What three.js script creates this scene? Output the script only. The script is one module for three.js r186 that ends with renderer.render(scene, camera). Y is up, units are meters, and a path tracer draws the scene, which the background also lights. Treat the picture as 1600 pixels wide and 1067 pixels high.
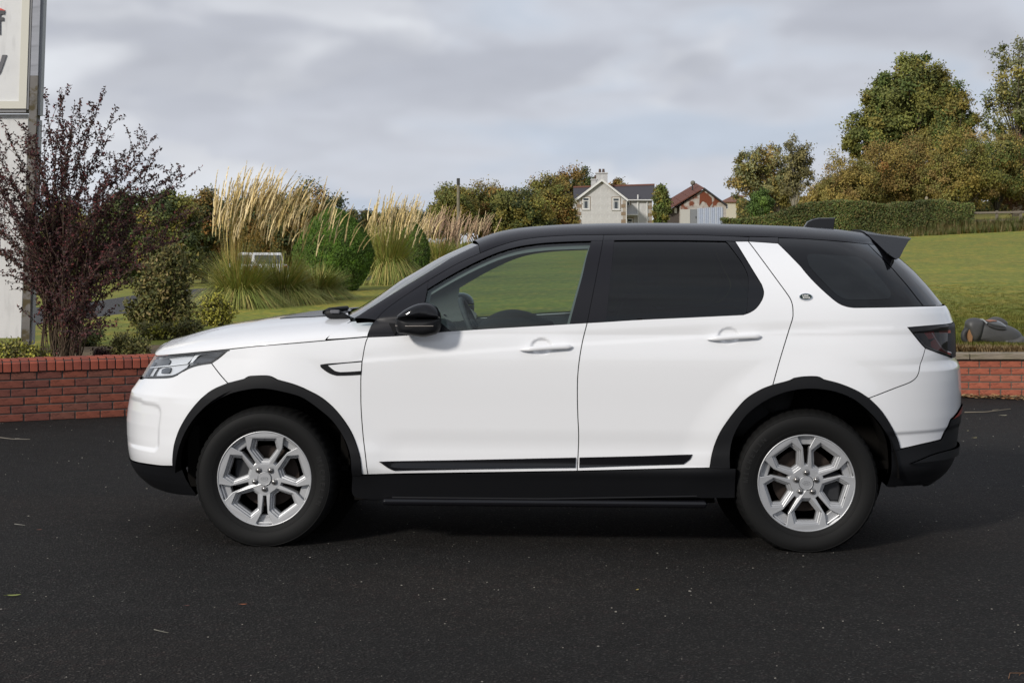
import * as THREE from 'three';
import { mergeGeometries } from 'three/addons/utils/BufferGeometryUtils.js';
import { RoundedBoxGeometry } from 'three/addons/geometries/RoundedBoxGeometry.js';
import { TextGeometry } from 'three/addons/geometries/TextGeometry.js';
import { FontLoader } from 'three/addons/loaders/FontLoader.js';

// ------------------------------------------------------------------ camera, sky, sun, exposure
const FPX = 2330, CX = 800, HZ = 402, CAMY = 1.474;           // lens in photograph pixels, horizon row, eye height
const scene = new THREE.Scene();
const camera = new THREE.PerspectiveCamera(2 * Math.atan(533.5 / FPX) * 180 / Math.PI, 1600 / 1067, 0.1, 4000);
camera.position.set(0, CAMY, 0);
camera.lookAt(0, CAMY, -10);
camera.setViewOffset(1600, 1067, 0, 533.5 - HZ, 1600, 1067);
scene.add(camera);
const renderer = new THREE.WebGLRenderer({ antialias: true });
renderer.setSize(1024, 682);
renderer.toneMapping = THREE.LinearToneMapping;
renderer.toneMappingExposure = 1.13;
renderer.shadowMap.enabled = true;
const SUN_DIR = new THREE.Vector3(-0.55, 0.43, 0.72).normalize();
const sun = new THREE.DirectionalLight(new THREE.Color(1, 0.945, 0.87), 2.45);
sun.position.copy(SUN_DIR).multiplyScalar(60).add(new THREE.Vector3(0, 0, -12));
sun.target.position.set(0, 0, -12);
sun.castShadow = true;
sun.shadow.radius = 12;
sun.shadow.mapSize.set(4096, 4096);
Object.assign(sun.shadow.camera, { left: -30, right: 30, top: 30, bottom: -30, near: 1, far: 200 });
scene.add(sun, sun.target);

// ------------------------------------------------------------------ small helpers
function rng(seed) { let a = seed >>> 0; return () => { a = (a + 0x6D2B79F5) | 0; let t = Math.imul(a ^ (a >>> 15), 1 | a); t = (t + Math.imul(t ^ (t >>> 7), 61 | t)) ^ t; return ((t ^ (t >>> 14)) >>> 0) / 4294967296; }; }
const clamp = (x, a, b) => Math.min(b, Math.max(a, x)), lerp = (a, b, t) => a + (b - a) * t;
const smooth = (a, b, x) => { const t = clamp((x - a) / (b - a), 0, 1); return t * t * (3 - 2 * t); };
function hash3(x, y, z) { let h = Math.imul(x, 374761393) ^ Math.imul(y, 668265263) ^ Math.imul(z, 2147483647 ^ 0x5bd1e995); h = Math.imul(h ^ (h >>> 13), 1274126177); h ^= h >>> 16; return (h >>> 0) / 4294967296; }
function vnoise(x, y, z = 0, per = 0) {
  const xi = Math.floor(x), yi = Math.floor(y), zi = Math.floor(z), fx = x - xi, fy = y - yi, fz = z - zi;
  const u = fx * fx * (3 - 2 * fx), v = fy * fy * (3 - 2 * fy), w = fz * fz * (3 - 2 * fz);
  const m = per ? (k) => ((k % per) + per) % per : (k) => k;
  const x0 = m(xi), x1 = m(xi + 1), y0 = m(yi), y1 = m(yi + 1);
  const a = lerp(lerp(hash3(x0, y0, zi), hash3(x1, y0, zi), u), lerp(hash3(x0, y1, zi), hash3(x1, y1, zi), u), v);
  if (!z) return a;
  const b = lerp(lerp(hash3(x0, y0, zi + 1), hash3(x1, y0, zi + 1), u), lerp(hash3(x0, y1, zi + 1), hash3(x1, y1, zi + 1), u), v);
  return lerp(a, b, w);
}
function fbm(x, y, oct, z = 0, per = 0) { let s = 0, a = 0.5, n = 0; for (let i = 0; i < oct; i++) { s += a * vnoise(x, y, z ? z + i * 7.3 : 0, per); n += a; a *= 0.5; x *= 2; y *= 2; if (z) z *= 2; if (per) per *= 2; } return s / n; }
const toS = (c) => Math.round(255 * clamp(c <= 0.0031308 ? c * 12.92 : 1.055 * Math.pow(c, 1 / 2.4) - 0.055, 0, 1));
function colourTex(w, h, fn, rep = 1) {     // fn(u, v) -> linear rgb
  const d = new Uint8Array(w * h * 4);
  for (let j = 0; j < h; j++) for (let i = 0; i < w; i++) { const c = fn(i / w, j / h, i, j), k = (j * w + i) * 4; d[k] = toS(c[0]); d[k + 1] = toS(c[1]); d[k + 2] = toS(c[2]); d[k + 3] = 255; }
  const t = new THREE.DataTexture(d, w, h); t.colorSpace = THREE.SRGBColorSpace; t.magFilter = THREE.LinearFilter; t.minFilter = THREE.LinearMipmapLinearFilter; t.generateMipmaps = true;
  t.wrapS = t.wrapT = THREE.RepeatWrapping; t.repeat.set(rep, rep); t.needsUpdate = true; return t;
}
function greyTex(w, h, fn, rep = 1) {
  const d = new Uint8Array(w * h * 4);
  for (let j = 0; j < h; j++) for (let i = 0; i < w; i++) { const c = Math.round(255 * clamp(fn(i / w, j / h, i, j), 0, 1)), k = (j * w + i) * 4; d[k] = d[k + 1] = d[k + 2] = c; d[k + 3] = 255; }
  const t = new THREE.DataTexture(d, w, h); t.magFilter = THREE.LinearFilter; t.minFilter = THREE.LinearMipmapLinearFilter; t.generateMipmaps = true;
  t.wrapS = t.wrapT = THREE.RepeatWrapping; t.repeat.set(rep, rep); t.needsUpdate = true; return t;
}
const std = (r, g, b, rough = 0.8, extra = {}) => new THREE.MeshStandardMaterial({ color: new THREE.Color().setRGB(r, g, b), roughness: rough, side: THREE.DoubleSide, ...extra });
const phys = (r, g, b, rough, extra = {}) => new THREE.MeshPhysicalMaterial({ color: new THREE.Color().setRGB(r, g, b), roughness: rough, side: THREE.DoubleSide, ...extra });

// names, tags, things and parts
const used = new Map();
function numbered(n) { const k = used.get(n) ?? 0; used.set(n, k + 1); return k ? `${n}_${String(k).padStart(3, '0')}` : n; }
function tag(o, label, category, group, kind) { if (label) o.userData.label = label; if (category) o.userData.category = category; if (group) o.userData.group = group; if (kind) o.userData.kind = kind; return o; }
function thing(name, label, category, pos = [0, 0, 0], turn = 0, group) { const o = new THREE.Group(); o.name = numbered(name); o.position.set(...pos); o.rotation.y = turn; scene.add(o); return tag(o, label, category, group); }
function part(name, geo, mat, parent, label) { const m = new THREE.Mesh(Array.isArray(geo) ? (geo.length > 1 ? mergeGeometries(geo.map(plain)) : geo[0]) : geo, mat); m.name = name; m.castShadow = m.receiveShadow = true; if (label) m.userData.label = label; parent.add(m); return m; }
function struct(name, geo, mat, kind = 'structure') { const m = new THREE.Mesh(geo, mat); m.name = numbered(name); m.castShadow = m.receiveShadow = true; m.userData.kind = kind; scene.add(m); return m; }
function plain(g) { const n = g.index ? g.toNonIndexed() : g; for (const k of Object.keys(n.attributes)) if (!['position', 'normal', 'uv'].includes(k)) n.deleteAttribute(k); if (!n.attributes.uv) n.setAttribute('uv', new THREE.BufferAttribute(new Float32Array(n.attributes.position.count * 2), 2)); return n; }
const box = (w, h, d, x = 0, y = 0, z = 0) => new THREE.BoxGeometry(w, h, d).translate(x, y, z);
const rbox = (w, h, d, r, x = 0, y = 0, z = 0, seg = 2) => new RoundedBoxGeometry(w, h, d, seg, r).translate(x, y, z);
function tube(pts, r, seg = 6, r2 = r) {     // tapered tube along points
  const n = pts.length, pos = [], nor = [], idx = [], P = pts.map((p) => (p.isVector3 ? p : new THREE.Vector3(...p)));
  const ref = new THREE.Vector3(0.31, 0.17, 0.93);
  for (let i = 0; i < n; i++) {
    const t = new THREE.Vector3().subVectors(P[Math.min(n - 1, i + 1)], P[Math.max(0, i - 1)]).normalize(), a = new THREE.Vector3().crossVectors(t, ref).normalize(), b = new THREE.Vector3().crossVectors(t, a), rr = lerp(r, r2, n > 1 ? i / (n - 1) : 0);
    for (let k = 0; k < seg; k++) { const th = k / seg * Math.PI * 2, d = a.clone().multiplyScalar(Math.cos(th)).addScaledVector(b, Math.sin(th)); pos.push(P[i].x + d.x * rr, P[i].y + d.y * rr, P[i].z + d.z * rr); nor.push(d.x, d.y, d.z); }
  }
  for (let i = 0; i < n - 1; i++) for (let k = 0; k < seg; k++) { const a = i * seg + k, b = i * seg + (k + 1) % seg; idx.push(a, b, a + seg, b, b + seg, a + seg); }
  const g = new THREE.BufferGeometry(); g.setAttribute('position', new THREE.Float32BufferAttribute(pos, 3)); g.setAttribute('normal', new THREE.Float32BufferAttribute(nor, 3)); g.setAttribute('uv', new THREE.Float32BufferAttribute(new Float32Array(pos.length / 3 * 2), 2)); g.setIndex(idx); return g;
}
// a pixel of the photograph at a distance -> a point in the world
const at = (px, py, d) => new THREE.Vector3((px - CX) * d / FPX, CAMY + (HZ - py) * d / FPX, -d);

// ------------------------------------------------------------------ the sky: an even, broken layer of grey cloud
function makeSky() {
  const w = 2048, h = 1024, d = new Float32Array(w * h * 4);
  for (let j = 0; j < h; j++) {
    const el = ((j + 0.5) / h - 0.5) * Math.PI, se = Math.sin(el), ce = Math.cos(el);
    for (let i = 0; i < w; i++) {
      const k = (j * w + i) * 4;
      if (el < -0.02) { d[k] = 0.20; d[k + 1] = 0.20; d[k + 2] = 0.19; d[k + 3] = 1; continue; }
      const az = (i + 0.5) / w * Math.PI * 2, x = Math.cos(az) * ce, z = Math.sin(az) * ce, s = 1 / (Math.max(se, 0) + 0.16);
      const px = x * s * 2.0 + 11.3, pz = z * s * 2.0 + 4.7;
      const q = fbm(px * 0.8, pz * 0.8, 4, 3.1), r = fbm(px * 0.8 + 9, pz * 0.8 + 2, 4, 5.7);
      const big = fbm(px * 0.95 + q * 1.3, pz * 0.95 + r * 1.3, 6, 1.7);            // cloud thickness
      const bil = fbm(x * 7 + q * 1.5 + 20, el * 15 + r * 1.5, 6, 2 + z * 7);        // heaped edges low down
      const cover = smooth(0.36, 0.60, big), lump = smooth(0.46, 0.57, bil) * (0.25 + 0.75 * (1 - smooth(0.12, 0.34, el)));
      const thick = smooth(0.47, 0.66, big);
      let c = [0.50, 0.545, 0.61];                                                // thin high veil over pale blue
      const mid = [0.60, 0.605, 0.635], dark = [0.43, 0.44, 0.48], lit = [0.72, 0.72, 0.725];
      for (let n = 0; n < 3; n++) { c[n] = lerp(c[n], mid[n], cover * 0.85); c[n] = lerp(c[n], lit[n], lump * 0.75); c[n] = lerp(c[n], dark[n], thick * 0.85 * smooth(0.03, 0.14, el)); }
      const f = (0.95 + 0.16 * (fbm(px * 2.6 + q * 2, pz * 2.6 + r * 2, 5, 6.4) - 0.35)) * (0.98 + 0.05 * fbm(px * 7, pz * 7, 3, 8.8));
      d[k] = c[0] * f * 0.975; d[k + 1] = c[1] * f; d[k + 2] = c[2] * f * 1.04; d[k + 3] = 1;
    }
  }
  const t = new THREE.DataTexture(d, w, h, THREE.RGBAFormat, THREE.FloatType);
  t.mapping = THREE.EquirectangularReflectionMapping; t.colorSpace = THREE.LinearSRGBColorSpace; t.magFilter = THREE.LinearFilter; t.minFilter = THREE.LinearFilter; t.needsUpdate = true; return t;
}
const skyTex = makeSky();
scene.background = skyTex;
scene.environment = skyTex;
// ------------------------------------------------------------------ the setting: forecourt, lawn and far land, road, bed
const dWall = (X) => Math.min(15.8, 13.3 + (X + 4.57) * 0.5);
const BL = [[0, -8.6], [14, -8], [18, -7.3], [27, -5.7], [35, -4.7], [46, -3.2], [60, -1.2], [90, 1.0], [2000, 1.0]];
function tab(T, x) { if (x <= T[0][0]) return T[0][1]; for (let i = 1; i < T.length; i++) if (x <= T[i][0]) return lerp(T[i - 1][1], T[i][1], (x - T[i - 1][0]) / (T[i][0] - T[i - 1][0])); return T[T.length - 1][1]; }
function landY(X, d) {
  const dd = Math.max(0, d - 15), e = dd < 50 ? dd : 50 + (dd - 50) * 0.35, B = tab(BL, d);
  let h = 0.42 + 0.0165 * e + 0.0011 * clamp(X + 5, 0, 45) * e;
  if (d > 420) h += (d - 420) * 0.002;
  const far = 0.012 * Math.max(0, d - 110) * smooth(2, -25, X) * 0.5;
  h = lerp(far, h, smooth(B - 2.3, B + 0.1, X));
  return h + 0.03 * (vnoise(X * 0.35 + 40, d * 0.35) - 0.5) + 0.012 * (vnoise(X * 1.7, d * 1.7 + 9) - 0.5);
}
function gridMesh(nu, nv, fn, uvScale = 1) {       // fn(u, v) -> [x, y, z, (r, g, b)]
  const pos = [], uv = [], col = [], idx = [];
  for (let j = 0; j <= nv; j++) for (let i = 0; i <= nu; i++) { const p = fn(i / nu, j / nv); pos.push(p[0], p[1], p[2]); uv.push(p[0] * uvScale, -p[2] * uvScale); if (p.length > 3) col.push(p[3], p[4], p[5]); }
  for (let j = 0; j < nv; j++) for (let i = 0; i < nu; i++) { const a = j * (nu + 1) + i; idx.push(a, a + 1, a + nu + 1, a + 1, a + nu + 2, a + nu + 1); }
  const g = new THREE.BufferGeometry(); g.setAttribute('position', new THREE.Float32BufferAttribute(pos, 3)); g.setAttribute('uv', new THREE.Float32BufferAttribute(uv, 2)); if (col.length) g.setAttribute('color', new THREE.Float32BufferAttribute(col, 3)); g.setIndex(idx); g.computeVertexNormals(); return g;
}
// asphalt: dark binder with grey, brown and a few pale chips
const asR = rng(11), N_AS = 1024, chips = new Float32Array(N_AS * N_AS), tone = new Float32Array(N_AS * N_AS);
for (let n = 0; n < 62000; n++) {
  const cx = asR() * N_AS, cy = asR() * N_AS, r = 1.1 + 2.0 * asR() * asR(), v = 0.25 + 0.75 * asR(), tn = asR();
  for (let y = -4; y <= 4; y++) for (let x = -4; x <= 4; x++) { const q = 1 - (x * x + y * y) / (r * r); if (q > 0) { const k = ((Math.floor(cy) + y + N_AS) % N_AS) * N_AS + (Math.floor(cx) + x + N_AS) % N_AS; const hh = v * Math.sqrt(q); if (hh > chips[k]) { chips[k] = hh; tone[k] = tn; } } }
}
const asphaltCol = colourTex(N_AS, N_AS, (u, v, i, j) => {
  const k = j * N_AS + i, t = tone[k], pale = t > 0.9965 ? 0.08 : t > 0.92 ? 0.018 : 0, b = 0.0070 + 0.040 * t * t * (chips[k] > 0.15 ? 1 : 0.2) + pale + 0.006 * fbm(u * 24, v * 24, 3, 0, 24);
  const br = vnoise(u * 60, v * 60, 0, 60) > 0.8 ? 1.12 : 1.0;
  return [b * 1.07 * br, b, b * 0.93];
}, 1);
const asphaltBump = greyTex(N_AS, N_AS, (u, v, i, j) => chips[j * N_AS + i]);
for (const t of [asphaltCol, asphaltBump]) t.repeat.set(1 / 2.3, 1 / 2.3);
const asphaltM = new THREE.MeshPhysicalMaterial({ specularIntensity: 0.36, map: asphaltCol, bumpMap: asphaltBump, bumpScale: 0.009, roughness: 0.9, vertexColors: true, side: THREE.DoubleSide });
{
  // worn and stained patches vary the tone of the whole surface
  const near = gridMesh(260, 220, (u, v) => {
    const X = lerp(-16, 16, u), dEnd = dWall(X) + 0.06, d = lerp(-3, dEnd, v);
    const n1 = fbm(X * 0.55 + 3, d * 0.55, 4, 2.2), n2 = fbm(X * 2.3, d * 2.3 + 7, 3, 4.4), warm = smooth(0.5, 0.72, fbm(X * 0.4 + 30, d * 0.9, 4, 6.1));
    const k = 0.74 + 0.42 * n1 + 0.18 * (n2 - 0.5);
    return [X, 0, -d, k * (1 + 0.10 * warm), k * (1 + 0.02 * warm), k * (1 - 0.03 * warm)];
  });
  struct('forecourt', near, asphaltM);
  const base = new THREE.PlaneGeometry(3000, 3000).rotateX(-Math.PI / 2).translate(0, -0.35, 0);
  struct('ground', base, std(0.05, 0.055, 0.03, 1));
}
// grass on the lawn and the fields: one sheet from the walls to the skyline
const grassCol = colourTex(1024, 1024, (u, v) => {
  const a = fbm(u * 64, v * 22, 4, 0, 64), b = fbm(u * 240 + 5, v * 120, 2, 0, 240), c = fbm(u * 9, v * 9, 4, 0, 9), y = smooth(0.42, 0.66, c) * 0.7 + smooth(0.5, 0.75, a) * 0.5;
  const k = 0.62 + 0.55 * a + 0.35 * (b - 0.5);
  return [(0.164 + 0.090 * y) * k, (0.192 + 0.026 * y) * k, (0.014 + 0.006 * y) * k];
});
grassCol.repeat.set(1 / 5, 1 / 5);
const grassBump = greyTex(512, 512, (u, v) => fbm(u * 128, v * 128, 3, 0, 128)); grassBump.repeat.set(1 / 2.5, 1 / 2.5);
const lawnM = new THREE.MeshStandardMaterial({ map: grassCol, bumpMap: grassBump, bumpScale: 0.012, roughness: 1, vertexColors: true, side: THREE.DoubleSide });
struct('lawn', gridMesh(240, 260, (u, v) => {
  const s = u * 2 - 1, t = Math.pow(v, 2.6), spread = lerp(14, 900, Math.pow(v, 2.4)), X = Math.sign(s) * Math.pow(Math.abs(s), 1.15) * spread, d0 = dWall(X) + 0.2, d = d0 + t * 1300;
  const n = fbm(X * 0.12 + 8, d * 0.30, 4, 2.9), f = smooth(70, 120, d), m = 0.80 + 0.45 * n;
  return [X, landY(X, d), -d, lerp(1.02, 1.15, f) * m, lerp(1, 0.95, f) * m, m];
}), lawnM);
// road on the left and its pale kerb line
const roadX = (d) => tab(BL, d) - 6.4 - smooth(40, 110, d) * 3;
struct('road', gridMesh(4, 120, (u, v) => { const d = lerp(12, 190, v * v), X = roadX(d) + (u - 0.5) * 7.0; const k = 1.9 + 0.5 * fbm(X, d, 3, 1.1); return [X, Math.max(landY(X, d), landY(roadX(d), d)) + 0.05 + 0.22 * smooth(44, 54, d), -d, k * 1.0, k * 1.02, k * 1.06]; }), new THREE.MeshStandardMaterial({ map: asphaltCol, roughness: 0.9, vertexColors: true, side: THREE.DoubleSide }));
struct('kerb', gridMesh(1, 100, (u, v) => { const d = lerp(13, 150, v * v), X = roadX(d) + 3.56 + u * 0.14; return [X, Math.max(landY(X, d), 0) + 0.13, -d]; }), std(0.42, 0.41, 0.37, 0.9));
// soil of the bed behind the left-hand wall
const soilTex = colourTex(256, 256, (u, v) => { const a = fbm(u * 20, v * 20, 4, 0, 20); return [0.08 + 0.09 * a, 0.055 + 0.06 * a, 0.028 + 0.03 * a]; });
struct('flower_bed', gridMesh(60, 16, (u, v) => { const X = lerp(-8, -0.4, u), d = dWall(X) + 0.16 + v * (2.4 + 0.6 * smooth(-2.2, -4.5, X)); return [X, Math.max(landY(X, d) + 0.03, 0.455 - 0.25 * v * v) + 0.06 * (vnoise(X * 3, d * 3) - 0.4), -d]; }), new THREE.MeshStandardMaterial({ map: soilTex, roughness: 1, side: THREE.DoubleSide }));

// real short grass on the near lawn, and taller rough grass below the hedge and by the fence
{
  const r = rng(77), blade = (n, h, w, lean) => {
    const pos = [], nor = [];
    for (let i = 0; i < n; i++) { const a = r() * 6.28, b = r() * 6.28, rad = 0.05 * Math.sqrt(r()), x = Math.cos(b) * rad, z = Math.sin(b) * rad, hh = h * (0.5 + 0.8 * r()), lx = Math.cos(a) * lean * hh * r(), lz = Math.sin(a) * lean * hh * r(), cx = Math.cos(a + 1.57) * w, cz = Math.sin(a + 1.57) * w; pos.push(x - cx, 0, z - cz, x + cx, 0, z + cz, x + lx, hh, z + lz); for (let k = 0; k < 3; k++) nor.push(0.3 * Math.cos(a), 0.9, 0.3 * Math.sin(a)); }
    const g = new THREE.BufferGeometry(); g.setAttribute('position', new THREE.Float32BufferAttribute(pos, 3)); g.setAttribute('normal', new THREE.Float32BufferAttribute(nor, 3)); return g;
  };
  const put = (name, geo, mat, n, place, label, cat) => {
    const im = new THREE.InstancedMesh(geo, mat, n), m = new THREE.Matrix4(), q = new THREE.Quaternion(), c = new THREE.Color(), up = new THREE.Vector3(0, 1, 0);
    for (let i = 0; i < n; i++) { const [p, s, col] = place(); q.setFromAxisAngle(up, r() * 6.28); m.compose(p, q, new THREE.Vector3(s, s * (0.7 + 0.6 * r()), s)); im.setMatrixAt(i, m); im.setColorAt(i, c.setRGB(...col)); }
    im.name = name; im.castShadow = im.receiveShadow = true; scene.add(im); tag(im, label, cat, null, 'stuff'); return im;
  };
  const gm = std(1, 1, 1, 0.9);
  put('grass', blade(9, 0.034, 0.0045, 0.9), gm, 46000, () => {
    const t = Math.pow(r(), 2.2), d = 16.05 + 15 * t, X = lerp(0.27, 0.48, r()) * d, straw = d < 16.5 && r() < 0.6, y = r(), k = 1.0 + 0.6 * r();
    return [new THREE.Vector3(X, landY(X, d) - 0.006, -d), (0.7 + 0.4 * r()) * (straw ? 1.9 : 1 - 0.5 * t), straw ? [0.34 * k, 0.23 * k, 0.10 * k] : [(0.162 + 0.09 * y * y) * k, 0.192 * k, (0.014 + 0.012 * y * y) * k]];
  }, 'short mown grass with yellowing patches covering the lawn', 'grass');
  put('rough_grass', blade(14, 0.34, 0.008, 0.6), gm, 9000, () => {
    const d = 62.3 + 3.2 * r(), X = lerp(13, 30, r()), y = r(), k = 0.8 + 0.7 * r();
    return [new THREE.Vector3(X, landY(X, d) - 0.02, -d), (0.5 + 0.9 * r() * smooth(15, 20, X)) * (d > 64 ? 1.2 : 0.8), y < 0.5 ? [0.20 * k, 0.25 * k, 0.05 * k] : [0.50 * k, 0.37 * k, 0.15 * k]];
  }, 'uncut green and straw coloured grass along the foot of the hedge and fence', 'rough grass');
}

// ------------------------------------------------------------------ the two garden walls, brick by brick
const brickGrain = greyTex(256, 256, (u, v) => 0.6 * fbm(u * 32, v * 32, 4, 0, 32) + 0.4 * vnoise(u * 100, v * 100, 0, 100));
const brickMap = (t) => colourTex(128, 128, (u, v) => { const a = fbm(u * 6, v * 6, 5, 0, 6), b = vnoise(u * 40, v * 40, 0, 40), dk = smooth(0.58, 0.75, fbm(u * 5 + 2, v * 5, 3, 0, 5)), k = (0.72 + 0.5 * a) * (0.92 + 0.16 * b) * (1 - 0.45 * dk); return [t[0] * k, t[1] * k, t[2] * k]; });
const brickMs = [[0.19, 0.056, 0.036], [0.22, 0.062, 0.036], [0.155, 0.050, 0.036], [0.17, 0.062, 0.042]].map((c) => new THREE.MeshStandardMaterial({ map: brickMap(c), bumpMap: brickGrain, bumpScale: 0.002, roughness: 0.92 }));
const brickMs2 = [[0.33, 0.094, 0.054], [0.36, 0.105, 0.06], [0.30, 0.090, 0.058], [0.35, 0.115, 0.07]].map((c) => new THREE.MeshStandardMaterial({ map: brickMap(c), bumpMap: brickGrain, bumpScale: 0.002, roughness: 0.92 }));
const copingMs = [[0.29, 0.070, 0.042], [0.33, 0.078, 0.044], [0.25, 0.064, 0.042]].map((c) => new THREE.MeshStandardMaterial({ map: brickMap(c), bumpMap: brickGrain, bumpScale: 0.002, roughness: 0.85 }));
const mortarM = std(0.065, 0.06, 0.055, 1), mortar2M = std(0.12, 0.105, 0.085, 1);
const brickGeos = [rbox(0.215, 0.065, 0.1025, 0.006, 0, 0, 0, 1), rbox(0.2135, 0.0645, 0.1025, 0.008, 0, 0, 0, 1)];
function bevelBrick() {   // a coping brick on edge whose front top arris is cut away at a slope
  const s = new THREE.Shape([[-0.115, -0.052], [0.115, -0.052], [0.115, 0.018], [0.062, 0.056], [-0.115, 0.056]].map((p) => new THREE.Vector2(...p)));
  return new THREE.ExtrudeGeometry(s, { depth: 0.061, bevelEnabled: true, bevelSize: 0.002, bevelThickness: 0.002, bevelSegments: 1 }).translate(0, 0, -0.0305).rotateY(-Math.PI / 2);
}
{
  const r = rng(5), A = [-6.4, dWall(-6.4)], ang = Math.atan(0.5), L = (0.43 + 6.4) / Math.cos(ang);
  const w = thing('brick_wall', 'low dark red brick wall with bevelled coping bricks in front of the shrub bed', 'wall', [A[0], 0, -A[1]], ang);
  // local x runs along the wall, local z looks at the forecourt
  part('mortar', box(L, 0.458, 0.20, L / 2, 0.225, -0.106), mortarM, w);
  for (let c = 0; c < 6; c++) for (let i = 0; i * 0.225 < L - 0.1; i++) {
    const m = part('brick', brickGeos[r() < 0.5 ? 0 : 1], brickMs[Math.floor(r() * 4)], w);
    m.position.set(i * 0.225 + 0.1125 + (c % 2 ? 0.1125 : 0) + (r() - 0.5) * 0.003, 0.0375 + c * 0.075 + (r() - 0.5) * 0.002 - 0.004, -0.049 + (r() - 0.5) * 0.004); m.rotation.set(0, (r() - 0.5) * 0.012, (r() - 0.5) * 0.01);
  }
  part('coping_mortar', box(L, 0.09, 0.20, L / 2, 0.497, -0.10), mortarM, w);
  const cg = bevelBrick();
  for (let i = 0; i * 0.0765 < L - 0.05; i++) { const m = part('coping_brick', cg, copingMs[Math.floor(r() * 3)], w); m.position.set(0.038 + i * 0.0765, 0.503 + (r() - 0.5) * 0.005, -0.098 + (r() - 0.5) * 0.007); m.rotation.set((r() - 0.5) * 0.02, (r() - 0.5) * 0.02, (r() - 0.5) * 0.03); }
}
{
  const r = rng(6), x0 = 0.46, L = 8.2;
  const w = thing('brick_wall', 'low orange red brick wall capped with grey stone slabs beside the robot mower', 'wall', [x0, 0, -15.8]);
  part('mortar', box(L, 0.395, 0.20, L / 2, 0.19, -0.106), mortar2M, w);
  for (let c = 0; c < 5; c++) for (let i = 0; i * 0.225 < L - 0.1; i++) {
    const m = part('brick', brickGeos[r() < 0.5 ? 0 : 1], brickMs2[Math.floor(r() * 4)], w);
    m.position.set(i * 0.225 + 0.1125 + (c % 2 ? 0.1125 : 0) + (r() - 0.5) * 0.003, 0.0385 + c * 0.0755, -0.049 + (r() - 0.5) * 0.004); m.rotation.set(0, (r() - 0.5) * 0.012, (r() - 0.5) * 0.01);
  }
  const slabTex = colourTex(256, 128, (u, v) => { const a = fbm(u * 9, v * 9, 5, 0, 9), moss = smooth(0.52, 0.7, fbm(u * 7 + 3, v * 7, 4, 0, 7)), k = 0.62 + 0.6 * a; return [lerp(0.27, 0.17, moss) * k, lerp(0.225, 0.15, moss) * k, lerp(0.17, 0.09, moss) * k]; });
  const sm = new THREE.MeshStandardMaterial({ map: slabTex, bumpMap: brickGrain, bumpScale: 0.003, roughness: 0.95 });
  const sg = rbox(0.892, 0.068, 0.33, 0.01, 0, 0, 0, 1);
  for (let i = 0; i < 9; i++) { const m = part('coping_slab', sg, sm, w); m.position.set(0.45 + i * 0.9 - 0.11, 0.426, -0.125 + (r() - 0.5) * 0.006); m.rotation.z = (r() - 0.5) * 0.004; }
}
// ------------------------------------------------------------------ buildings and street furniture, far to near
const font = await new FontLoader().loadAsync('fonts/droid/droid_sans_bold.typeface.json');
// a builder that turns photograph rectangles at a depth into solid pieces of a thing standing at 'o'
function facade(o) {
  const off = o.position;
  const P = (px, py, d) => at(px, py, d).sub(off);
  return {
    P,
    box(x0, x1, y0, y1, d, deep) { const a = P(x0, y0, d), b = P(x1, y1, d); return box(Math.abs(b.x - a.x), Math.abs(a.y - b.y), deep, (a.x + b.x) / 2, (a.y + b.y) / 2, a.z - deep / 2); },
    prism(pts, d, deep) { const s = new THREE.Shape(pts.map((p) => { const v = P(p[0], p[1], d); return new THREE.Vector2(v.x, v.y); })); return new THREE.ExtrudeGeometry(s, { depth: deep, bevelEnabled: false }).translate(0, 0, P(0, 0, d).z - deep); },
    bar(a, b, d, r) { return tube([P(...a, d), P(...b, d)], r, 5); },
  };
}
function slab(a, b, c, d, t) {     // a sheet through four corners with thickness t below it
  const n = new THREE.Vector3().crossVectors(new THREE.Vector3().subVectors(b, a), new THREE.Vector3().subVectors(d, a)).normalize(); if (n.y < 0) n.negate();
  const P = [a, b, c, d], Q = P.map((p) => p.clone().addScaledVector(n, -t)), pos = [], quad = (w, x, y, z) => { for (const p of [w, x, y, w, y, z]) pos.push(p.x, p.y, p.z); };
  quad(...P); quad(Q[0], Q[1], Q[2], Q[3]); for (let i = 0; i < 4; i++) quad(P[i], P[(i + 1) % 4], Q[(i + 1) % 4], Q[i]);
  const g = new THREE.BufferGeometry(); g.setAttribute('position', new THREE.Float32BufferAttribute(pos, 3)); g.computeVertexNormals(); return g;
}
const renderTex = colourTex(128, 128, (u, v) => { const a = fbm(u * 6, v * 6, 5, 0, 6), b = fbm(u * 3 + 4, v * 9, 4, 0, 3), k = 0.8 + 0.28 * a - 0.18 * smooth(0.5, 0.8, b); return [0.56 * k, 0.555 * k, 0.545 * k]; });
const M = {
  wall: new THREE.MeshStandardMaterial({ map: renderTex, roughness: 0.95, side: THREE.DoubleSide }), white: std(0.68, 0.68, 0.66, 0.6), slate: std(0.055, 0.052, 0.06, 0.75), ridge: std(0.16, 0.07, 0.05, 0.9), quoin: std(0.25, 0.185, 0.125, 0.9), quoin2: std(0.38, 0.33, 0.27, 0.9),
  glass: phys(0.05, 0.06, 0.07, 0.08), curtain: std(0.35, 0.37, 0.38, 0.9), dark: std(0.03, 0.03, 0.035, 0.8), pot: std(0.09, 0.06, 0.05, 0.9), wood: std(0.20, 0.17, 0.13, 0.9),
};
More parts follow.
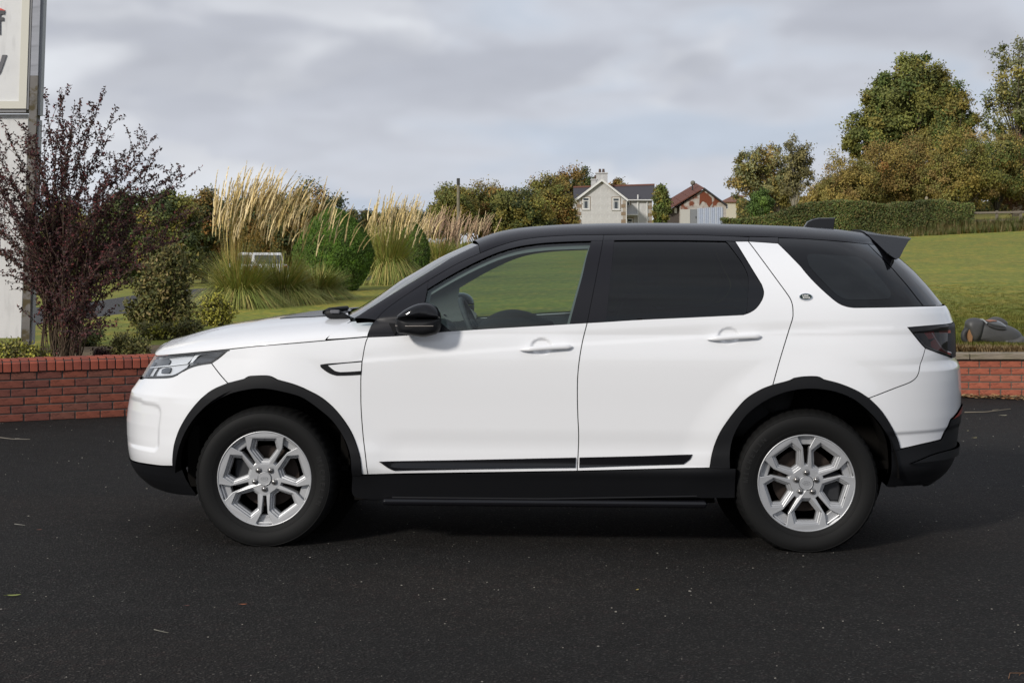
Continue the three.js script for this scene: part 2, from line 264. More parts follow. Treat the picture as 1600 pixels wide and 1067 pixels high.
{
  const D = 172, gy = landY(at(945, 0, D).x, D + 1), o = thing('house', 'pale rendered house with a white edged gable, slate roof and chimneys', 'house', [at(945, 0, D).x, gy, -D]);
  const f = facade(o), base = HZ + (CAMY - gy) * FPX / D + 6;
  // front gable wing and the main range across behind it
  part('wall', [f.prism([[901, base], [901, 311], [940.6, 282], [978, 311], [978, base]], D, 5)], M.wall, o);
  part('rear_wall', [f.box(978.2, 1019, 312.5, base, D + 3.5, 6.5)], M.wall, o); part('rear_wall', [f.box(898.6, 900.6, 312.5, base, D + 3.5, 6.5)], M.wall, o);
  const rf = part('roof', [
    slab(f.P(941, 280, D - 0.35), f.P(899, 312, D - 0.35), f.P(899, 312, D + 5.2), f.P(941, 280, D + 5.2), 0.2),
    slab(f.P(941, 280, D - 0.35), f.P(981, 312.4, D - 0.35), f.P(981, 312.4, D + 5.2), f.P(941, 280, D + 5.2), 0.2),
    slab(f.P(896, 293, D + 6.8), f.P(1023, 289, D + 6.8), f.P(1023, 311.6, D + 3.2), f.P(896, 311.8, D + 3.2), 0.2),
    slab(f.P(896, 293, D + 6.8), f.P(1023, 289, D + 6.8), f.P(1023, 309, D + 10.5), f.P(896, 309, D + 10.5), 0.2)], M.slate, o);
  part('ridge_tile', [f.bar([896, 292.6], [1023, 288.6], D + 6.8, 0.14)], M.ridge, rf);
  part('bargeboard', [f.prism([[940.6, 279.2], [982, 311.6], [981, 314.6], [940.6, 283], [900, 314], [898, 311.4]], D - 0.4, 0.12)], M.white, o);
  for (const [x0, x1, y0] of [[932, 949.5, 271], [924.5, 932.4, 281]]) {
    const c = part('chimney', [f.box(x0, x1, y0, 300, D + 5.4, 1.2), f.box(x0 - 0.8, x1 + 0.8, y0 - 1.8, y0 + 0.1, D + 5.3, 1.4)], M.wall, o);
    for (const px of x1 - x0 > 10 ? [937.5, 943] : [930.6]) { const a = f.P(px, y0 - 1.8, D + 6); part('chimney_pot', new THREE.CylinderGeometry(0.13, 0.17, 0.42, 8).translate(a.x, a.y + 0.2, a.z), M.pot, c); }
  }
  const win = (x0, x1, y0, y1, d) => {
    const w = part('window', [f.box(x0, x1, y0, y0 + 1.6, d - 0.06, 0.12), f.box(x0, x1, y1 - 1.6, y1, d - 0.06, 0.12), f.box(x0, x0 + 1.7, y0 + 1.6, y1 - 1.6, d - 0.06, 0.12), f.box(x1 - 1.7, x1, y0 + 1.6, y1 - 1.6, d - 0.06, 0.12), f.box(x0 + 1.7, x1 - 1.7, y0 + 5.2, y0 + 6.3, d - 0.06, 0.1)], M.white, o);
    part('pane', f.box(x0 + 1.7, x1 - 1.7, y0 + 1.6, y1 - 1.6, d - 0.012, 0.02), M.glass, w);
    part('curtain', f.box(x0 + 1.8, x0 + 3.6, y0 + 6.3, y1 - 1.8, d - 0.03, 0.012), M.curtain, w); part('curtain', f.box(x1 - 3.6, x1 - 1.8, y0 + 6.3, y1 - 1.8, d - 0.03, 0.012), M.curtain, w);
    part('sill', f.box(x0 - 1, x1 + 1, y1 + 0.02, y1 + 1.2, d - 0.12, 0.2), M.wall, w);
    part('surround', [f.box(x0 - 1.1, x0 - 0.02, y0 - 1.2, y1, d - 0.03, 0.08), f.box(x1 + 0.02, x1 + 1.1, y0 - 1.2, y1, d - 0.03, 0.08), f.box(x0, x1, y0 - 1.2, y0 - 0.02, d - 0.03, 0.08)], M.quoin, w);
  };
  win(910, 921.6, 308, 327, D); win(957, 968.8, 308.6, 327.6, D);
  win(979.6, 989, 341, 352, D + 3.5); win(979, 985, 314.5, 321, D + 3.5);
  for (let k = 0; k < 8; k++) for (const [x0, x1] of [[901, k % 2 ? 908 : 905.5], [k % 2 ? 971 : 973.5, 978]]) part('quoin', f.box(x0 - 0.2, x1 + 0.1, 313 + k * 6, 318.4 + k * 6, D - 0.05, 0.1), k % 2 ? M.quoin : M.quoin2, o);
  for (let k = 0; k < 7; k++) part('quoin', f.box(k % 2 ? 1012.5 : 1014.6, 1019.2, 315 + k * 6, 320.4 + k * 6, D + 3.45, 0.1), k % 2 ? M.quoin : M.quoin2, o);
  part('gutter', [f.box(981, 1023, 311.6, 313.2, D + 3, 0.2)], M.white, o);
  part('downpipe', [f.bar([997, 304], [997, 352], D + 3.4, 0.09)], M.white, o); part('downpipe', [f.bar([1011.5, 313], [1011.5, 352], D + 3.4, 0.07)], M.white, o); part('downpipe', [f.bar([979, 313], [979, 352], D - 0.1, 0.06)], M.white, o);
  part('flat_roof', [f.box(978.4, 997, 334.4, 336.4, D + 2.4, 1.2)], M.white, o);
  const pc = part('porch', [f.box(888.2, 900.8, 340.5, base, D + 0.6, 3), f.prism([[887.8, 340.5], [900.8, 340.5], [900.8, 331.2]], D + 0.6, 3)], M.white, o);
  part('pane', f.box(892.5, 898.4, 340, 352, D + 0.55, 0.03), M.glass, pc); part('roof', [slab(f.P(901, 329.8, D + 0.4), f.P(884.4, 340.6, D + 0.4), f.P(884.4, 340.6, D + 3.8), f.P(901, 329.8, D + 3.8), 0.16)], M.white, pc);
}
{
  const D = 158, gy = landY(at(1090, 0, D).x, D), o = thing('barn', 'rusty corrugated iron barn with a red roof and white sheeted front', 'barn', [at(1095, 0, D).x, gy, -D]);
  const f = facade(o), base = HZ + (CAMY - gy) * FPX / D + 4, r = rng(31);
  const rust = (a, b, thr) => colourTex(128, 128, (u, v) => { const n = smooth(thr, thr + 0.12, fbm(u * 5, v * 4, 5, 0, 5)), k = 0.75 + 0.5 * fbm(u * 20, v * 20, 3, 0, 20); return [lerp(a[0], b[0], n) * k, lerp(a[1], b[1], n) * k, lerp(a[2], b[2], n) * k]; });
  const wallM = new THREE.MeshStandardMaterial({ map: rust([0.40, 0.37, 0.34], [0.17, 0.052, 0.026], 0.50), roughness: 0.9, side: THREE.DoubleSide }), roofM = new THREE.MeshStandardMaterial({ map: rust([0.21, 0.062, 0.036], [0.10, 0.042, 0.03], 0.46), roughness: 0.85, side: THREE.DoubleSide });
  wallM.map.repeat.set(0.2, 0.2);
  part('wall', [f.prism([[1062.5, base], [1062.5, 322], [1100, 296], [1135, 321], [1135, base]], D, 9)], wallM, o);
  part('lean_to', [f.prism([[1040.5, base], [1040.5, 330.6], [1062.3, 324], [1062.3, base]], D + 0.6, 7)], std(0.075, 0.062, 0.055, 0.9), o);
  part('rust_sheet', [f.prism([[1093, 321], [1094, 303], [1100, 299], [1107, 304], [1112, 309], [1113, 318], [1108, 324], [1104, 317], [1098, 314]], D - 0.05, 0.04)], std(0.17, 0.05, 0.025, 0.95), o);
  const sh = (ax, ay, bx, by, n) => { const g = []; for (let i = 0; i < n; i++) { const x0 = lerp(ax, bx, i / n), x1 = lerp(ax, bx, (i + 0.97) / n), y0 = lerp(ay, by, i / n), y1 = lerp(ay, by, (i + 0.97) / n); g.push(slab(f.P(x0, y0, D - 0.4), f.P(x1, y1, D - 0.4), f.P(x1 - 12, y1 - 7, D + 9.4), f.P(x0 - 12, y0 - 7, D + 9.4), 0.1)); } return g; };
  part('roof', [...sh(1100, 293, 1040, 329, 5), ...sh(1100, 293, 1137, 321, 4)], roofM, o);
  part('bargeboard', [f.bar([1100, 294], [1137, 321.4], D - 0.42, 0.1)], M.dark, o);
  const door = part('door', [f.box(1079, 1089.6, 327, base, D - 0.08, 0.06)], std(0.20, 0.21, 0.225, 0.7), o);
  part('handle', [f.box(1087.4, 1088.2, 338, 341, D - 0.14, 0.06)], M.dark, door);
  part('sheet', [f.box(1063.2, 1078.6, 327, base, D - 0.06, 0.05)], std(0.47, 0.46, 0.43, 0.8), o); part('board', [f.box(1054, 1058, 325, 333, D + 0.52, 0.05)], M.white, o);
  for (let i = 0; i < 13; i++) part('corrugated_sheet', [f.box(1090 + i * 3.1, 1092 + i * 3.1, 325.4 - i * 0.18, base, D - 0.12, 0.09), f.box(1092 + i * 3.1, 1093.1 + i * 3.1, 325.8 - i * 0.18, base, D - 0.06, 0.05)], i % 3 ? std(0.40, 0.45, 0.56, 0.55) : std(0.46, 0.50, 0.58, 0.55), o);
  // a round lamp-like globe on a thin mast over the roof
  part('mast', [f.bar([1082.4, 287], [1082.4, 300], D + 4, 0.07)], M.dark, o); const g = f.P(1083, 285.8, D + 4); part('globe', new THREE.SphereGeometry(0.27, 14, 10).translate(g.x, g.y, g.z), std(0.16, 0.15, 0.12, 0.8), o);
}
{
  const D = 215, gy = landY(at(1150, 0, D).x, D), o = thing('cottage', 'cream cottage with a reddish roof half hidden behind the birch', 'house', [at(1150, 0, D).x, gy, -D]), f = facade(o), base = HZ + (CAMY - gy) * FPX / D + 6;
  part('wall', [f.box(1131, 1160, 314, base, D, 6)], std(0.50, 0.47, 0.38, 0.9), o);
  part('roof', [slab(f.P(1146, 305, D + 3), f.P(1161, 305, D + 3), f.P(1161, 315, D - 0.3), f.P(1128, 315, D - 0.3), 0.15), slab(f.P(1146, 305, D + 3), f.P(1161, 305, D + 3), f.P(1161, 314, D + 6.4), f.P(1128, 314, D + 6.4), 0.15)], std(0.18, 0.085, 0.06, 0.9), o);
  const w = part('window', [f.box(1134, 1138, 320, 327, D - 0.04, 0.1)], M.white, o); part('pane', [f.box(1134.8, 1137.2, 321, 326, D - 0.06, 0.1)], M.glass, w);
}
{  // telegraph pole, no wires crossing the picture but one thin span
  const D = 92, X = at(716, 0, D).x, gy = landY(X, D), top = at(716, 279, D).y, o = thing('telegraph_pole', 'weathered wooden telegraph pole standing above the pampas grass', 'pole', [X, gy, -D]);
  const woodT = colourTex(32, 256, (u, v) => { const k = 0.6 + 0.8 * fbm(u * 8, v * 30, 4, 0, 8); return [0.20 * k, 0.175 * k, 0.125 * k]; });
  part('pole', [new THREE.CylinderGeometry(0.085, 0.125, top - gy, 12).translate(0, (top - gy) / 2, 0)], new THREE.MeshStandardMaterial({ map: woodT, roughness: 0.95 }), o);
  part('cap', [new THREE.CylinderGeometry(0.10, 0.10, 0.42, 12).translate(0, top - gy - 0.19, 0)], std(0.05, 0.05, 0.048, 0.9), o);
  for (const [s, y] of [[1, 1.9], [-1, 2.3]]) part('step_iron', box(0.18, 0.025, 0.025, s * 0.12, y, 0), M.dark, o);
}
{  // wooden fence at the top right, half lost in long grass
  const D = 66.5, o = thing('wooden_fence', 'weathered post and rail fence standing in long grass by the hedge', 'fence', [at(1560, 0, D).x, landY(at(1560, 0, D).x, D), -D]), f = facade(o);
  for (const px of [1521, 1558.5, 1596, 1634]) part('post', rbox(0.11, 1.3, 0.11, 0.015, f.P(px, 0, D).x, f.P(px, 352, D).y, 0, 1), M.wood, o);
  for (const [a, b] of [[332.5, 331], [345.5, 342.5]]) for (const [x0, x1] of [[1521, 1558], [1559, 1596], [1597, 1634]]) { const p = f.P(x0, lerp(a, b, (x0 - 1521) / 80), D - 0.09), q = f.P(x1, lerp(a, b, (x1 - 1521) / 80), D - 0.09); const g = box(p.distanceTo(q), 0.085, 0.04); g.rotateZ(Math.atan2(q.y - p.y, q.x - p.x)); g.translate((p.x + q.x) / 2, (p.y + q.y) / 2, p.z); part('rail', g, M.wood, o); }
}
{  // a lone post behind the hedge
  const D = 70, p = at(1448.5, 314, D), o = thing('fence_post', 'single pale wooden post sticking up behind the clipped hedge', 'post', [p.x, landY(p.x, D), -D]), h = p.y - landY(p.x, D) + 0.16;
  part('post', [rbox(0.12, h, 0.12, 0.02, 0, h / 2, 0, 1)], std(0.30, 0.25, 0.17, 0.9), o); part('cap', [new THREE.ConeGeometry(0.085, 0.07, 4).rotateY(Math.PI / 4).translate(0, h + 0.034, 0)], std(0.30, 0.25, 0.17, 0.9), o);
}
{  // the white sign on the left: a box sign on a leaning mast, and the blank board under it
  const D = 15.4, o = thing('advertising_sign', 'tall white box sign with dark lettering on a weathered steel post', 'sign', [at(50, 0, D).x, 0.45, -D]), f = facade(o);
  const lean = (px, py) => px + (180 - py) * 0.033;
  const quad = (x0, x1, y0, y1, d, deep) => f.prism([[lean(x0, y0), y0], [lean(x1, y0), y0], [lean(x1, y1), y1], [lean(x0, y1), y1]], d, deep);
  const steelT = colourTex(64, 512, (u, v) => { const a = fbm(u * 6, v * 30, 5, 0, 6), k = 0.7 + 0.5 * a; return [0.27 * k, 0.28 * k, 0.31 * k]; });
  const steel = new THREE.MeshStandardMaterial({ map: steelT, roughness: 0.55, metalness: 0.35, side: THREE.DoubleSide }), whiteT = colourTex(256, 256, (u, v) => { const s = smooth(0.55, 0.8, fbm(u * 20, v * 4, 4, 0, 20)) * 0.10, k = 0.94 + 0.1 * fbm(u * 5, v * 5, 4, 0, 5) - s; return [0.66 * k, 0.66 * k, 0.65 * k]; });
  const whiteM = new THREE.MeshStandardMaterial({ map: whiteT, roughness: 0.35, side: THREE.DoubleSide }), cream = std(0.60, 0.58, 0.50, 0.6);
  part('panel', [quad(-200, 27.5, -240, 158, D + 0.006, 0.10)], whiteM, o);
  const fr = part('frame', [quad(27.5, 39.4, -240, 158, D - 0.02, 0.16), quad(-200, 39.4, 158, 169.6, D - 0.02, 0.16), quad(-200, 39.4, -250, -240, D - 0.02, 0.16)], cream, o);
  part('edge_trim', [quad(39.5, 43.2, -250, 171, D - 0.01, 0.14), quad(-200, 39.4, 169.7, 175.4, D + 0.0, 0.14)], std(0.20, 0.20, 0.205, 0.6), fr);
  const mossT = colourTex(64, 512, (u, v) => { const y = 1 - v, n = fbm(u * 8, v * 40, 5, 0, 8), rustK = smooth(0.42, 0.62, n), a = fbm(u * 5 + 3, v * 18, 4, 0, 5); const k = 0.7 + 0.5 * a, c = [0.17, 0.16, 0.15], b = [0.085, 0.068, 0.035]; return [lerp(c[0], b[0], rustK) * k, lerp(c[1], b[1], rustK) * k, lerp(c[2], b[2], rustK) * k]; });
  mossT.repeat.set(1.5, 0.4);
  part('post', [quad(44.2, 56.2, -280, 118, D - 0.02, 0.12)], steel, o, 'bare grey upper length of the post');
  part('post', [quad(44.2, 56.2, 118.1, 556, D - 0.02, 0.12)], new THREE.MeshStandardMaterial({ map: mossT, roughness: 0.95, side: THREE.DoubleSide }), o, 'mossy and stained lower length of the post');
  part('channel', [quad(57.2, 61.5, -280, 180, D + 0.02, 0.10), quad(57, 60.6, 187, 540, D + 0.02, 0.10)], std(0.34, 0.35, 0.36, 0.45), o);
  const letter = (ch, size, px, py, sx, m) => { const g = new TextGeometry(ch, { font, size, depth: 0.008, curveSegments: 6 }); g.scale(sx, 1, 1); g.computeBoundingBox(); const b = g.boundingBox, p = f.P(px, py, D); g.translate(p.x - b.max.x, p.y - b.min.y, p.z); return part('letter', g, m, o); };
  const ink = std(0.045, 0.047, 0.052, 0.5);
  letter('f', 0.235, lean(3.0, 53), 54, 0.92, ink); letter('y', 0.195, lean(6.4, 83), 118, 1.0, std(0.10, 0.10, 0.11, 0.5));
  part('emblem', [f.prism([[-14, 11], [1, 13], [7, 16], [1, 18.5], [-14, 20]], D - 0.004, 0.01)], std(0.55, 0.05, 0.035, 0.5), o);
  part('lower_board', [quad(-200, 43, 178.5, 528, D + 0.10, 0.06)], whiteM, o, 'blank white board below the lettered panel');
}
{  // white car on the road, seen from behind through the grass
  const D = 57, X = at(398, 0, D).x, o = thing('white_hatchback', 'small white car far down the road, glimpsed behind the pampas grass', 'car', [X, landY(X, D) + 0.34, -D], 0.5); o.scale.setScalar(0.86);
  const wm = phys(0.72, 0.72, 0.72, 0.3, { clearcoat: 1 }), prof = [[-2.0, 0.3], [-2.02, 0.85], [-1.9, 0.95], [1.1, 0.98], [2.0, 0.82], [2.05, 0.3]], cab = [[-1.88, 0.96], [-1.5, 1.46], [0.1, 1.48], [1.0, 0.98]];
  const ex = (p, w, bv) => new THREE.ExtrudeGeometry(new THREE.Shape(p.map((q) => new THREE.Vector2(...q))), { depth: w, bevelSize: bv, bevelThickness: bv, bevelSegments: 2 }).translate(0, 0, -w / 2).rotateY(-Math.PI / 2).rotateY(Math.PI);
  part('body', [ex(prof, 1.55, 0.06)], wm, o); part('cabin', [ex(cab, 1.28, 0.06)], wm, o);
  part('rear_window', [box(1.2, 0.42, 0.02).rotateX(-0.65).translate(0, 1.24, 1.79)], M.glass, o);
  for (const s of [-1, 1]) { part('side_window', [ex(cab.map(([a, b]) => [a * 0.9 + 0.0, 0.98 + (b - 0.96) * 0.82]), 0.02, 0.005).translate(s * 0.715, 0.02, 0)], M.glass, o); part('tail_light', [rbox(0.2, 0.2, 0.06, 0.03, s * 0.68, 0.86, 2.06)], phys(0.45, 0.02, 0.015, 0.2), o); for (const z of [-1.25, 1.2]) { const w = part('wheel', [new THREE.TorusGeometry(0.24, 0.09, 8, 20).rotateY(Math.PI / 2).translate(s * 0.74, 0.31, z)], std(0.02, 0.02, 0.02, 0.9), o); part('rim', [new THREE.CylinderGeometry(0.2, 0.2, 0.1, 14).rotateZ(Math.PI / 2).translate(s * 0.74, 0.31, z)], std(0.4, 0.4, 0.42, 0.4), w); } }
  part('bumper', [rbox(1.6, 0.3, 0.14, 0.05, 0, 0.45, 2.05)], wm, o); part('number_plate', [box(0.5, 0.11, 0.02, 0, 0.72, 2.09)], std(0.6, 0.5, 0.05, 0.5), o);
}
// ------------------------------------------------------------------ trees, hedge, shrubs and grasses
class Leaves {   // gathers small leaf blades into one geometry
  constructor() { this.p = []; this.n = []; this.c = []; this.i = []; this.cap = 1 << 12; this.P = new Float32Array(this.cap * 3); this.N = new Float32Array(this.cap * 3); this.C = new Float32Array(this.cap * 3); this.k = 0; this.t = []; this.single = false; }
  room(m) { if (this.k + m <= this.cap) return; this.cap *= 2; for (const q of ['P', 'N', 'C']) { const a = new Float32Array(this.cap * 3); a.set(this[q]); this[q] = a; } }
  v(x, y, z, nx, ny, nz, c) { const o = this.k * 3, P = this.P, N = this.N, C = this.C; P[o] = x; P[o + 1] = y; P[o + 2] = z; N[o] = nx; N[o + 1] = ny; N[o + 2] = nz; C[o] = c[0]; C[o + 1] = c[1]; C[o + 2] = c[2]; this.k++; }
  leaf(x, y, z, ux, uy, uz, vx, vy, vz, nx, ny, nz, c) {       // base point, along (full length), across (half width)
    this.room(4); const k = this.k;
    if (this.single) { this.v(x - vx * 1.5, y - vy * 1.5, z - vz * 1.5, nx, ny, nz, c); this.v(x + vx * 1.5, y + vy * 1.5, z + vz * 1.5, nx, ny, nz, c); this.v(x + ux, y + uy, z + uz, nx, ny, nz, c); this.t.push(k, k + 1, k + 2); return; }
    this.v(x, y, z, nx, ny, nz, c); this.v(x + ux * 0.5 + vx, y + uy * 0.5 + vy, z + uz * 0.5 + vz, nx, ny, nz, c); this.v(x + ux, y + uy, z + uz, nx, ny, nz, c); this.v(x + ux * 0.5 - vx, y + uy * 0.5 - vy, z + uz * 0.5 - vz, nx, ny, nz, c);
    this.t.push(k, k + 1, k + 2, k, k + 2, k + 3);
  }
  random(r, x, y, z, len, wid, c, ox = 0, oy = 0, oz = 0, up = 0) {   // randomly turned, its normal leaning outwards
    let a = r() * 6.283, b = r() * 2 - 1, s = Math.sqrt(1 - b * b); let ux = Math.cos(a) * s, uy = b + up, uz = Math.sin(a) * s; const l = Math.hypot(ux, uy, uz) || 1; ux /= l; uy /= l; uz /= l;
    let nx = r() * 2 - 1 + ox, ny = r() * 2 - 1 + oy + 0.3, nz = r() * 2 - 1 + oz; const d = nx * ux + ny * uy + nz * uz; nx -= d * ux; ny -= d * uy; nz -= d * uz; const m = Math.hypot(nx, ny, nz) || 1; nx /= m; ny /= m; nz /= m;
    const vx = uy * nz - uz * ny, vy = uz * nx - ux * nz, vz = ux * ny - uy * nx;
    this.leaf(x, y, z, ux * len, uy * len, uz * len, vx * wid, vy * wid, vz * wid, nx, ny, nz, c);
  }
  build() {
    const m = this.p.length / 3, n = this.k + m, P = new Float32Array(n * 3), N = new Float32Array(n * 3), C = new Float32Array(n * 3), k3 = this.k * 3; P.set(this.P.subarray(0, k3)); N.set(this.N.subarray(0, k3)); C.set(this.C.subarray(0, k3)); P.set(this.p, k3); N.set(this.n, k3); C.set(this.c, k3);
    const I = new Uint32Array(this.t.length + this.i.length); I.set(this.t); for (let q = 0; q < this.i.length; q++) I[this.t.length + q] = this.i[q] + this.k;
    const g = new THREE.BufferGeometry(); g.setAttribute('position', new THREE.BufferAttribute(P, 3)); g.setAttribute('normal', new THREE.BufferAttribute(N, 3)); g.setAttribute('color', new THREE.BufferAttribute(C, 3)); g.setIndex(new THREE.BufferAttribute(I, 1)); return g;
  }
}
const leafM = new THREE.MeshStandardMaterial({ vertexColors: true, roughness: 0.75, side: THREE.DoubleSide });
const barkM = std(0.085, 0.07, 0.05, 0.95), paleBarkM = std(0.26, 0.24, 0.19, 0.9), twigM = std(0.085, 0.058, 0.036, 0.95);
const pick = (r, pal) => { const c = pal[Math.floor(r() * pal.length)], k = 0.65 + 0.7 * r(); return [c[0] * k, c[1] * k, c[2] * k]; };

// a tree given by crown ellipses [px, py, rx, ry] at distance d; leaves sit in clumps at the ends of limbs
function tree(o) {
  const r = rng(o.seed), d = o.d, s = d / FPX, X = at(o.px, 0, d).x, gy = landY(X, d) - 0.05, g = thing(o.name ?? 'tree', o.label, o.category ?? 'tree', [X, gy, -d], 0, o.group);
  const E = o.crown.map(([px, py, rx, ry]) => { const p = at(px, py, d); return { x: p.x - X, y: p.y - gy, rx: rx * s, ry: ry * s, rz: rx * s * (o.deep ?? 0.9) }; });
  const tot = E.reduce((q, e) => q + e.rx * e.ry, 0), L = new Leaves(), limbs = [], top = Math.max(...E.map((e) => e.y));
  L.single = true;
  const trunkTop = (o.trunkTop ?? 0.55) * top;
  const tr = [new THREE.Vector3(0, -0.2, 0), new THREE.Vector3(0.04 * top * (r() - 0.5), trunkTop * 0.5, 0), new THREE.Vector3(0.08 * top * (r() - 0.5), trunkTop, 0), new THREE.Vector3(E[0].x * 0.6, top * 0.86, 0)];
  part('trunk', tube(new THREE.CatmullRomCurve3(tr).getPoints(8), o.trunkR ?? 0.03 * top, 8, 0.2 * (o.trunkR ?? 0.03 * top)), o.bark ?? barkM, g);
  for (const e of E) {
    const nC = Math.max(6, Math.round(1.35 * o.clumps * e.rx * e.ry / tot));
    for (let k = 0; k < nC; k++) {
      let a = r() * 6.283, b = r() * 2 - 1, q = Math.sqrt(1 - b * b), rad = Math.pow(r(), o.fill ?? 0.42) * (0.86 + 0.28 * r()), cx = e.x + Math.cos(a) * q * e.rx * rad, cy = e.y + b * e.ry * rad, cz = Math.sin(a) * q * e.rz * rad;
      const cr = 1.2 * (o.clumpR ?? 0.16) * (e.rx + e.ry) * 0.5 * (0.6 + 0.8 * r());
      if (k % (o.limbEvery ?? 2) === 0) { const y0 = trunkTop * (0.35 + 0.65 * r()), m = new THREE.Vector3(cx * 0.5, lerp(y0, cy, 0.62) + 0.03 * top, cz * 0.5); limbs.push(tube(new THREE.CatmullRomCurve3([new THREE.Vector3(0, y0, 0), m, new THREE.Vector3(cx, cy, cz)]).getPoints(5), (o.limbR ?? 0.009) * top, 4, 0.0018 * top)); }
      const pal = o.pal, tint = 0.75 + 0.5 * r(), base = pal[Math.floor(r() * pal.length)];
      for (let n = 0; n < o.leaves * 2.6; n++) {
        const loose = n % 4 === 0 ? 1.45 : 1.1; let x = (r() + r() + r() - 1.5) * loose, y = (r() + r() + r() - 1.5) * loose * 0.85, z = (r() + r() + r() - 1.5) * loose;
        const c = r() < 0.88 ? [base[0] * tint, base[1] * tint, base[2] * tint] : pick(r, pal), kk = 0.72 + 0.56 * r();
        L.random(r, cx + x * cr, cy + y * cr, cz + z * cr, o.leaf * 0.80 * (0.7 + 0.6 * r()), o.leaf * 0.21, [c[0] * kk, c[1] * kk, c[2] * kk], (cx - e.x) / e.rx + x * 0.6, (cy - e.y) / e.ry + y * 0.6 + 0.15, cz / e.rz + z * 0.6, o.up ?? 0);
      }
    }
  }
  if (limbs.length) part('limb', limbs, o.bark ?? barkM, g);
  part('crown', L.build(), leafM, g);
  return g;
}
const OLIVE = [[0.1728, 0.1687, 0.0313], [0.2134, 0.18, 0.0349], [0.1219, 0.1395, 0.0278], [0.2541, 0.1913, 0.0383], [0.1016, 0.117, 0.0244]];
const RUST = [[0.2294, 0.1426, 0.0318], [0.1801, 0.1292, 0.0288], [0.1392, 0.1254, 0.0288], [0.2621, 0.1329, 0.0318]];
const BROWN = [[0.2753, 0.2047, 0.0483], [0.2202, 0.185, 0.0427], [0.1872, 0.1727, 0.0427], [0.2533, 0.1727, 0.0504]];
const GREEN = [[0.0972, 0.1364, 0.0273], [0.1238, 0.1553, 0.0333], [0.0795, 0.1042, 0.0212], [0.1503, 0.161, 0.0333]];
const GREY = [[0.2154, 0.2205, 0.0965], [0.1794, 0.1919, 0.0804], [0.2512, 0.2302, 0.0885], [0.1525, 0.1631, 0.0725]];
const DEEP = [[0.0543, 0.0774, 0.0177], [0.0774, 0.0948, 0.0202], [0.096, 0.1033, 0.0227], [0.0433, 0.0586, 0.0139]];

// right-hand hillside
tree({ seed: 101, px: 1425, d: 112, crown: [[1424, 172, 74, 72], [1436, 132, 54, 44], [1455, 165, 44, 52], [1402, 168, 58, 46], [1378, 205, 62, 36], [1440, 205, 66, 44], [1346, 226, 36, 22]], clumps: 300, leaves: 90, leaf: 0.26, clumpR: 0.14, pal: [OLIVE[0], OLIVE[1], OLIVE[2], OLIVE[4], OLIVE[0], GREEN[3], GREEN[0]], trunkR: 0.42, label: 'tall rounded oak in olive and bronze leaf rising above the hillside scrub' });
tree({ seed: 102, px: 1590, d: 105, crown: [[1598, 110, 58, 46], [1575, 165, 46, 50], [1625, 170, 60, 70], [1560, 205, 30, 26]], clumps: 92, leaves: 40, leaf: 0.22, clumpR: 0.15, pal: GREY.concat(GREY, OLIVE), trunkR: 0.35, fill: 0.5, label: 'thin leaved grey green tree at the right edge with sky showing through' });
tree({ seed: 103, px: 1490, d: 108, crown: [[1492, 185, 36, 34], [1478, 215, 42, 28]], clumps: 60, leaves: 90, leaf: 0.22, clumpR: 0.2, pal: GREEN.concat(OLIVE), trunkR: 0.2, label: 'olive green small tree tucked right of the tall rounded oak' });
tree({ seed: 104, px: 1215, d: 118, crown: [[1205, 262, 44, 36], [1180, 290, 42, 34], [1160, 262, 18, 26], [1225, 296, 34, 30]], clumps: 105, leaves: 52, leaf: 0.22, clumpR: 0.17, pal: GREY.concat(BROWN), trunkR: 0.16, fill: 0.5, limbR: 0.007, label: 'airy grey green willow thicket right of the rusty barn' });
tree({ seed: 105, px: 1242, d: 108, crown: [[1246, 248, 22, 34], [1258, 268, 18, 24], [1236, 286, 16, 26]], clumps: 56, leaves: 30, leaf: 0.20, clumpR: 0.22, pal: [[0.17, 0.15, 0.055], [0.13, 0.12, 0.05], [0.20, 0.17, 0.06]], trunkR: 0.15, trunkT: 0.8, bark: paleBarkM, fill: 0.55, name: 'birch_tree', label: 'slender birch with a pale trunk and few yellowing leaves' });
const scrub = [[1326, 284, 44, 46, BROWN, 'russet scrub bush at the left end of the hillside thicket'], [1384, 268, 54, 56, BROWN.concat(BROWN, RUST), 'broad brown scrub bush below the tall rounded oak'], [1446, 262, 50, 58, RUST.concat(BROWN), 'reddish brown scrub bush in the middle of the hillside thicket'], [1504, 254, 48, 60, OLIVE.concat(BROWN), 'olive scrub bush with lighter shoots below the small tree'], [1558, 250, 48, 60, GREEN.concat(BROWN), 'green brown scrub bush above the wooden fence'], [1610, 262, 48, 62, [[0.22, 0.10, 0.07], [0.19, 0.09, 0.05], [0.16, 0.11, 0.04]], 'pinkish red autumn bush at the right edge above the fence']];
scrub.forEach(([x, y, rx, ry, pal, label], i) => tree({ seed: 120 + i, px: x, d: 92 + (i % 3) * 3, crown: [[x, y + 6, rx, ry], [x - rx * 0.5, y + 28, rx * 0.8, ry * 0.6], [x + rx * 0.5, y + 26, rx * 0.8, ry * 0.6]], clumps: 130, leaves: 100, leaf: 0.14, clumpR: 0.17, pal, trunkR: 0.1, trunkTop: 0.3, limbEvery: 3, limbR: 0.008, up: 0.4, name: 'scrub_bush', category: 'bush', label, group: 'scrub bushes on the hillside' }));
tree({ seed: 131, px: 1283, d: 98, crown: [[1284, 310, 26, 22], [1262, 318, 22, 16]], clumps: 40, leaves: 70, leaf: 0.16, clumpR: 0.22, pal: BROWN, trunkR: 0.07, trunkTop: 0.3, name: 'scrub_bush', category: 'bush', label: 'low dull brown bush between the birch and the hillside thicket', group: 'scrub bushes on the hillside' });
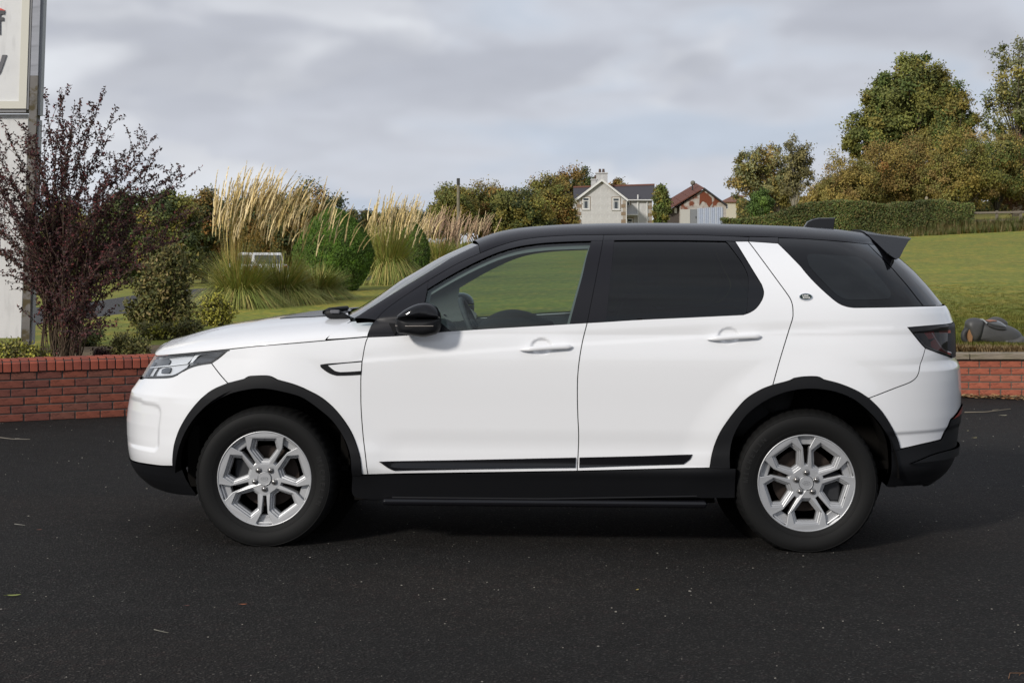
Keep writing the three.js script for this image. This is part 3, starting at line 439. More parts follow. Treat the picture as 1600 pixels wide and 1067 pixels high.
tree({ seed: 132, px: 1190, d: 80, crown: [[1190, 318, 18, 18], [1190, 308, 11, 12]], clumps: 40, leaves: 90, leaf: 0.13, clumpR: 0.25, pal: [[0.075, 0.13, 0.02], [0.10, 0.16, 0.025], [0.055, 0.09, 0.018]], trunkR: 0.06, trunkTop: 0.4, up: 0.9, name: 'conifer_tree', label: 'small bright green conifer behind the hedge near the barn' });
// trees round the house and along the left
const left = [
  [706, 325, 34, 34, 118, OLIVE, 'leftmost olive tree of the row beyond the telegraph pole'], [752, 322, 46, 34, 122, OLIVE.concat(RUST), 'broad olive and rust tree second in the row beyond the telegraph pole'], [806, 330, 48, 36, 120, DEEP.concat(OLIVE), 'dark olive tree in the middle of the row left of the house'], [856, 318, 40, 44, 126, RUST.concat(OLIVE), 'rust brown tree near the house end of the row'],
  [886, 300, 30, 34, 190, RUST, 'bronze tree behind the left end of the house roof'], [912, 292, 20, 26, 205, DEEP, 'dark bare topped tree behind the house beside its chimneys'], [965, 300, 20, 18, 215, RUST, 'rust coloured tree showing over the slate roof'],
  [1034, 316, 10, 28, 150, GREEN.concat(OLIVE), 'green brown tree between the house and the rusty barn'],
  [486, 330, 52, 42, 96, DEEP.concat(RUST), 'dark rounded tree behind the pampas grass and clipped conifer'], [400, 345, 56, 44, 100, RUST.concat(DEEP), 'rusty dark tree hidden behind the tallest pampas plumes'], [318, 345, 46, 46, 84, DEEP.concat(RUST), 'dark green and rust tree left of the tallest pampas clump'], [262, 345, 46, 44, 76, DEEP.concat(OLIVE), 'dark olive tree right of the purple barberry'], [196, 350, 46, 44, 80, DEEP, 'dark green tree seen through the purple barberry'], [115, 360, 60, 40, 90, DEEP.concat(OLIVE), 'dark tree low behind the sign post'],
  [602, 345, 36, 22, 230, OLIVE.concat(DEEP), 'distant low olive tree in the gap left of the telegraph pole'], [660, 348, 34, 20, 260, DEEP.concat(GREY), 'distant low dark tree just left of the telegraph pole'], [560, 350, 30, 24, 210, RUST.concat(DEEP), 'distant brownish tree over the clipped conifer'],
];
left.forEach(([x, y, rx, ry, d, pal, label], i) => { const far = d > 140; tree({ seed: 150 + i, px: x, d, crown: [[x, y, rx, ry], [x - rx * 0.5, y + ry * 0.6, rx * 0.75, ry * 0.6], [x + rx * 0.5, y + ry * 0.6, rx * 0.75, ry * 0.6], ...(x < 540 ? [[x, y + ry * 1.25, rx * 1.1, ry * 0.7]] : [])], clumps: far ? 60 : 125, leaves: far ? 60 : 80, leaf: far ? 0.34 : 0.21, clumpR: 0.2, pal, trunkR: 0.2, trunkTop: 0.4, limbEvery: 3, label }); });

{  // far hedgerows and copses that read as one dark band below the skyline
  const r = rng(290);
  for (const [x0, x1, y, D, n, lf, pal, label] of [[120, 905, 372, 215, 40000, 0.4, DEEP.concat(OLIVE), 'far band of hedgerow trees along the left skyline'], [1152, 1640, 308, 128, 80000, 0.2, BROWN.concat(DEEP), 'dark undergrowth filling the hillside thicket behind the hedge']]) {
    const L = new Leaves(); L.single = true;
    for (let k = 0; k < n; k++) { const u = lerp(x0, x1, r()), D2 = D + 10 * r(), p = at(u, 0, D2), g = landY(p.x, D2), top = at(u, y + 16 * (fbm(u * 0.035, 3, 3) - 0.5) * 2, D2).y, q = r(), b = 0.6 + 0.7 * vnoise(u * 0.12, q * 5), c = pick(r, pal); L.random(r, p.x, g + (top - g) * q, p.z, lf * (0.6 + 0.6 * r()), lf * 0.28, [c[0] * b, c[1] * b, c[2] * b], 0, 0.4, 0.8); }
    tag(struct('hedgerow', L.build(), leafM, 'stuff'), label, 'hedgerow');
  }
}
{  // clipped hedge along the top of the lawn
  const r = rng(301), D = 65.5, L = new Leaves(), x0 = at(1128, 0, D).x, x1 = at(1517, 0, D).x, mid = (x0 + x1) / 2, gy = landY(mid, D);
  const o = thing('hedge', 'long dark green clipped hedge along the top edge of the lawn', 'hedge', [mid, gy, -D]);
  const pal = [[0.085, 0.115, 0.026], [0.068, 0.092, 0.024], [0.11, 0.13, 0.03], [0.14, 0.115, 0.034]];
  for (let n = 0; n < 52000; n++) {
    const t = r(), X = lerp(x0, x1, t), g = landY(X, D) - gy, h = at(0, lerp(342, 317, smooth(0.0, 0.55, t)), D).y - landY(X, D) + 0.34 * (fbm(X * 0.8, 4, 3) - 0.5), dz = (r() - 0.5) * 1.1, edge = r();
    let y = h * r(), z = dz; if (edge < 0.45) z = 0.5 + 0.1 * (r() + vnoise(X * 2, y * 3) - 0.8); else if (edge < 0.7) y = h * (0.96 + 0.08 * r());
    const k = 0.55 + 0.9 * vnoise(X * 0.9, y * 1.5, 1.2), c = pick(r, pal); L.random(r, X - mid, y + g, z, 0.10, 0.032, [c[0] * k, c[1] * k, c[2] * k], 0, z > 0.4 ? 0.2 : 0.8, z > 0.4 ? 0.9 : 0);
  }
  part('foliage', L.build(), leafM, o); const st = []; for (let k = 0; k < 60; k++) { const X = lerp(x0, x1, (k + r()) / 60) - mid, g = landY(X + mid, D) - gy; st.push(tube([[X, g - 0.1, 0], [X + (r() - 0.5) * 0.3, g + 0.5, (r() - 0.5) * 0.4]], 0.03, 4, 0.012)); } part('stem', st, barkM, o);
}

// ---- shrubs close behind the left wall
function shrub(o) {
  const r = rng(o.seed), d = o.d, s = d / FPX, X = at(o.px, 0, d).x, gy = o.gy ?? landY(X, d), g = thing(o.name ?? 'shrub', o.label, o.category ?? 'shrub', [X, gy - 0.03, -d], 0, o.group), L = new Leaves(), st = [];
  const E = o.crown.map(([px, py, rx, ry]) => { const p = at(px, py, d); return { x: p.x - X, y: p.y - gy, rx: rx * s, ry: ry * s }; }), tot = E.reduce((q, e) => q + e.rx * e.ry, 0);
  for (const e of E) { const n = Math.round(o.shoots * e.rx * e.ry / tot); for (let k = 0; k < n; k++) {
    const a = r() * 6.283, b = r() * 2 - 1, q = Math.sqrt(1 - b * b), rad = Math.pow(r(), 0.4) * (0.8 + 0.35 * r()), tip = new THREE.Vector3(e.x + Math.cos(a) * q * e.rx * rad, Math.max(0.04, e.y + b * e.ry * rad), Math.sin(a) * q * e.rx * 0.9 * rad), root = new THREE.Vector3((r() - 0.5) * 0.25 + e.x * 0.6, 0, (r() - 0.5) * 0.2), c = new THREE.CatmullRomCurve3([root, root.clone().lerp(tip, 0.55).add(new THREE.Vector3(0, 0.1 * e.ry, 0)), tip]);
    if (k % (o.stemEvery ?? 3) === 0) st.push(tube(c.getPoints(4), 0.007, 4, 0.003));
    const pale = r();
    for (let m = 0; m < o.leaves; m++) { const p = c.getPoint(0.62 + 0.4 * r()), w = o.spread ?? 0.05; const col = pick(r, pale < (o.paleShare ?? 0) ? o.pale : o.pal); L.random(r, p.x + (r() - 0.5) * w, p.y + (r() - 0.5) * w, p.z + (r() - 0.5) * w, o.leaf * (0.7 + 0.6 * r()), o.leaf * 0.27, col, (tip.x - e.x) / e.rx, (tip.y - e.y) / e.ry + 0.3, tip.z / e.rx + 0.2); }
  } }
  if (st.length) part('stem', st, o.stemM ?? twigM, g); part('foliage', L.build(), leafM, g); return g;
}
const GOLD = [[0.33, 0.31, 0.035], [0.27, 0.27, 0.032], [0.38, 0.34, 0.06]], HOLLY = [[0.092, 0.098, 0.022], [0.125, 0.115, 0.028], [0.066, 0.072, 0.018], [0.15, 0.125, 0.032]];
shrub({ seed: 401, px: 258, d: 19.5, crown: [[255, 430, 50, 52], [232, 478, 40, 34], [275, 480, 38, 34], [268, 392, 28, 26]], shoots: 620, leaves: 22, leaf: 0.055, spread: 0.13, pal: HOLLY, pale: [[0.22, 0.165, 0.07], [0.16, 0.12, 0.04]], paleShare: 0.13, label: 'tall olive green shrub with straw coloured leaf edges right of the barberry' });
shrub({ seed: 402, px: 336, d: 21, crown: [[336, 482, 28, 30]], shoots: 210, leaves: 24, leaf: 0.045, spread: 0.1, pal: GOLD.concat(HOLLY), pale: GOLD, paleShare: 0.55, label: 'small golden yellow shrub at the foot of the tallest pampas clump' });
shrub({ seed: 403, px: 203, d: 14.9, gy: 0.44, crown: [[206, 538, 38, 20], [190, 532, 20, 20]], shoots: 190, leaves: 22, leaf: 0.034, spread: 0.07, pal: HOLLY, pale: [[0.30, 0.27, 0.09], [0.24, 0.22, 0.06], [0.2, 0.19, 0.06]], paleShare: 0.55, label: 'low cream and green variegated shrub on the wall beside the car bonnet' });
shrub({ seed: 404, px: 28, d: 13.9, gy: 0.44, crown: [[20, 542, 34, 18], [52, 548, 26, 14]], shoots: 180, leaves: 22, leaf: 0.034, spread: 0.07, pal: HOLLY, pale: GOLD, paleShare: 0.5, label: 'low yellow green variegated shrub on the wall below the white sign' });
shrub({ seed: 405, px: 158, d: 14.9, gy: 0.45, crown: [[158, 545, 20, 9]], shoots: 60, leaves: 14, leaf: 0.028, spread: 0.05, pal: [[0.05, 0.02, 0.02], [0.07, 0.03, 0.025]], label: 'little dull purple shrub just right of the barberry stems' });
shrub({ seed: 406, px: 262, d: 18.2, crown: [[240, 512, 36, 13], [292, 506, 34, 15]], shoots: 170, leaves: 22, leaf: 0.04, spread: 0.09, pal: HOLLY.concat([[0.12, 0.12, 0.03]]), pale: GOLD, paleShare: 0.2, label: 'low spreading olive shrub at the foot of the tall shrub, above the car bonnet' });
shrub({ seed: 407, px: 128, d: 17.0, crown: [[126, 520, 40, 18]], shoots: 120, leaves: 20, leaf: 0.036, spread: 0.08, pal: HOLLY.concat(DEEP), pale: GOLD, paleShare: 0.08, label: 'dull dark green low shrub seen between the barberry stems' });
{  // the big purple barberry: many arching canes set with small leaves
  const r = rng(420), D = 14.6, o = thing('barberry_bush', 'large purple leaved barberry with long arching shoots behind the brick wall', 'bush', [at(90, 0, D).x, 0.43, -D]), L = new Leaves(), canes = [];
  const S = D / FPX, to = (px, py, z) => { const p = at(px, py, D); return new THREE.Vector3(p.x - o.position.x, p.y - o.position.y, z); };
  const pal = [[0.0561, 0.0145, 0.0158], [0.0363, 0.0112, 0.0132], [0.0726, 0.0172, 0.0172], [0.0264, 0.0119, 0.0119], [0.0594, 0.0277, 0.0172]], redder = [[0.132, 0.0251, 0.0238], [0.1056, 0.0224, 0.0224]];
  const cane = (root, mid, tip, rad, leafFrom, density, side) => {
    const c = new THREE.CatmullRomCurve3([root, mid, tip], false, 'centripetal'), len = c.getLength(); canes.push(tube(c.getPoints(9), rad, 5, 0.0016));
    const n = Math.round(len * density);
    for (let k = 0; k < n; k++) { const t = leafFrom + (1 - leafFrom) * r(), p = c.getPoint(t), w = 0.02 + 0.02 * (1 - t); const col = pick(r, r() < 0.12 ? redder : pal); L.random(r, p.x + (r() - 0.5) * w, p.y + (r() - 0.5) * w, p.z + (r() - 0.5) * w, 0.030 * (0.7 + 0.7 * r()), 0.0095, col, 0, 0.2, 0.3, 0.2); }
    if (side) for (let k = 0; k < side; k++) { const t = 0.3 + 0.62 * r(), p = c.getPoint(t), q = c.getTangent(t), l = (0.16 + 0.36 * r()) * (1.1 - t * 0.5), a = new THREE.Vector3(q.x * 0.55 + (r() - 0.5) * 1.5, Math.abs(q.y) * 0.5 + (r() - 0.15) * 0.8, (r() - 0.5) * 1.5).normalize(); cane(p.clone(), p.clone().addScaledVector(a, l * 0.5).add(new THREE.Vector3(0, 0.02, 0)), p.clone().addScaledVector(a, l).add(new THREE.Vector3(0, -0.015, 0)), 0.003, 0.1, 88, 0); }
  };
  // the long shoots that stand clear against the sky, tip by tip
  const tips = [[66, 136], [110, 141], [152, 128], [186, 168], [248, 210], [231, 240], [242, 250], [278, 256], [268, 300], [215, 200], [90, 170], [30, 190], [8, 205], [130, 165], [170, 215], [200, 235], [60, 215], [3, 262], [288, 330], [296, 368]];
  for (const [px, py] of tips) { const rt = to(72 + 44 * r() + (px - 120) * 0.10, 556, (r() - 0.5) * 0.25), tp = to(px, py, (r() - 0.5) * 0.7), md = rt.clone().lerp(tp, 0.55).add(new THREE.Vector3((80 - px) * S * 0.22, 0.14 + 0.1 * r(), 0)); cane(rt, md, tp, 0.008, 0.25, 100, 14); }
  for (let k = 0; k < 46; k++) { const a = lerp(-1.05, 1.2, r()), h = 190 + 170 * r(), px = 92 + Math.sin(a) * h * 0.80, py = 556 - Math.cos(a * 0.80) * h * (1 + 0.16 * r()), rt = to(66 + 56 * r(), 557, (r() - 0.5) * 0.4), tp = to(px, py, (r() - 0.5) * 1.0), md = rt.clone().lerp(tp, 0.5).add(new THREE.Vector3((90 - px) * S * 0.2, 0.12, 0)); cane(rt, md, tp, 0.006, 0.16, 78, 11); }
  for (let k = 0; k < 9; k++) { const rt = to(60 + 70 * r(), 557, (r() - 0.3) * 0.5), tp = to(40 + 190 * r(), 440 + 80 * r(), (r() - 0.3) * 1.1), md = rt.clone().lerp(tp, 0.5).add(new THREE.Vector3(0, 0.08, 0)); cane(rt, md, tp, 0.005, 0.1, 90, 9); }
  part('cane', canes, twigM, o); part('foliage', L.build(), leafM, o);
}
// ---- pampas grasses: fountains of leaf blades, straw stems and feathery plumes leaning to the right
function pampas(o) {
  const r = rng(o.seed), d = o.d, S = d / FPX, X = at(o.px, 0, d).x, gy = landY(X, d), g = thing('pampas_grass', o.label, 'grass clump', [X, gy, -d], 0, 'pampas grass clumps beside the road'), L = new Leaves(), P = new Leaves(), T = new Leaves();
  const W = o.w * S, H = o.h * S, tall = o.plume * S;
  const strip = (B, pts, w, c) => { for (let i = 0; i < pts.length - 1; i++) { const a = pts[i], b = pts[i + 1], wa = w * (1 - i / pts.length), dx = b.x - a.x, dy = b.y - a.y, dz = b.z - a.z, l = Math.hypot(dx, dz) || 1, cx = -dz / l || 1, cz = dx / l, k = B.p.length / 3, wb = w * (1 - (i + 1) / pts.length);
    B.p.push(a.x - cx * wa, a.y, a.z - cz * wa, a.x + cx * wa, a.y, a.z + cz * wa, b.x + cx * wb, b.y, b.z + cz * wb, b.x - cx * wb, b.y, b.z - cz * wb); const nn = Math.hypot(dx, dy, dz) || 1, nx = -dx / l * dy / nn, ny = l / nn, nz = -dz / l * dy / nn; for (let q = 0; q < 4; q++) { B.n.push(nx, ny + 0.15, nz); B.c.push(...c); } B.i.push(k, k + 1, k + 2, k, k + 2, k + 3); } };
  const v = (x, y, z) => new THREE.Vector3(x, y, z), blades = [[0.24, 0.29, 0.06], [0.30, 0.31, 0.07], [0.33, 0.30, 0.08], [0.19, 0.25, 0.05], [0.27, 0.30, 0.07], [0.46, 0.36, 0.12]];
  for (let n = 0; n < o.blades; n++) { const lax = r() < 0.5, a = r() * 6.283, out = W * (lax ? 0.6 + 0.95 * r() : 0.25 + 0.9 * r()), h = H * (lax ? 0.45 + 0.4 * r() : 0.5 + 0.65 * r()), br = W * 0.42 * Math.sqrt(r()), bx = Math.cos(a) * br, bz = Math.sin(a) * br, c = pick(r, blades), p = []; for (let k = 0; k <= 5; k++) { const t = k / 5; p.push(v(bx + Math.cos(a) * out * Math.pow(t, 1.5), h * (lax ? 1.9 * t - t * t * (1.05 + 0.75 * out / W) : 1.35 * t - 0.52 * t * t * (0.35 + 0.75 * out / W)), bz + Math.sin(a) * out * Math.pow(t, 1.5))); } strip(L, p, 0.0085 * o.thick, c); }
  const straw = o.straw ?? [[0.48, 0.37, 0.13], [0.42, 0.31, 0.10], [0.36, 0.30, 0.09]], feather = o.feather ?? [[0.62, 0.49, 0.25], [0.54, 0.41, 0.18], [0.68, 0.55, 0.31], [0.48, 0.36, 0.14]];
  for (let n = 0; n < o.stems; n++) {
    const a = r() * 6.283, rr = Math.sqrt(r()), fx = Math.cos(a) * rr, fz = Math.sin(a) * rr, hh = tall * (o.low + (1 - o.low) * Math.pow(r(), 0.7)) * (1 - 0.12 * rr), sd = fx * 0.5 + 0.5, lean = o.lean * W * (0.1 + 0.9 * sd) * (0.6 + 0.7 * r()) + fx * W * 0.4, p = [];
    for (let k = 0; k <= 7; k++) { const t = k / 7; p.push(v(fx * W * 0.35 + lean * Math.pow(t, 1.8), hh * t * (1 - 0.04 * t), fz * W * 0.5 * (0.6 + 0.5 * t))); }
    const cs = pick(r, straw); strip(T, p, 0.0060 * o.thick, cs); const q = p.map((e) => v(e.x + 0.001, e.y, e.z + 0.004)); strip(T, q.map((e, k) => v(e.x + 0.003, e.y, e.z)), 0.0035 * o.thick, cs);
    // the plume bends over at its end
    const base = p[7], dir = v(0.02 + (0.10 + 0.32 * r()) * sd * (o.lean + 0.4), 1, (r() - 0.5) * 0.4).normalize(), pl = (0.40 + 0.34 * r()) * o.pl, c0 = pick(r, feather), droop = 0.05 + 0.5 * r() * r() * (0.4 + sd);
    for (let m = 0; m < o.feathers; m++) { const t = r(), bx = base.x + dir.x * pl * t + droop * pl * t * t * 0.75, by = base.y + dir.y * pl * t - droop * pl * t * t * 0.75, bz = base.z + dir.z * pl * t, len = (0.06 + 0.07 * r()) * o.pl * (1.1 - 0.6 * t), sx = (r() - 0.4) * 0.7, kk = 0.8 + 0.4 * r(), ux = (dir.x + droop * 1.5 * t + sx * 0.5) * len, uy = (dir.y - droop * 1.5 * t) * len, uz = (r() - 0.5) * 0.7 * len, w = 0.0052 * o.thick; P.leaf(bx, by, bz, ux, uy, uz, w, w * 0.3, w * 0.5, -0.3, 0.3, 0.9, [c0[0] * kk, c0[1] * kk, c0[2] * kk]); }
  }
  part('leaf_blades', L.build(), leafM, g); part('stems', T.build(), leafM, g); part('plumes', P.build(), leafM, g); return g;
}
const PINK = [[0.36, 0.24, 0.15], [0.42, 0.29, 0.18], [0.30, 0.19, 0.12]];
pampas({ seed: 501, px: 374, d: 26, w: 66, h: 80, plume: 186, stems: 210, low: 0.6, lean: 0.75, blades: 2800, feathers: 84, pl: 1, thick: 1, label: 'tallest pampas clump with a sheaf of pale plumes in front of the white car' });
pampas({ seed: 502, px: 440, d: 27, w: 60, h: 72, plume: 168, stems: 44, low: 0.48, lean: 0.8, blades: 2400, feathers: 66, pl: 1, thick: 1, label: 'pampas clump between the tallest plumes and the clipped conifer' });
pampas({ seed: 503, px: 496, d: 28.5, w: 50, h: 50, plume: 128, stems: 15, low: 0.55, lean: 0.9, blades: 2600, feathers: 80, pl: 0.95, thick: 1, label: 'short pampas clump whose plumes lean across the clipped conifer' });
pampas({ seed: 504, px: 606, d: 37, w: 50, h: 92, plume: 118, stems: 120, low: 0.5, lean: 0.3, blades: 2400, feathers: 60, pl: 1.1, thick: 1.3, label: 'pampas clump right of the clipped conifer with upright straw plumes' });
pampas({ seed: 505, px: 640, d: 42, w: 36, h: 60, plume: 92, stems: 80, low: 0.55, lean: 0.4, blades: 1500, feathers: 50, pl: 1.1, thick: 1.4, label: 'pampas clump over the smaller conifer', });
pampas({ seed: 506, px: 684, d: 46, w: 40, h: 52, plume: 78, stems: 100, low: 0.5, lean: 0.5, blades: 1500, feathers: 50, pl: 1.1, thick: 1.5, feather: PINK, label: 'pinkish brown pampas clump above the windscreen' });
pampas({ seed: 507, px: 724, d: 50, w: 36, h: 44, plume: 66, stems: 80, low: 0.5, lean: 0.6, blades: 600, feathers: 46, pl: 1.1, thick: 1.6, feather: PINK.concat([[0.46, 0.36, 0.2]]), label: 'farthest pampas clump at the foot of the telegraph pole' });
// ---- clipped conifers
function conifer(o) {
  const r = rng(o.seed), d = o.d, S = d / FPX, X = at(o.px, 0, d).x, gy = landY(X, d) - 0.02, g = thing('clipped_conifer', o.label, 'conifer', [X, gy, -d], 0, 'clipped conifers among the pampas grass'), L = new Leaves(), W = o.w * S, H = o.h * S;
  const prof = (t) => Math.pow(Math.sin(Math.PI * clamp(0.16 + 0.84 * t, 0, 1)), 0.62) * (t < 0.4 ? lerp(0.86, 1, t / 0.4) : 1);
  const rad = (t, a) => W * prof(t) * (0.93 + 0.13 * vnoise(Math.cos(a) * 3 + 9, t * 6, Math.sin(a) * 3 + 9));
  part('trunk', tube([[0, -0.1, 0], [0, H * 0.6, 0]], 0.07, 7, 0.03), barkM, g);
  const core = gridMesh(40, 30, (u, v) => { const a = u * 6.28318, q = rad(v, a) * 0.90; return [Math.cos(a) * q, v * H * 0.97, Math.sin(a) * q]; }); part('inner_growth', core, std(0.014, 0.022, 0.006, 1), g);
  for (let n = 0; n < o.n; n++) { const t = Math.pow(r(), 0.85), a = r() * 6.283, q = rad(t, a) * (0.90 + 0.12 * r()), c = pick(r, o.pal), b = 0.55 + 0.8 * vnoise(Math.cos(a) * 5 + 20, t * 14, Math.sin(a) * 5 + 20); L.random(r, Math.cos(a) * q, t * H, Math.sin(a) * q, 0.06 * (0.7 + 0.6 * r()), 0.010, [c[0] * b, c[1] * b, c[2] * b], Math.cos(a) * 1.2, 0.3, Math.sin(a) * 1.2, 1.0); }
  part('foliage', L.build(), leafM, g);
}
const FIR = [[0.085, 0.165, 0.015], [0.11, 0.195, 0.018], [0.06, 0.12, 0.012]];
conifer({ seed: 601, px: 521, d: 33, w: 61, h: 128, n: 64000, pal: FIR, label: 'big dark green clipped conifer shaped like an egg behind the pampas plumes' });
conifer({ seed: 602, px: 645, d: 41, w: 26, h: 86, n: 16000, pal: FIR.concat([[0.07, 0.09, 0.02]]), label: 'smaller clipped conifer half covered by straw coloured pampas' });
// ------------------------------------------------------------------ the car's body as smooth surfaces
// car axes: x runs to the tail, y up, z towards the near (left-hand) side; origin on the ground under the middle of the wheelbase
const CAR_T = [0.1519, 0, -8.408], CAR_R = -3.05 * Math.PI / 180, WB = 2.7415;
const cosR = Math.cos(CAR_R), sinR = Math.sin(CAR_R);
function px(x, y, z) { const wx = cosR * x + sinR * z + CAR_T[0], wz = -sinR * x + cosR * z + CAR_T[2], d = -wz; return [CX + FPX * wx / d, HZ - FPX * (y - CAMY) / d, d]; }
function onPlane(u, v, z0) {       // photograph pixel -> car x, y on the plane z = z0
  const rx = (u - CX) / FPX, ry = (HZ - v) / FPX, dx = cosR * rx - sinR * -1, dz = sinR * rx + cosR * -1;      // ray (rx, ry, -1) in car axes
  const ox = cosR * -CAR_T[0] - sinR * -CAR_T[2], oz = sinR * -CAR_T[0] + cosR * -CAR_T[2], t = (z0 - oz) / dz;
  return [ox + dx * t, CAMY + ry * t];
}
const YB = 1.085, WBELT = 0.930, sF = -1.15, sR = 1.35, NF = 2.3, MF = 2.8, NR = 3.0, MR = 2.6, GQ = 2.0, GP = 4.0;
const corner = (t, n, m) => (t >= 1 ? 1 : t <= 0 ? 0 : Math.pow(1 - Math.pow(1 - t, n), 1 / m));
class Curve1 { constructor(pts) { this.p = pts.map((e) => e.slice()).sort((a, b) => a[0] - b[0]); } at(x) { return tab(this.p, x); } smooth(k) { for (let q = 0; q < k; q++) { const o = this.p.map((e) => e[1]); for (let i = 1; i < o.length - 1; i++) this.p[i][1] = 0.25 * o[i - 1] + 0.5 * o[i] + 0.25 * o[i + 1]; } } }
function spline(T, x) { const n = T.length; if (x <= T[0][0]) return T[0][1]; if (x >= T[n - 1][0]) return T[n - 1][1]; let i = 0; while (x > T[i + 1][0]) i++; const h = T[i + 1][0] - T[i][0], t = (x - T[i][0]) / h, sl = (k) => (k <= 0 || k >= n - 1 ? (k <= 0 ? (T[1][1] - T[0][1]) / (T[1][0] - T[0][0]) : (T[n - 1][1] - T[n - 2][1]) / (T[n - 1][0] - T[n - 2][0])) : (T[k + 1][1] - T[k - 1][1]) / (T[k + 1][0] - T[k - 1][0])), a = T[i][1], b = T[i + 1][1], m0 = sl(i) * h, m1 = sl(i + 1) * h, t2 = t * t, t3 = t2 * t; return (2 * t3 - 3 * t2 + 1) * a + (t3 - 2 * t2 + t) * m0 + (-2 * t3 + 3 * t2) * b + (t3 - t2) * m1; }
const WL = [[0.14, 0.83], [0.22, 0.868], [0.30, 0.895], [0.36, 0.915], [0.41, 0.933], [0.47, 0.934], [0.56, 0.931], [0.70, 0.937], [0.85, 0.945], [0.96, 0.947], [1.03, 0.940], [1.085, 0.930]];
const barrel = (x) => 1 - 0.010 * Math.pow((x - 0.1) / 1.5, 2) - (x < -0.9 ? 0.02 * Math.pow((x + 0.9) / 1.0, 2) : 0);
function arcTable(L, W, n, m) { const N = 600, A = [0], T = [0]; let x0 = 0, z0 = 0, s = 0; for (let i = 1; i <= N; i++) { const t = Math.pow(i / N, 3), x = t * L, z = W * corner(t, n, m); s += Math.hypot(x - x0, z - z0); x0 = x; z0 = z; A.push(s); T.push(t); } return { len: s, t(a) { const v = a * s; let lo = 0, hi = N; while (hi - lo > 1) { const k = (lo + hi) >> 1; if (A[k] <= v) lo = k; else hi = k; } return lerp(T[lo], T[hi], clamp((v - A[lo]) / (A[hi] - A[lo]), 0, 1)); } }; }
const AF = arcTable(0.93, 0.94, NF, MF), AR = arcTable(0.92, 0.93, NR, MR), s0 = sF - AF.len, sE = sR + AR.len;
let xfC = new Curve1([[0.15, -1.98], [0.45, -2.05], [0.9, -2.05], [1.1, -1.98]]), xrC = new Curve1([[0.15, 2.1], [0.5, 2.25], [1.0, 2.25], [1.15, 2.2], [1.65, 1.8]]);
let ycC = null;                                       // height of the car's middle line over the cabin
{ const p = []; for (let x = -1.3; x <= 2.301; x += 0.05) p.push([x, x < -1.05 ? 1.16 : x < -0.3 ? lerp(1.17, 1.58, (x + 1.05) / 0.75) : x < 0.2 ? lerp(1.58, 1.67, (x + 0.3) / 0.5) : x < 1.4 ? 1.67 : 1.64]); ycC = new Curve1(p); }
const dents = [];                                     // local hollows and swellings of the skin, added along z
function Wside(x, y) { if (y <= YB) return spline(WL, y) * barrel(x); const yc = ycC.at(x), t = clamp((y - YB) / Math.max(0.02, yc - YB), 0, 0.9999); return WBELT * barrel(x) * Math.pow(1 - Math.pow(t, GQ), 1 / GP); }
function Lsurf(s, y) {
  let x, k = 1;
  if (s < sF) { const a = (s - s0) / AF.len, m = a < 0 ? -1 : 1, t = AF.t(Math.min(1, Math.abs(a))), xf = xfC.at(y); x = xf + t * (sF - xf); k = m * corner(t, NF, MF); }
  else if (s > sR) { const a = (sE - s) / AR.len, m = a < 0 ? -1 : 1, t = AR.t(Math.min(1, Math.abs(a))), xr = xrC.at(y); x = xr - t * (xr - sR); k = m * corner(t, NR, MR); }
  else x = s;
  let z = Wside(x, y) * k;
  for (const f of dents) { const q = f(s, x, y); if (q) { const ak = Math.abs(k); z += q * (ak > 0.999 ? 1 : Math.sign(k) * ak * ak); if (ak < 0.95 && s < sF) x += -q * (1 - ak); else if (ak < 0.95) x += q * (1 - ak); } }
  return [x, y, z];
}
function superTable(p, q, W, h) { const N = 600, A = [0], Z = [1], T = [0]; let s = 0; for (let i = 1; i <= N; i++) { const f = i / N * Math.PI / 2, z = Math.pow(Math.cos(f), 2 / p), t = Math.pow(Math.sin(f), 2 / q); s += Math.hypot((z - Z[i - 1]) * W, (t - T[i - 1]) * h); A.push(s); Z.push(i === N ? 0 : z); T.push(t); } return { len: s, at(v) { let far = 1; if (v > s) { v = 2 * s - v; far = -1; } v = clamp(v, 0, s); let lo = 0, hi = N; while (hi - lo > 1) { const k = (lo + hi) >> 1; if (A[k] <= v) lo = k; else hi = k; } const u = clamp((v - A[lo]) / (A[hi] - A[lo]), 0, 1); return [far * lerp(Z[lo], Z[hi], u), lerp(T[lo], T[hi], u)]; } }; }
const GT = superTable(GP, GQ, 0.92, 0.55);
function Gsurf(x, v) {                                  // cabin and roof: x along, v across from belt to belt
  const [ze, t] = GT.at(v), yc = Math.max(YB + 0.02, ycC.at(x)), y = YB + (yc - YB) * t; let z = WBELT * barrel(x) * ze;
  if (x > sR) { const xr = xrC.at(y); z *= corner((xr - x) / Math.max(0.05, xr - sR), NR, MR); }
  return [x, y, z];
}
const HP = 2.9, HQ = 1.9, HT = superTable(HP, HQ, 0.9, 0.14);
let yhC = null, yeC = null;                            // bonnet: middle line height and edge height, by s
function Hsurf(s, v) { const ye = yeC.at(s), b = Lsurf(s, ye), [ze, t] = HT.at(v), yh = Math.max(ye + 0.003, yhC.at(b[0])); return [b[0] - 0.0, ye + (yh - ye) * t, b[2] * ze]; }

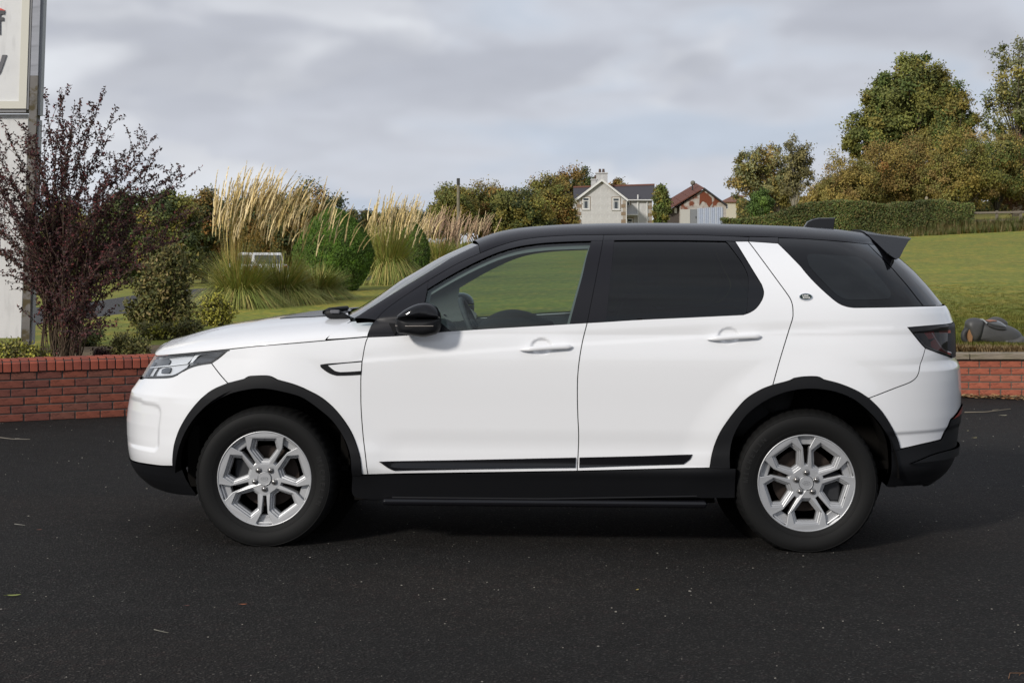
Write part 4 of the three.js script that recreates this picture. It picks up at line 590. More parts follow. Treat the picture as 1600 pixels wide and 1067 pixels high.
// fits: move the middle lines until the outlines fall on the photograph's
function fitEnds() {
  const F = [[243, 551], [231, 570], [221.5, 585], [210, 602], [204.5, 609], [202, 619], [198.7, 637], [196.7, 657], [197.2, 677], [199.3, 700], [202.5, 717], [207, 728], [216, 740], [230, 752], [250, 764], [274, 771]];
  const R = [[1385, 761], [1430, 757], [1462, 747], [1478, 735], [1487, 723], [1493, 709], [1495, 700], [1498, 682], [1501, 655], [1502.5, 640], [1503, 610], [1502.4, 590], [1501, 572], [1494.6, 560], [1494.5, 530], [1493.5, 507], [1490.5, 502], [1485, 487], [1479, 477], [1474.7, 475], [1463.5, 461], [1450, 444], [1427.5, 419.6], [1407, 402], [1392, 391], [1376, 379]];
  const go = (data, front) => {
    const e = data.map(([u, v]) => ({ u, v, d: 8.1, y: 0, x: front ? -2.05 : 2.2 }));
    for (let it = 0; it < 7; it++) {
      for (const q of e) q.y = CAMY - (q.v - HZ) * q.d / FPX;
      const C = new Curve1(e.map((q) => [q.y, q.x])); if (front) xfC = C; else xrC = C;
      for (const q of e) { let best = null; for (let k = 0; k <= 120; k++) { const s = front ? lerp(s0, sF, k / 120) : lerp(sE, sR, k / 120), p = Lsurf(s, q.y), w = px(...p); if (!best || (front ? w[0] < best[0] : w[0] > best[0])) best = w; } q.d = best[2]; q.x -= (best[0] - q.u) / (FPX / best[2]); if (!front) q.x = Math.max(q.x, sR + 0.12); }
    }
  };
  go(F, true); go(R, false); go(F, true);
}
function fitTop(outline, surf, uRange, vMax, curve, it) {
  for (let n = 0; n < it; n++) {
    const bins = new Map();
    for (let i = 0; i <= 420; i++) { const u = lerp(uRange[0], uRange[1], i / 420); for (let j = 2; j <= 60; j++) { const p = surf(u, vMax * j / 60), w = px(...p), b = Math.round(w[0] / 3); const o = bins.get(b); if (!o || w[1] < o[1]) bins.set(b, [p[0], w[1], w[2], w[0]]); } }
    const acc = curve.p.map(() => [0, 0]), step = curve.p[1][0] - curve.p[0][0];
    for (const [, [x, v, d, u]] of bins) { if (u < outline[0][0] || u > outline[outline.length - 1][0]) continue; const q = (v - tab(outline, u)) * d / FPX, k = (x - curve.p[0][0]) / step, i = Math.floor(k), f = k - i; if (i < 0 || i >= acc.length - 1) continue; acc[i][0] += q * (1 - f); acc[i][1] += 1 - f; acc[i + 1][0] += q * f; acc[i + 1][1] += f; }
    acc.forEach((a, i) => { if (a[1] > 0.05) curve.p[i][1] += 0.75 * a[0] / a[1]; });
    if (n === it - 2) curve.smooth(1);
  }
}
fitEnds();
const ROOFLINE = [[540, 487.7], [571.5, 469], [615, 439.7], [645, 423], [675, 405], [705, 391], [733.5, 378.7], [755, 370], [780, 361.7], [810, 356.3], [847, 352.8], [888, 350.4], [945, 348.8], [1020, 348.2], [1090, 349], [1165, 350.8], [1240, 353.6], [1305, 357.7], [1359, 365], [1385, 371]];
fitTop(ROOFLINE, Gsurf, [-1.25, 1.95], GT.len * 1.25, ycC, 12);
fitEnds();
function inverse(surf, u, v, ranges, start) {     // photograph pixel -> surface parameters
  let best = start, bd = 1e9;
  if (!start) { const [a0, a1, b0, b1] = ranges; for (let i = 0; i <= 150; i++) for (let j = 0; j <= 60; j++) { const a = lerp(a0, a1, i / 150), b = lerp(b0, b1, j / 60), w = px(...surf(a, b)), e = (w[0] - u) ** 2 + (w[1] - v) ** 2; if (e < bd) { bd = e; best = [a, b]; } } }
  let [a, b] = best; const h = 1e-4;
  for (let k = 0; k < 9; k++) {
    const w = px(...surf(a, b)), wa = px(...surf(a + h, b)), wb = px(...surf(a, b + h)), j11 = (wa[0] - w[0]) / h, j12 = (wb[0] - w[0]) / h, j21 = (wa[1] - w[1]) / h, j22 = (wb[1] - w[1]) / h, D = j11 * j22 - j12 * j21; if (Math.abs(D) < 500) break;
    const eu = u - w[0], ev = v - w[1], da = (eu * j22 - ev * j12) / D, db = (ev * j11 - eu * j21) / D, m = Math.min(1, 0.06 / Math.max(Math.abs(da), Math.abs(db), 1e-9)); a += da * m; b += db * m;
  }
  return [a, b];
}
const Lr = [s0 + 0.62, sE - 0.62, 0.15, 1.62];
const invL = (u, v) => inverse(Lsurf, u, v, Lr);
// bonnet edge and crown
const SHUT = [[245, 555.8], [261, 554.7], [291, 552], [324, 549], [358.5, 545.5], [400, 541], [420, 539.5], [460, 536.2], [505, 532.3], [540, 529.2], [574, 526.2]];
{ const p = SHUT.map(([u, v]) => invL(u, v)); p.unshift([s0 - 0.9, p[0][1] - 0.006], [p[0][0] - 0.35, p[0][1] - 0.004]); yeC = new Curve1(p); const q = []; for (let x = -2.14; x <= -0.7; x += 0.04) q.push([x, lerp(0.97, 1.14, clamp((x + 2.1) / 0.9, 0, 1))]); yhC = new Curve1(q); }
const HOODLINE = [[241, 554], [243, 549.5], [247, 544], [256, 535.5], [270, 529.5], [294, 523.2], [315, 516.7], [345, 509], [375, 502.8], [400, 498.5], [420, 495.8], [448, 491], [480, 487.5], [505, 485], [530, 483], [556, 481]];
fitTop(HOODLINE, Hsurf, [s0 + 0.05, -0.72], HT.len * 1.6, yhC, 12);
// creases, hollows
const AX = [[onPlane(412.3, 748.2, 0.885)[0], 0.345], [onPlane(1260.8, 757.2, 0.885)[0], 0.345]];
const creaseY = new Curve1([[566, 563.2], [640, 557.5], [780, 546], [894, 538], [940, 535.6], [1100, 525.9], [1188, 521], [1340, 514.2], [1419, 511.2]].map(([u, v]) => onPlane(u, v, 0.94)));
dents.push((s, x, y) => { if (x < -0.92 || x > 1.8 || y < 0.9 || y > 1.16) return 0; const f = y - creaseY.at(x), e = smooth(-0.92, -0.86, x); return e * (-0.0034 * smooth(-0.013, 0.011, f) + 0.0030 * smooth(0.012, 0.07, f)); });
dents.push((s, x, y) => { let q = 0; for (const [ax, ay] of AX) { const r = Math.hypot(x - ax, y - ay); q += 0.016 * (1 - smooth(0.47, 0.66, r)) * smooth(0.30, 0.5, y); } return q; });
dents.push((s, x, y) => (x > -0.82 && x < 1.05 ? -0.010 * smooth(0.62, 0.50, y) * smooth(0.385, 0.44, y) * smooth(-0.82, -0.65, x) * smooth(1.05, 0.85, x) : 0));
const cups = [[846, 541.5, 0.058, 0.044], [1139.5, 525, 0.058, 0.044]].map(([u, v, a, b]) => [...onPlane(u, v, 0.94), a, b]);
dents.push((s, x, y) => { let q = 0; for (const [cx, cy, a, b] of cups) { const r = Math.hypot((x - cx) / a, (y - cy) / b); if (r < 1.05) q -= 0.012 * smooth(1.02, 0.66, r); } return q; });
{ const c = invL(229, 667), rt = invL(251, 660), tp = invL(240, 629.5), bt = invL(240, 706);
  // a shallow pocket with soft rounded edges, its top edge falling towards the wheel
  dents.push((s, x, y) => { if (s > rt[0] + 0.05 || s < c[0] - 0.45) return 0; const k = clamp((s - c[0]) / (rt[0] - c[0]), -1, 1.4), top = tp[1] - 0.012 * k * Math.abs(k), right = rt[0] - 0.10 * (1 - smooth(bt[1], tp[1], y)) * (rt[0] - c[0]), dx = right - s, dy = Math.min(top - y, y - bt[1]), R = 0.05; let q; if (dx < R && dy < R) q = R - Math.hypot(R - dx, R - dy); else q = Math.min(dx, dy); const lf = smooth(c[0] - 0.42, c[0] - 0.16, s); return -0.015 * smooth(-0.004, 0.024, q) * lf; }); }
// rear bumper shelf and shoulder
{ const a = invL(1425, 676)[1]; dents.push((s, x, y) => (s > 1.72 ? -0.012 * smooth(a + 0.012, a - 0.012, y) * smooth(1.72, 1.85, s) * smooth(0.40, 0.5, y) : 0)); }

// ---- panels: a closed outline in surface parameters, filled with small facets that follow the surface
function smoothPath(pts, step = 0.012) { if (pts.length < 3) { const [a, b] = pts, n = Math.max(1, Math.ceil(Math.hypot(a[0] - b[0], a[1] - b[1]) / (step * 2))), o = []; for (let i = 0; i <= n; i++) o.push([lerp(a[0], b[0], i / n), lerp(a[1], b[1], i / n)]); return o; } const c = new THREE.CatmullRomCurve3(pts.map((p) => new THREE.Vector3(p[0], p[1], 0)), false, 'centripetal'); return c.getSpacedPoints(Math.max(3, Math.ceil(c.getLength() / step))).map((p) => [p.x, p.y]); }
function outline(paths) { const o = []; for (const p of paths) for (const q of smoothPath(p)) { const l = o[o.length - 1]; if (!l || Math.hypot(l[0] - q[0], l[1] - q[1]) > 2e-4) o.push(q); } const f = o[0], l = o[o.length - 1]; if (Math.hypot(f[0] - l[0], f[1] - l[1]) < 2e-4) o.pop(); if (THREE.ShapeUtils.area(o.map((p) => new THREE.Vector2(...p))) < 0) o.reverse(); return o; }
function inset(P, g) { const n = P.length; return P.map((p, i) => { const a = P[(i + n - 1) % n], b = P[(i + 1) % n]; let t1x = p[0] - a[0], t1y = p[1] - a[1], t2x = b[0] - p[0], t2y = b[1] - p[1]; const l1 = Math.hypot(t1x, t1y) || 1, l2 = Math.hypot(t2x, t2y) || 1; t1x /= l1; t1y /= l1; t2x /= l2; t2y /= l2; let nx = -(t1y + t2y), ny = t1x + t2x; const l = Math.hypot(nx, ny) || 1; nx /= l; ny /= l; const c = Math.max(0.5, nx * -t2y + ny * t2x); return [p[0] + nx * g / c, p[1] + ny * g / c]; }); }
function clipCell(P, x0, y0, x1, y1) { let o = P; const cut = (inside, cross) => { const r = []; for (let i = 0; i < o.length; i++) { const a = o[i], b = o[(i + 1) % o.length], ia = inside(a), ib = inside(b); if (ia) r.push(a); if (ia !== ib) r.push(cross(a, b)); } o = r; }; const cx = (X) => (a, b) => [X, lerp(a[1], b[1], (X - a[0]) / (b[0] - a[0]))], cy = (Y) => (a, b) => [lerp(a[0], b[0], (Y - a[1]) / (b[1] - a[1])), Y]; cut((p) => p[0] >= x0, cx(x0)); if (o.length) cut((p) => p[0] <= x1, cx(x1)); if (o.length) cut((p) => p[1] >= y0, cy(y0)); if (o.length) cut((p) => p[1] <= y1, cy(y1)); return o; }
function surfNormal(surf, a, b, flip) { const h = 8e-4, p = surf(a - h, b), q = surf(a + h, b), r = surf(a, b - h), s = surf(a, b + h), ux = q[0] - p[0], uy = q[1] - p[1], uz = q[2] - p[2], vx = s[0] - r[0], vy = s[1] - r[1], vz = s[2] - r[2]; let n = [uy * vz - uz * vy, uz * vx - ux * vz, ux * vy - uy * vx]; const l = Math.hypot(...n) || 1; return n.map((e) => e / l * flip); }
function panel(surf, poly, { cell = 0.02, off = 0, thick = 0.012, gap = 0.0024, flip = 1, round = 0 } = {}) {
  const P = gap ? inset(poly, gap) : poly; let x0 = 1e9, y0 = 1e9, x1 = -1e9, y1 = -1e9; for (const p of P) { x0 = Math.min(x0, p[0]); y0 = Math.min(y0, p[1]); x1 = Math.max(x1, p[0]); y1 = Math.max(y1, p[1]); }
  const nx = Math.max(1, Math.ceil((x1 - x0) / cell)), ny = Math.max(1, Math.ceil((y1 - y0) / cell)), dx = (x1 - x0) / nx, dy = (y1 - y0) / ny, pos = [], nor = [], uv = [], idx = [], map = new Map();
  const add = (a, b) => { const k = Math.round(a * 2e5) + '_' + Math.round(b * 2e5); let i = map.get(k); if (i === undefined) { i = pos.length / 3; map.set(k, i); const n = surfNormal(surf, a, b, flip), p = surf(a, b); pos.push(p[0] + n[0] * off, p[1] + n[1] * off, p[2] + n[2] * off); nor.push(...n); uv.push(a, b); } return i; };
  const edge = new Set(); for (let i = 0; i < P.length; i++) { const a = P[i], b = P[(i + 1) % P.length], n = Math.ceil(Math.hypot(a[0] - b[0], a[1] - b[1]) / (Math.min(dx, dy) * 0.25)) + 1; for (let k = 0; k <= n; k++) { const x = lerp(a[0], b[0], k / n), y = lerp(a[1], b[1], k / n), ci = clamp(Math.floor((x - x0) / dx), 0, nx - 1), cj = clamp(Math.floor((y - y0) / dy), 0, ny - 1); for (let q = -1; q <= 1; q++) for (let w = -1; w <= 1; w++) edge.add((cj + q) * 4096 + ci + w); } }
  const inside = (x, y) => { let c = false; for (let i = 0, j = P.length - 1; i < P.length; j = i++) { const a = P[i], b = P[j]; if ((a[1] > y) !== (b[1] > y) && x < (b[0] - a[0]) * (y - a[1]) / (b[1] - a[1]) + a[0]) c = !c; } return c; };
  for (let j = 0; j < ny; j++) for (let i = 0; i < nx; i++) {
    const a0 = x0 + i * dx, b0 = y0 + j * dy, a1 = a0 + dx, b1 = b0 + dy;
    if (!edge.has(j * 4096 + i)) { if (inside(a0 + dx / 2, b0 + dy / 2)) { const q = [add(a0, b0), add(a1, b0), add(a1, b1), add(a0, b1)]; idx.push(q[0], q[1], q[2], q[0], q[2], q[3]); } continue; }
    const c = clipCell(P, a0, b0, a1, b1); if (c.length < 3) continue; const V = c.map((p) => new THREE.Vector2(...p)); if (Math.abs(THREE.ShapeUtils.area(V)) < 1e-10) continue; const I = c.map((p) => add(...p)); for (const t of THREE.ShapeUtils.triangulateShape(V, [])) idx.push(I[t[0]], I[t[1]], I[t[2]]);
  }
  if (thick) for (let i = 0; i < P.length; i++) { const a = P[i], b = P[(i + 1) % P.length], A = surf(...a), B = surf(...b), na = surfNormal(surf, ...a, flip), nb = surfNormal(surf, ...b, flip), T = [B[0] - A[0], B[1] - A[1], B[2] - A[2]], O = [T[1] * na[2] - T[2] * na[1], T[2] * na[0] - T[0] * na[2], T[0] * na[1] - T[1] * na[0]], l = Math.hypot(...O) || 1, o = O.map((e) => e / l * flip), k = pos.length / 3; const pt = (X, n, t) => pos.push(X[0] + n[0] * t, X[1] + n[1] * t, X[2] + n[2] * t); pt(A, na, off); pt(B, nb, off); pt(B, nb, off - thick); pt(A, na, off - thick); for (let q = 0; q < 4; q++) { nor.push(...o); uv.push(0, 0); } idx.push(k, k + 1, k + 2, k, k + 2, k + 3); }
  const g = new THREE.BufferGeometry(); g.setAttribute('position', new THREE.Float32BufferAttribute(pos, 3)); g.setAttribute('normal', new THREE.Float32BufferAttribute(nor, 3)); g.setAttribute('uv', new THREE.Float32BufferAttribute(uv, 2)); g.setIndex(idx); return g;
}
function mirror(g) { const m = g.clone(); m.attributes.position = m.attributes.position.clone(); m.attributes.normal = m.attributes.normal.clone(); for (const n of ['position', 'normal']) { const a = m.attributes[n]; for (let i = 0; i < a.count; i++) a.setZ(i, -a.getZ(i)); } if (m.index) { const I = Array.from(m.index.array); for (let i = 0; i < I.length; i += 3) [I[i + 1], I[i + 2]] = [I[i + 2], I[i + 1]]; m.setIndex(I); } else { const p = m.attributes; for (const n of Object.keys(p)) { const a = p[n], s = a.itemSize; for (let i = 0; i < a.count; i += 3) for (let c = 0; c < s; c++) { const t = a.array[(i + 1) * s + c]; a.array[(i + 1) * s + c] = a.array[(i + 2) * s + c]; a.array[(i + 2) * s + c] = t; } } } return m; }
for (const p of ycC.p) if (p[0] > 1.85) p[1] = 1.598;
for (const p of yhC.p) if (p[0] > -1.13) p[1] = 1.180;
// ------------------------------------------------------------------ the white car, panel by panel
const paint = phys(0.775, 0.78, 0.795, 0.28, { clearcoat: 1, clearcoatRoughness: 0.02, specularIntensity: 0.8 });
const gloss = phys(0.006, 0.006, 0.0075, 0.08, { specularIntensity: 0.8 }), roofM = phys(0.006, 0.0055, 0.008, 0.2, { specularIntensity: 0.2 }), spoilerM = phys(0.005, 0.005, 0.007, 0.25, { specularIntensity: 0.12 });
const blackFilm = phys(0.007, 0.0065, 0.009, 0.25, { specularIntensity: 0.7 });
const plastic = phys(0.0065, 0.0068, 0.008, 0.5, { specularIntensity: 0.45 });
const rubber = std(0.010, 0.010, 0.010, 0.8), seamM = phys(0.006, 0.0055, 0.005, 0.95, { specularIntensity: 0.15 }), trimM = std(0.035, 0.037, 0.042, 0.8), headliner = std(0.17, 0.175, 0.175, 0.9);
const clearGlass = phys(0.70, 0.80, 0.78, 0.02, { transmission: 1, thickness: 0, ior: 1.5 }), screenGlass = phys(0.80, 0.90, 0.88, 0.02, { transmission: 1, thickness: 0, ior: 2.1 });
const privacy = phys(0.05, 0.06, 0.065, 0.03, { transmission: 1, thickness: 0, ior: 1.5 });
const alloyT = greyTex(128, 128, (u, v) => 0.5 + 0.2 * (fbm(u * 30, v * 30, 2, 0, 30) - 0.5));
const alloy = new THREE.MeshPhysicalMaterial({ color: new THREE.Color().setRGB(0.48, 0.485, 0.495), roughness: 0.42, metalness: 0.65, clearcoat: 0.1, clearcoatRoughness: 0.3, side: THREE.DoubleSide }), alloyDark = new THREE.MeshStandardMaterial({ color: new THREE.Color().setRGB(0.20, 0.205, 0.215), roughness: 0.45, metalness: 0.6, side: THREE.DoubleSide }), chrome = new THREE.MeshStandardMaterial({ color: new THREE.Color().setRGB(0.75, 0.75, 0.76), roughness: 0.16, metalness: 1, side: THREE.DoubleSide });
const nutM = new THREE.MeshStandardMaterial({ color: new THREE.Color().setRGB(0.26, 0.25, 0.24), roughness: 0.25, metalness: 0.9 }), discM = new THREE.MeshStandardMaterial({ color: new THREE.Color().setRGB(0.035, 0.025, 0.020), roughness: 0.6, metalness: 0.6 });

const car = thing('estate_car', 'white five door SUV with black roof and silver alloy wheels parked side on', 'car', CAR_T, CAR_R);
const pts = (s) => s.trim().split(/\s+/).map((e) => e.split(',').map(Number));
const L_ = (s) => pts(s).map(([u, v]) => invL(u, v));
const Gr = [-1.15, 1.9, 0.05, GT.len * 1.1], Hr = [s0 + 0.3, -0.72, 0.0, HT.len * 1.05];
const G_ = (s) => pts(s).map(([u, v]) => inverse(Gsurf, u, v, Gr));
const H_ = (s) => pts(s).map(([u, v]) => inverse(Hsurf, u, v, Hr));
const rev = (a) => a.slice().reverse();
const both = (g) => [g, mirror(g)];
function sided(name, geo, mat, parent = car, label) { const a = part(name, geo, mat, parent, label); return a; }
const lastOf = (a) => a[a.length - 1];

// traced lines (all in photograph pixels)
const K = {
  doorFront: L_('574.7,526.6 571.7,533.5 567,556 564,580 563.5,620 563.8,635 567,680 571,714 574.7,741.5'),
  doorTopF: L_('574.7,526.6 620,524.5 704,517.3 780,512.3 850,508.3 917.6,504.2'),
  doorMid: L_('917.6,504.2 910,535 905,565 902.7,590 902.3,620 903,650 904.3,680 903.4,710 902,735.8'),
  botF: L_('574.7,741.5 640,739.8 740,738.3 902,735.8'),
  botR: L_('902,735.8 1000,733.3 1109.5,731'),
  archFront: L_('270.7,728 270.7,713 273,695 279,675.5 288,657.5 300,639.5 315,622.5 330,610.5 355.5,598.8 381,592.3'),
  archFront2: L_('381,592.3 387,588.6 397.5,587.4 419.5,587.4 427,590 433,593.4'),
  archFront3: L_('433,593.4 460,601 481,610 500,620 517,633.5 532,650 547,672.5 557.5,698 562.7,719 565,741.5'),
  archRear: L_('1109.5,731 1113,710 1118,693 1125,677 1135,661 1151,640 1167.5,622.5 1190,608.6 1208,601.5'),
  archRear2: L_('1208,601.5 1235,594.2 1241,591'), archRear3: L_('1241,591 1254.5,588.8 1280,589 1287.5,593'), archRear4: L_('1287.5,593 1313,599.8 1340,611 1358,622.2'), archRear5: L_('1358,622.2 1374.5,638.5 1388,658 1398.5,677.5 1403.7,691 1406,701.5'),
  winRearOut: L_('1162,491.6 1172,488 1181,482 1188,473.5 1192.6,464 1193.6,455.5 1190.5,445'), winRearUp: L_('1190.5,445 1170,411.5 1148.5,377'),
  doorTopR: L_('917.6,504.2 946,502.6 1000,499.2 1080,495.5 1162,491.6'),
  rearGap: L_('1169.5,376.9 1190,404 1215,438 1230,458.5 1236,468 1239,478 1239.6,488 1239.5,495 1237,504 1232.7,517.5 1220,559 1208,601.5'),
  seamRear: L_('1446.6,544.5 1441,563 1436.7,580 1433,589 1425.5,595.7 1400,606 1358,622.2'),
};
const sQ = Math.min(sE, invL(1488, 600)[0] + 0.30);    // just past the visible corner of the tail
const FRONT = s0, yOf = (u, v) => invL(u, v)[1];
// front bumper, both halves in one piece
const lampBottom = L_('330,567.6 306,572 291,577.5 276,586.3 268.5,589.4 244.5,591 226,590.8'), lampTop = L_('358.5,545.6 324,549.6 291,552 261,555 246,556.4');
const seamFront = L_('330,567.6 355.5,598.8');
const botFront = L_('270.7,728 252,727.6 231,725 206,719.5');
{
  const bf = rev(botFront), o = outline([[[FRONT, bf[0][1] + 0.012], bf[0]], bf, K.archFront.slice(0, 9), rev(seamFront), lampBottom, [lastOf(lampBottom), [FRONT + 0.5, lastOf(lampBottom)[1] - 0.01], [FRONT, lastOf(lampBottom)[1] - 0.01]], [[FRONT, lastOf(lampBottom)[1] - 0.01], [FRONT, bf[0][1] + 0.012]]]);
  part('front_bumper', both(panel(Lsurf, o, { cell: 0.011 })), paint, car);
  const lo = L_('206,719.5 231,725.5 252,728 270.7,728.4 284,728.4'), e = yOf(286, 772);
  const a = lo[0], z = lastOf(lo), low = outline([[[FRONT, a[1] + 0.010], a], lo, [z, [z[0] + 0.003, e + 0.012], [z[0] - 0.01, e]], [[z[0] - 0.01, e], [z[0] - 0.20, e - 0.005], [z[0] - 0.45, e + 0.01], [FRONT, e + 0.035]], [[FRONT, e + 0.035], [FRONT, a[1] + 0.010]]]);
  part('lower_bumper', both(panel(Lsurf, low, { cell: 0.02, off: 0.004, thick: 0.03 })), plastic, car);
  const gy = lastOf(lampBottom)[1]; part('grille', both(panel(Lsurf, outline([[[FRONT, gy - 0.008], [FRONT + 0.55, gy - 0.008]], [[FRONT + 0.55, gy - 0.008], [FRONT + 0.55, gy + 0.09]], [[FRONT + 0.55, gy + 0.09], [FRONT, gy + 0.09]], [[FRONT, gy + 0.09], [FRONT, gy - 0.008]]]), { cell: 0.03, off: -0.012 })), plastic, car);
}
// front wings
const wing = outline([L_('358.5,545.6 400,541 460,536.2 505,532.3 540,529.3 574.3,526.4'), K.doorFront, [lastOf(K.doorFront), lastOf(K.archFront3)], rev(K.archFront3), rev(K.archFront2), rev(K.archFront.slice(8)), rev(seamFront), L_('330,567.6 358.5,545.6')]);
const wingG = panel(Lsurf, wing, { cell: 0.015 });
const wing1 = part('front_wing', wingG, paint, car); part('front_wing', mirror(wingG), paint, car);
{  // side vent in the wing
  const v = outline([L_('566,563.6 540,566 512,568 503.5,569'), L_('503.5,569 499.8,570.2 500,572.5 508,579.5 517,584.6 526,587'), L_('526,587 545,586.6 564.6,585.4'), L_('564.6,585.4 566,563.6')]), w = outline([L_('564.6,566 540,567.8 512.5,570.8'), L_('512.5,570.8 518,575.5 524,579.6 532,581.2'), L_('532,581.2 550,580.4 563.8,579.4'), L_('563.8,579.4 564.6,566')]);
  part('side_vent', panel(Lsurf, v, { cell: 0.01, off: 0.002, thick: 0.004, gap: 0 }), plastic, wing1); part('vent_insert', panel(Lsurf, w, { cell: 0.01, off: 0.005, thick: 0.006, gap: 0 }), paint, wing1);
}
// bonnet: across the whole car
const vF = 2 * HT.len, rearEdge = H_('508,531.3 530,515 548,502'), hv = lastOf(rearEdge)[1];
{
  const cowl = (t) => { const v = lerp(hv, vF - hv, t), b = lastOf(rearEdge)[0]; return [b - 0.105 * Math.sin(Math.PI * t) - 0.0, v]; };
  const e0 = rearEdge[0], pth = []; for (let k = 0; k <= 16; k++) pth.push(cowl(k / 16));
  const o = outline([[[s0 + 0.02, 0.0], [e0[0], 0.0]], [[e0[0], 0.0], e0, ...rearEdge.slice(1)], pth, [pth[16], ...rev(rearEdge).map(([a, b]) => [a, vF - b]), [e0[0], vF]].slice(0), [[e0[0], vF], [s0 + 0.02, vF]], [[s0 + 0.02, vF], [s0 + 0.02, 0]]]);
  const hood = part('bonnet', panel(Hsurf, o, { cell: 0.022, gap: 0.0025 }), paint, car);
  // dark cowl panel set into the back of the bonnet
  const fr = H_('437,497.8 470,495.9 505,494.3'), f0 = fr[0], f2 = lastOf(fr), q = outline([fr, [f2, [f2[0] + 0.06, f2[1] + 0.03], [f2[0] + 0.10, lerp(f2[1], HT.len, 0.5)], [pth[8][0] - 0.015, HT.len], [f2[0] + 0.10, vF - lerp(f2[1], HT.len, 0.5)], [f2[0] + 0.06, vF - f2[1] - 0.03], [f2[0], vF - f2[1]]], rev(fr).map(([a, b]) => [a, vF - b]), [[f0[0], vF - f0[1]], [f0[0] + 0.02, vF - f0[1] - 0.08], [f0[0] + 0.05, HT.len], [f0[0] + 0.02, f0[1] + 0.08], f0]]);
  part('bonnet_panel', panel(Hsurf, q, { cell: 0.02, off: 0.003, thick: 0.005, gap: 0 }), blackFilm, hood);
  const sc = outline([H_('508.8,531 549,502.2'), H_('549,502.2 568,501.3 587,500.6'), H_('587,500.6 581.5,508 577,518 574.6,526.2'), H_('574.6,526.2 540,529.2 508.8,531')]);
  const sg = panel(Hsurf, sc, { cell: 0.015, gap: 0.0045, thick: 0.004 }); part('wing_top', sg, paint, car); part('wing_top', mirror(sg), paint, car);
  // black scuttle between bonnet and windscreen, wipers on it
  const cw = []; const nC = 24; const pos = [], idx = []; for (let k = 0; k <= nC; k++) { const a = Hsurf(...cowl(k / nC)), z = a[2]; pos.push(a[0] + 0.002, a[1] - 0.014, z, a[0] + 0.30, a[1] - 0.03, z * 0.97); } for (let k = 0; k < nC; k++) { const i = k * 2; idx.push(i, i + 1, i + 2, i + 1, i + 3, i + 2); }
  const g = new THREE.BufferGeometry(); g.setAttribute('position', new THREE.Float32BufferAttribute(pos, 3)); g.setIndex(idx); g.computeVertexNormals(); part('scuttle', g, plastic, car);
}
// doors: skin, frame, glass, handle, moulding
const glassTopF = L_('667.5,451.8 690,438 720,421 750,406 780,393.5 810,385 847,379.6 885,377.3 924,376.1'), glassRearF = L_('924,376.1 916,404 910.5,428.5 900,467.5 889.8,506.3');
const gapTop = L_('586.5,500.2 600,485.7 624,467.7 669,438.2 714,412.2 750,395.7 780,384 810,375.4 840,370.9 885,367.8 943.5,366.7');
const sail = L_('667.5,451.8 665.5,463 663,472.8'), glassBotF = L_('889.8,506.3 850,508.3 780,512.3 704,517.3'), sailLow = L_('704,517.3 690,505 676,490 663,472.8');
const bGapF = L_('943.5,366.7 942,376 931.5,433 919.5,494 917.6,504.2');
const skinF = outline([K.doorTopF, K.doorMid, rev(K.botF), rev(K.doorFront)]), skinFG = panel(Lsurf, skinF, { cell: 0.0085 });
const frameF = [outline([L_('586.5,500.2 581,508 576.5,518 574.9,526.4'), L_('574.9,526.4 620,524.3 704,517.1'), sailLow, rev(sail), [glassTopF[0], gapTop[3]], rev(gapTop.slice(0, 4))]), outline([gapTop.slice(3), bGapF.slice(0, 2), [bGapF[1], lastOf(glassTopF)], rev(glassTopF), [glassTopF[0], gapTop[3]]]), outline([[lastOf(glassTopF), bGapF[1]], bGapF.slice(1), [lastOf(bGapF), lastOf(glassRearF)], rev(glassRearF)])];
const paneF = outline([glassTopF, glassRearF, glassBotF, sailLow, rev(sail)]);
const glassTopR = L_('960,375.2 1000,374.9 1070,375.2 1135,376.2'), bGapR = L_('943.8,366.8 942.3,376 931.8,433 919.8,494 917.9,504.2'), glassLeftR = L_('960,375.2 954,437.5 946.3,502.6'), gapTopR = L_('943.8,366.8 1000,366.3 1090,367.1 1142,369 1171,370.3');
const glassRearR = L_('1135,376.2 1147,392 1159,409 1168,427 1169.6,438 1168.6,465 1166,491.2');
const skinR = outline([K.doorTopR, K.winRearOut, K.winRearUp, [lastOf(K.winRearUp), K.rearGap[0]], K.rearGap, rev(K.archRear), rev(K.botR), rev(K.doorMid)]), skinRG = panel(Lsurf, skinR, { cell: 0.0085 });
const frameR = [outline([[bGapR[0], bGapR[1]], bGapR.slice(1), L_('917.9,504.2 946.3,502.6'), rev(glassLeftR), [glassLeftR[0], bGapR[1]]]), outline([gapTopR, [lastOf(gapTopR), K.rearGap[0]], L_('1169.5,376.9 1148.5,376.9'), L_('1148.5,376.9 1135,376.2'), rev(glassTopR), [glassTopR[0], bGapR[1]], [bGapR[1], bGapR[0]]])];
const lightR = outline([L_('1135,376.4 1148.3,377.2'), rev(K.winRearUp), rev(K.winRearOut), [K.winRearOut[0], lastOf(glassRearR)], rev(glassRearR)]), paneR = outline([glassTopR, glassRearR, L_('1166,491.2 1080,495.4 1000,499.1 946.3,502.6'), rev(glassLeftR)]);
const mouldF = outline([L_('592,721.2 700,719 800,717 900,714.8'), L_('900,714.8 899.4,730.8'), L_('899.4,730.8 700,733.4 616,734.8'), L_('616,734.8 607,731.5 592,721.2')]), mouldR = outline([L_('905.6,714.7 1000,712.5 1082,710'), L_('1082,710 1079,716.5 1068,725'), L_('1068,725 1000,727.2 905,730.6'), L_('905,730.6 905.6,714.7')]);
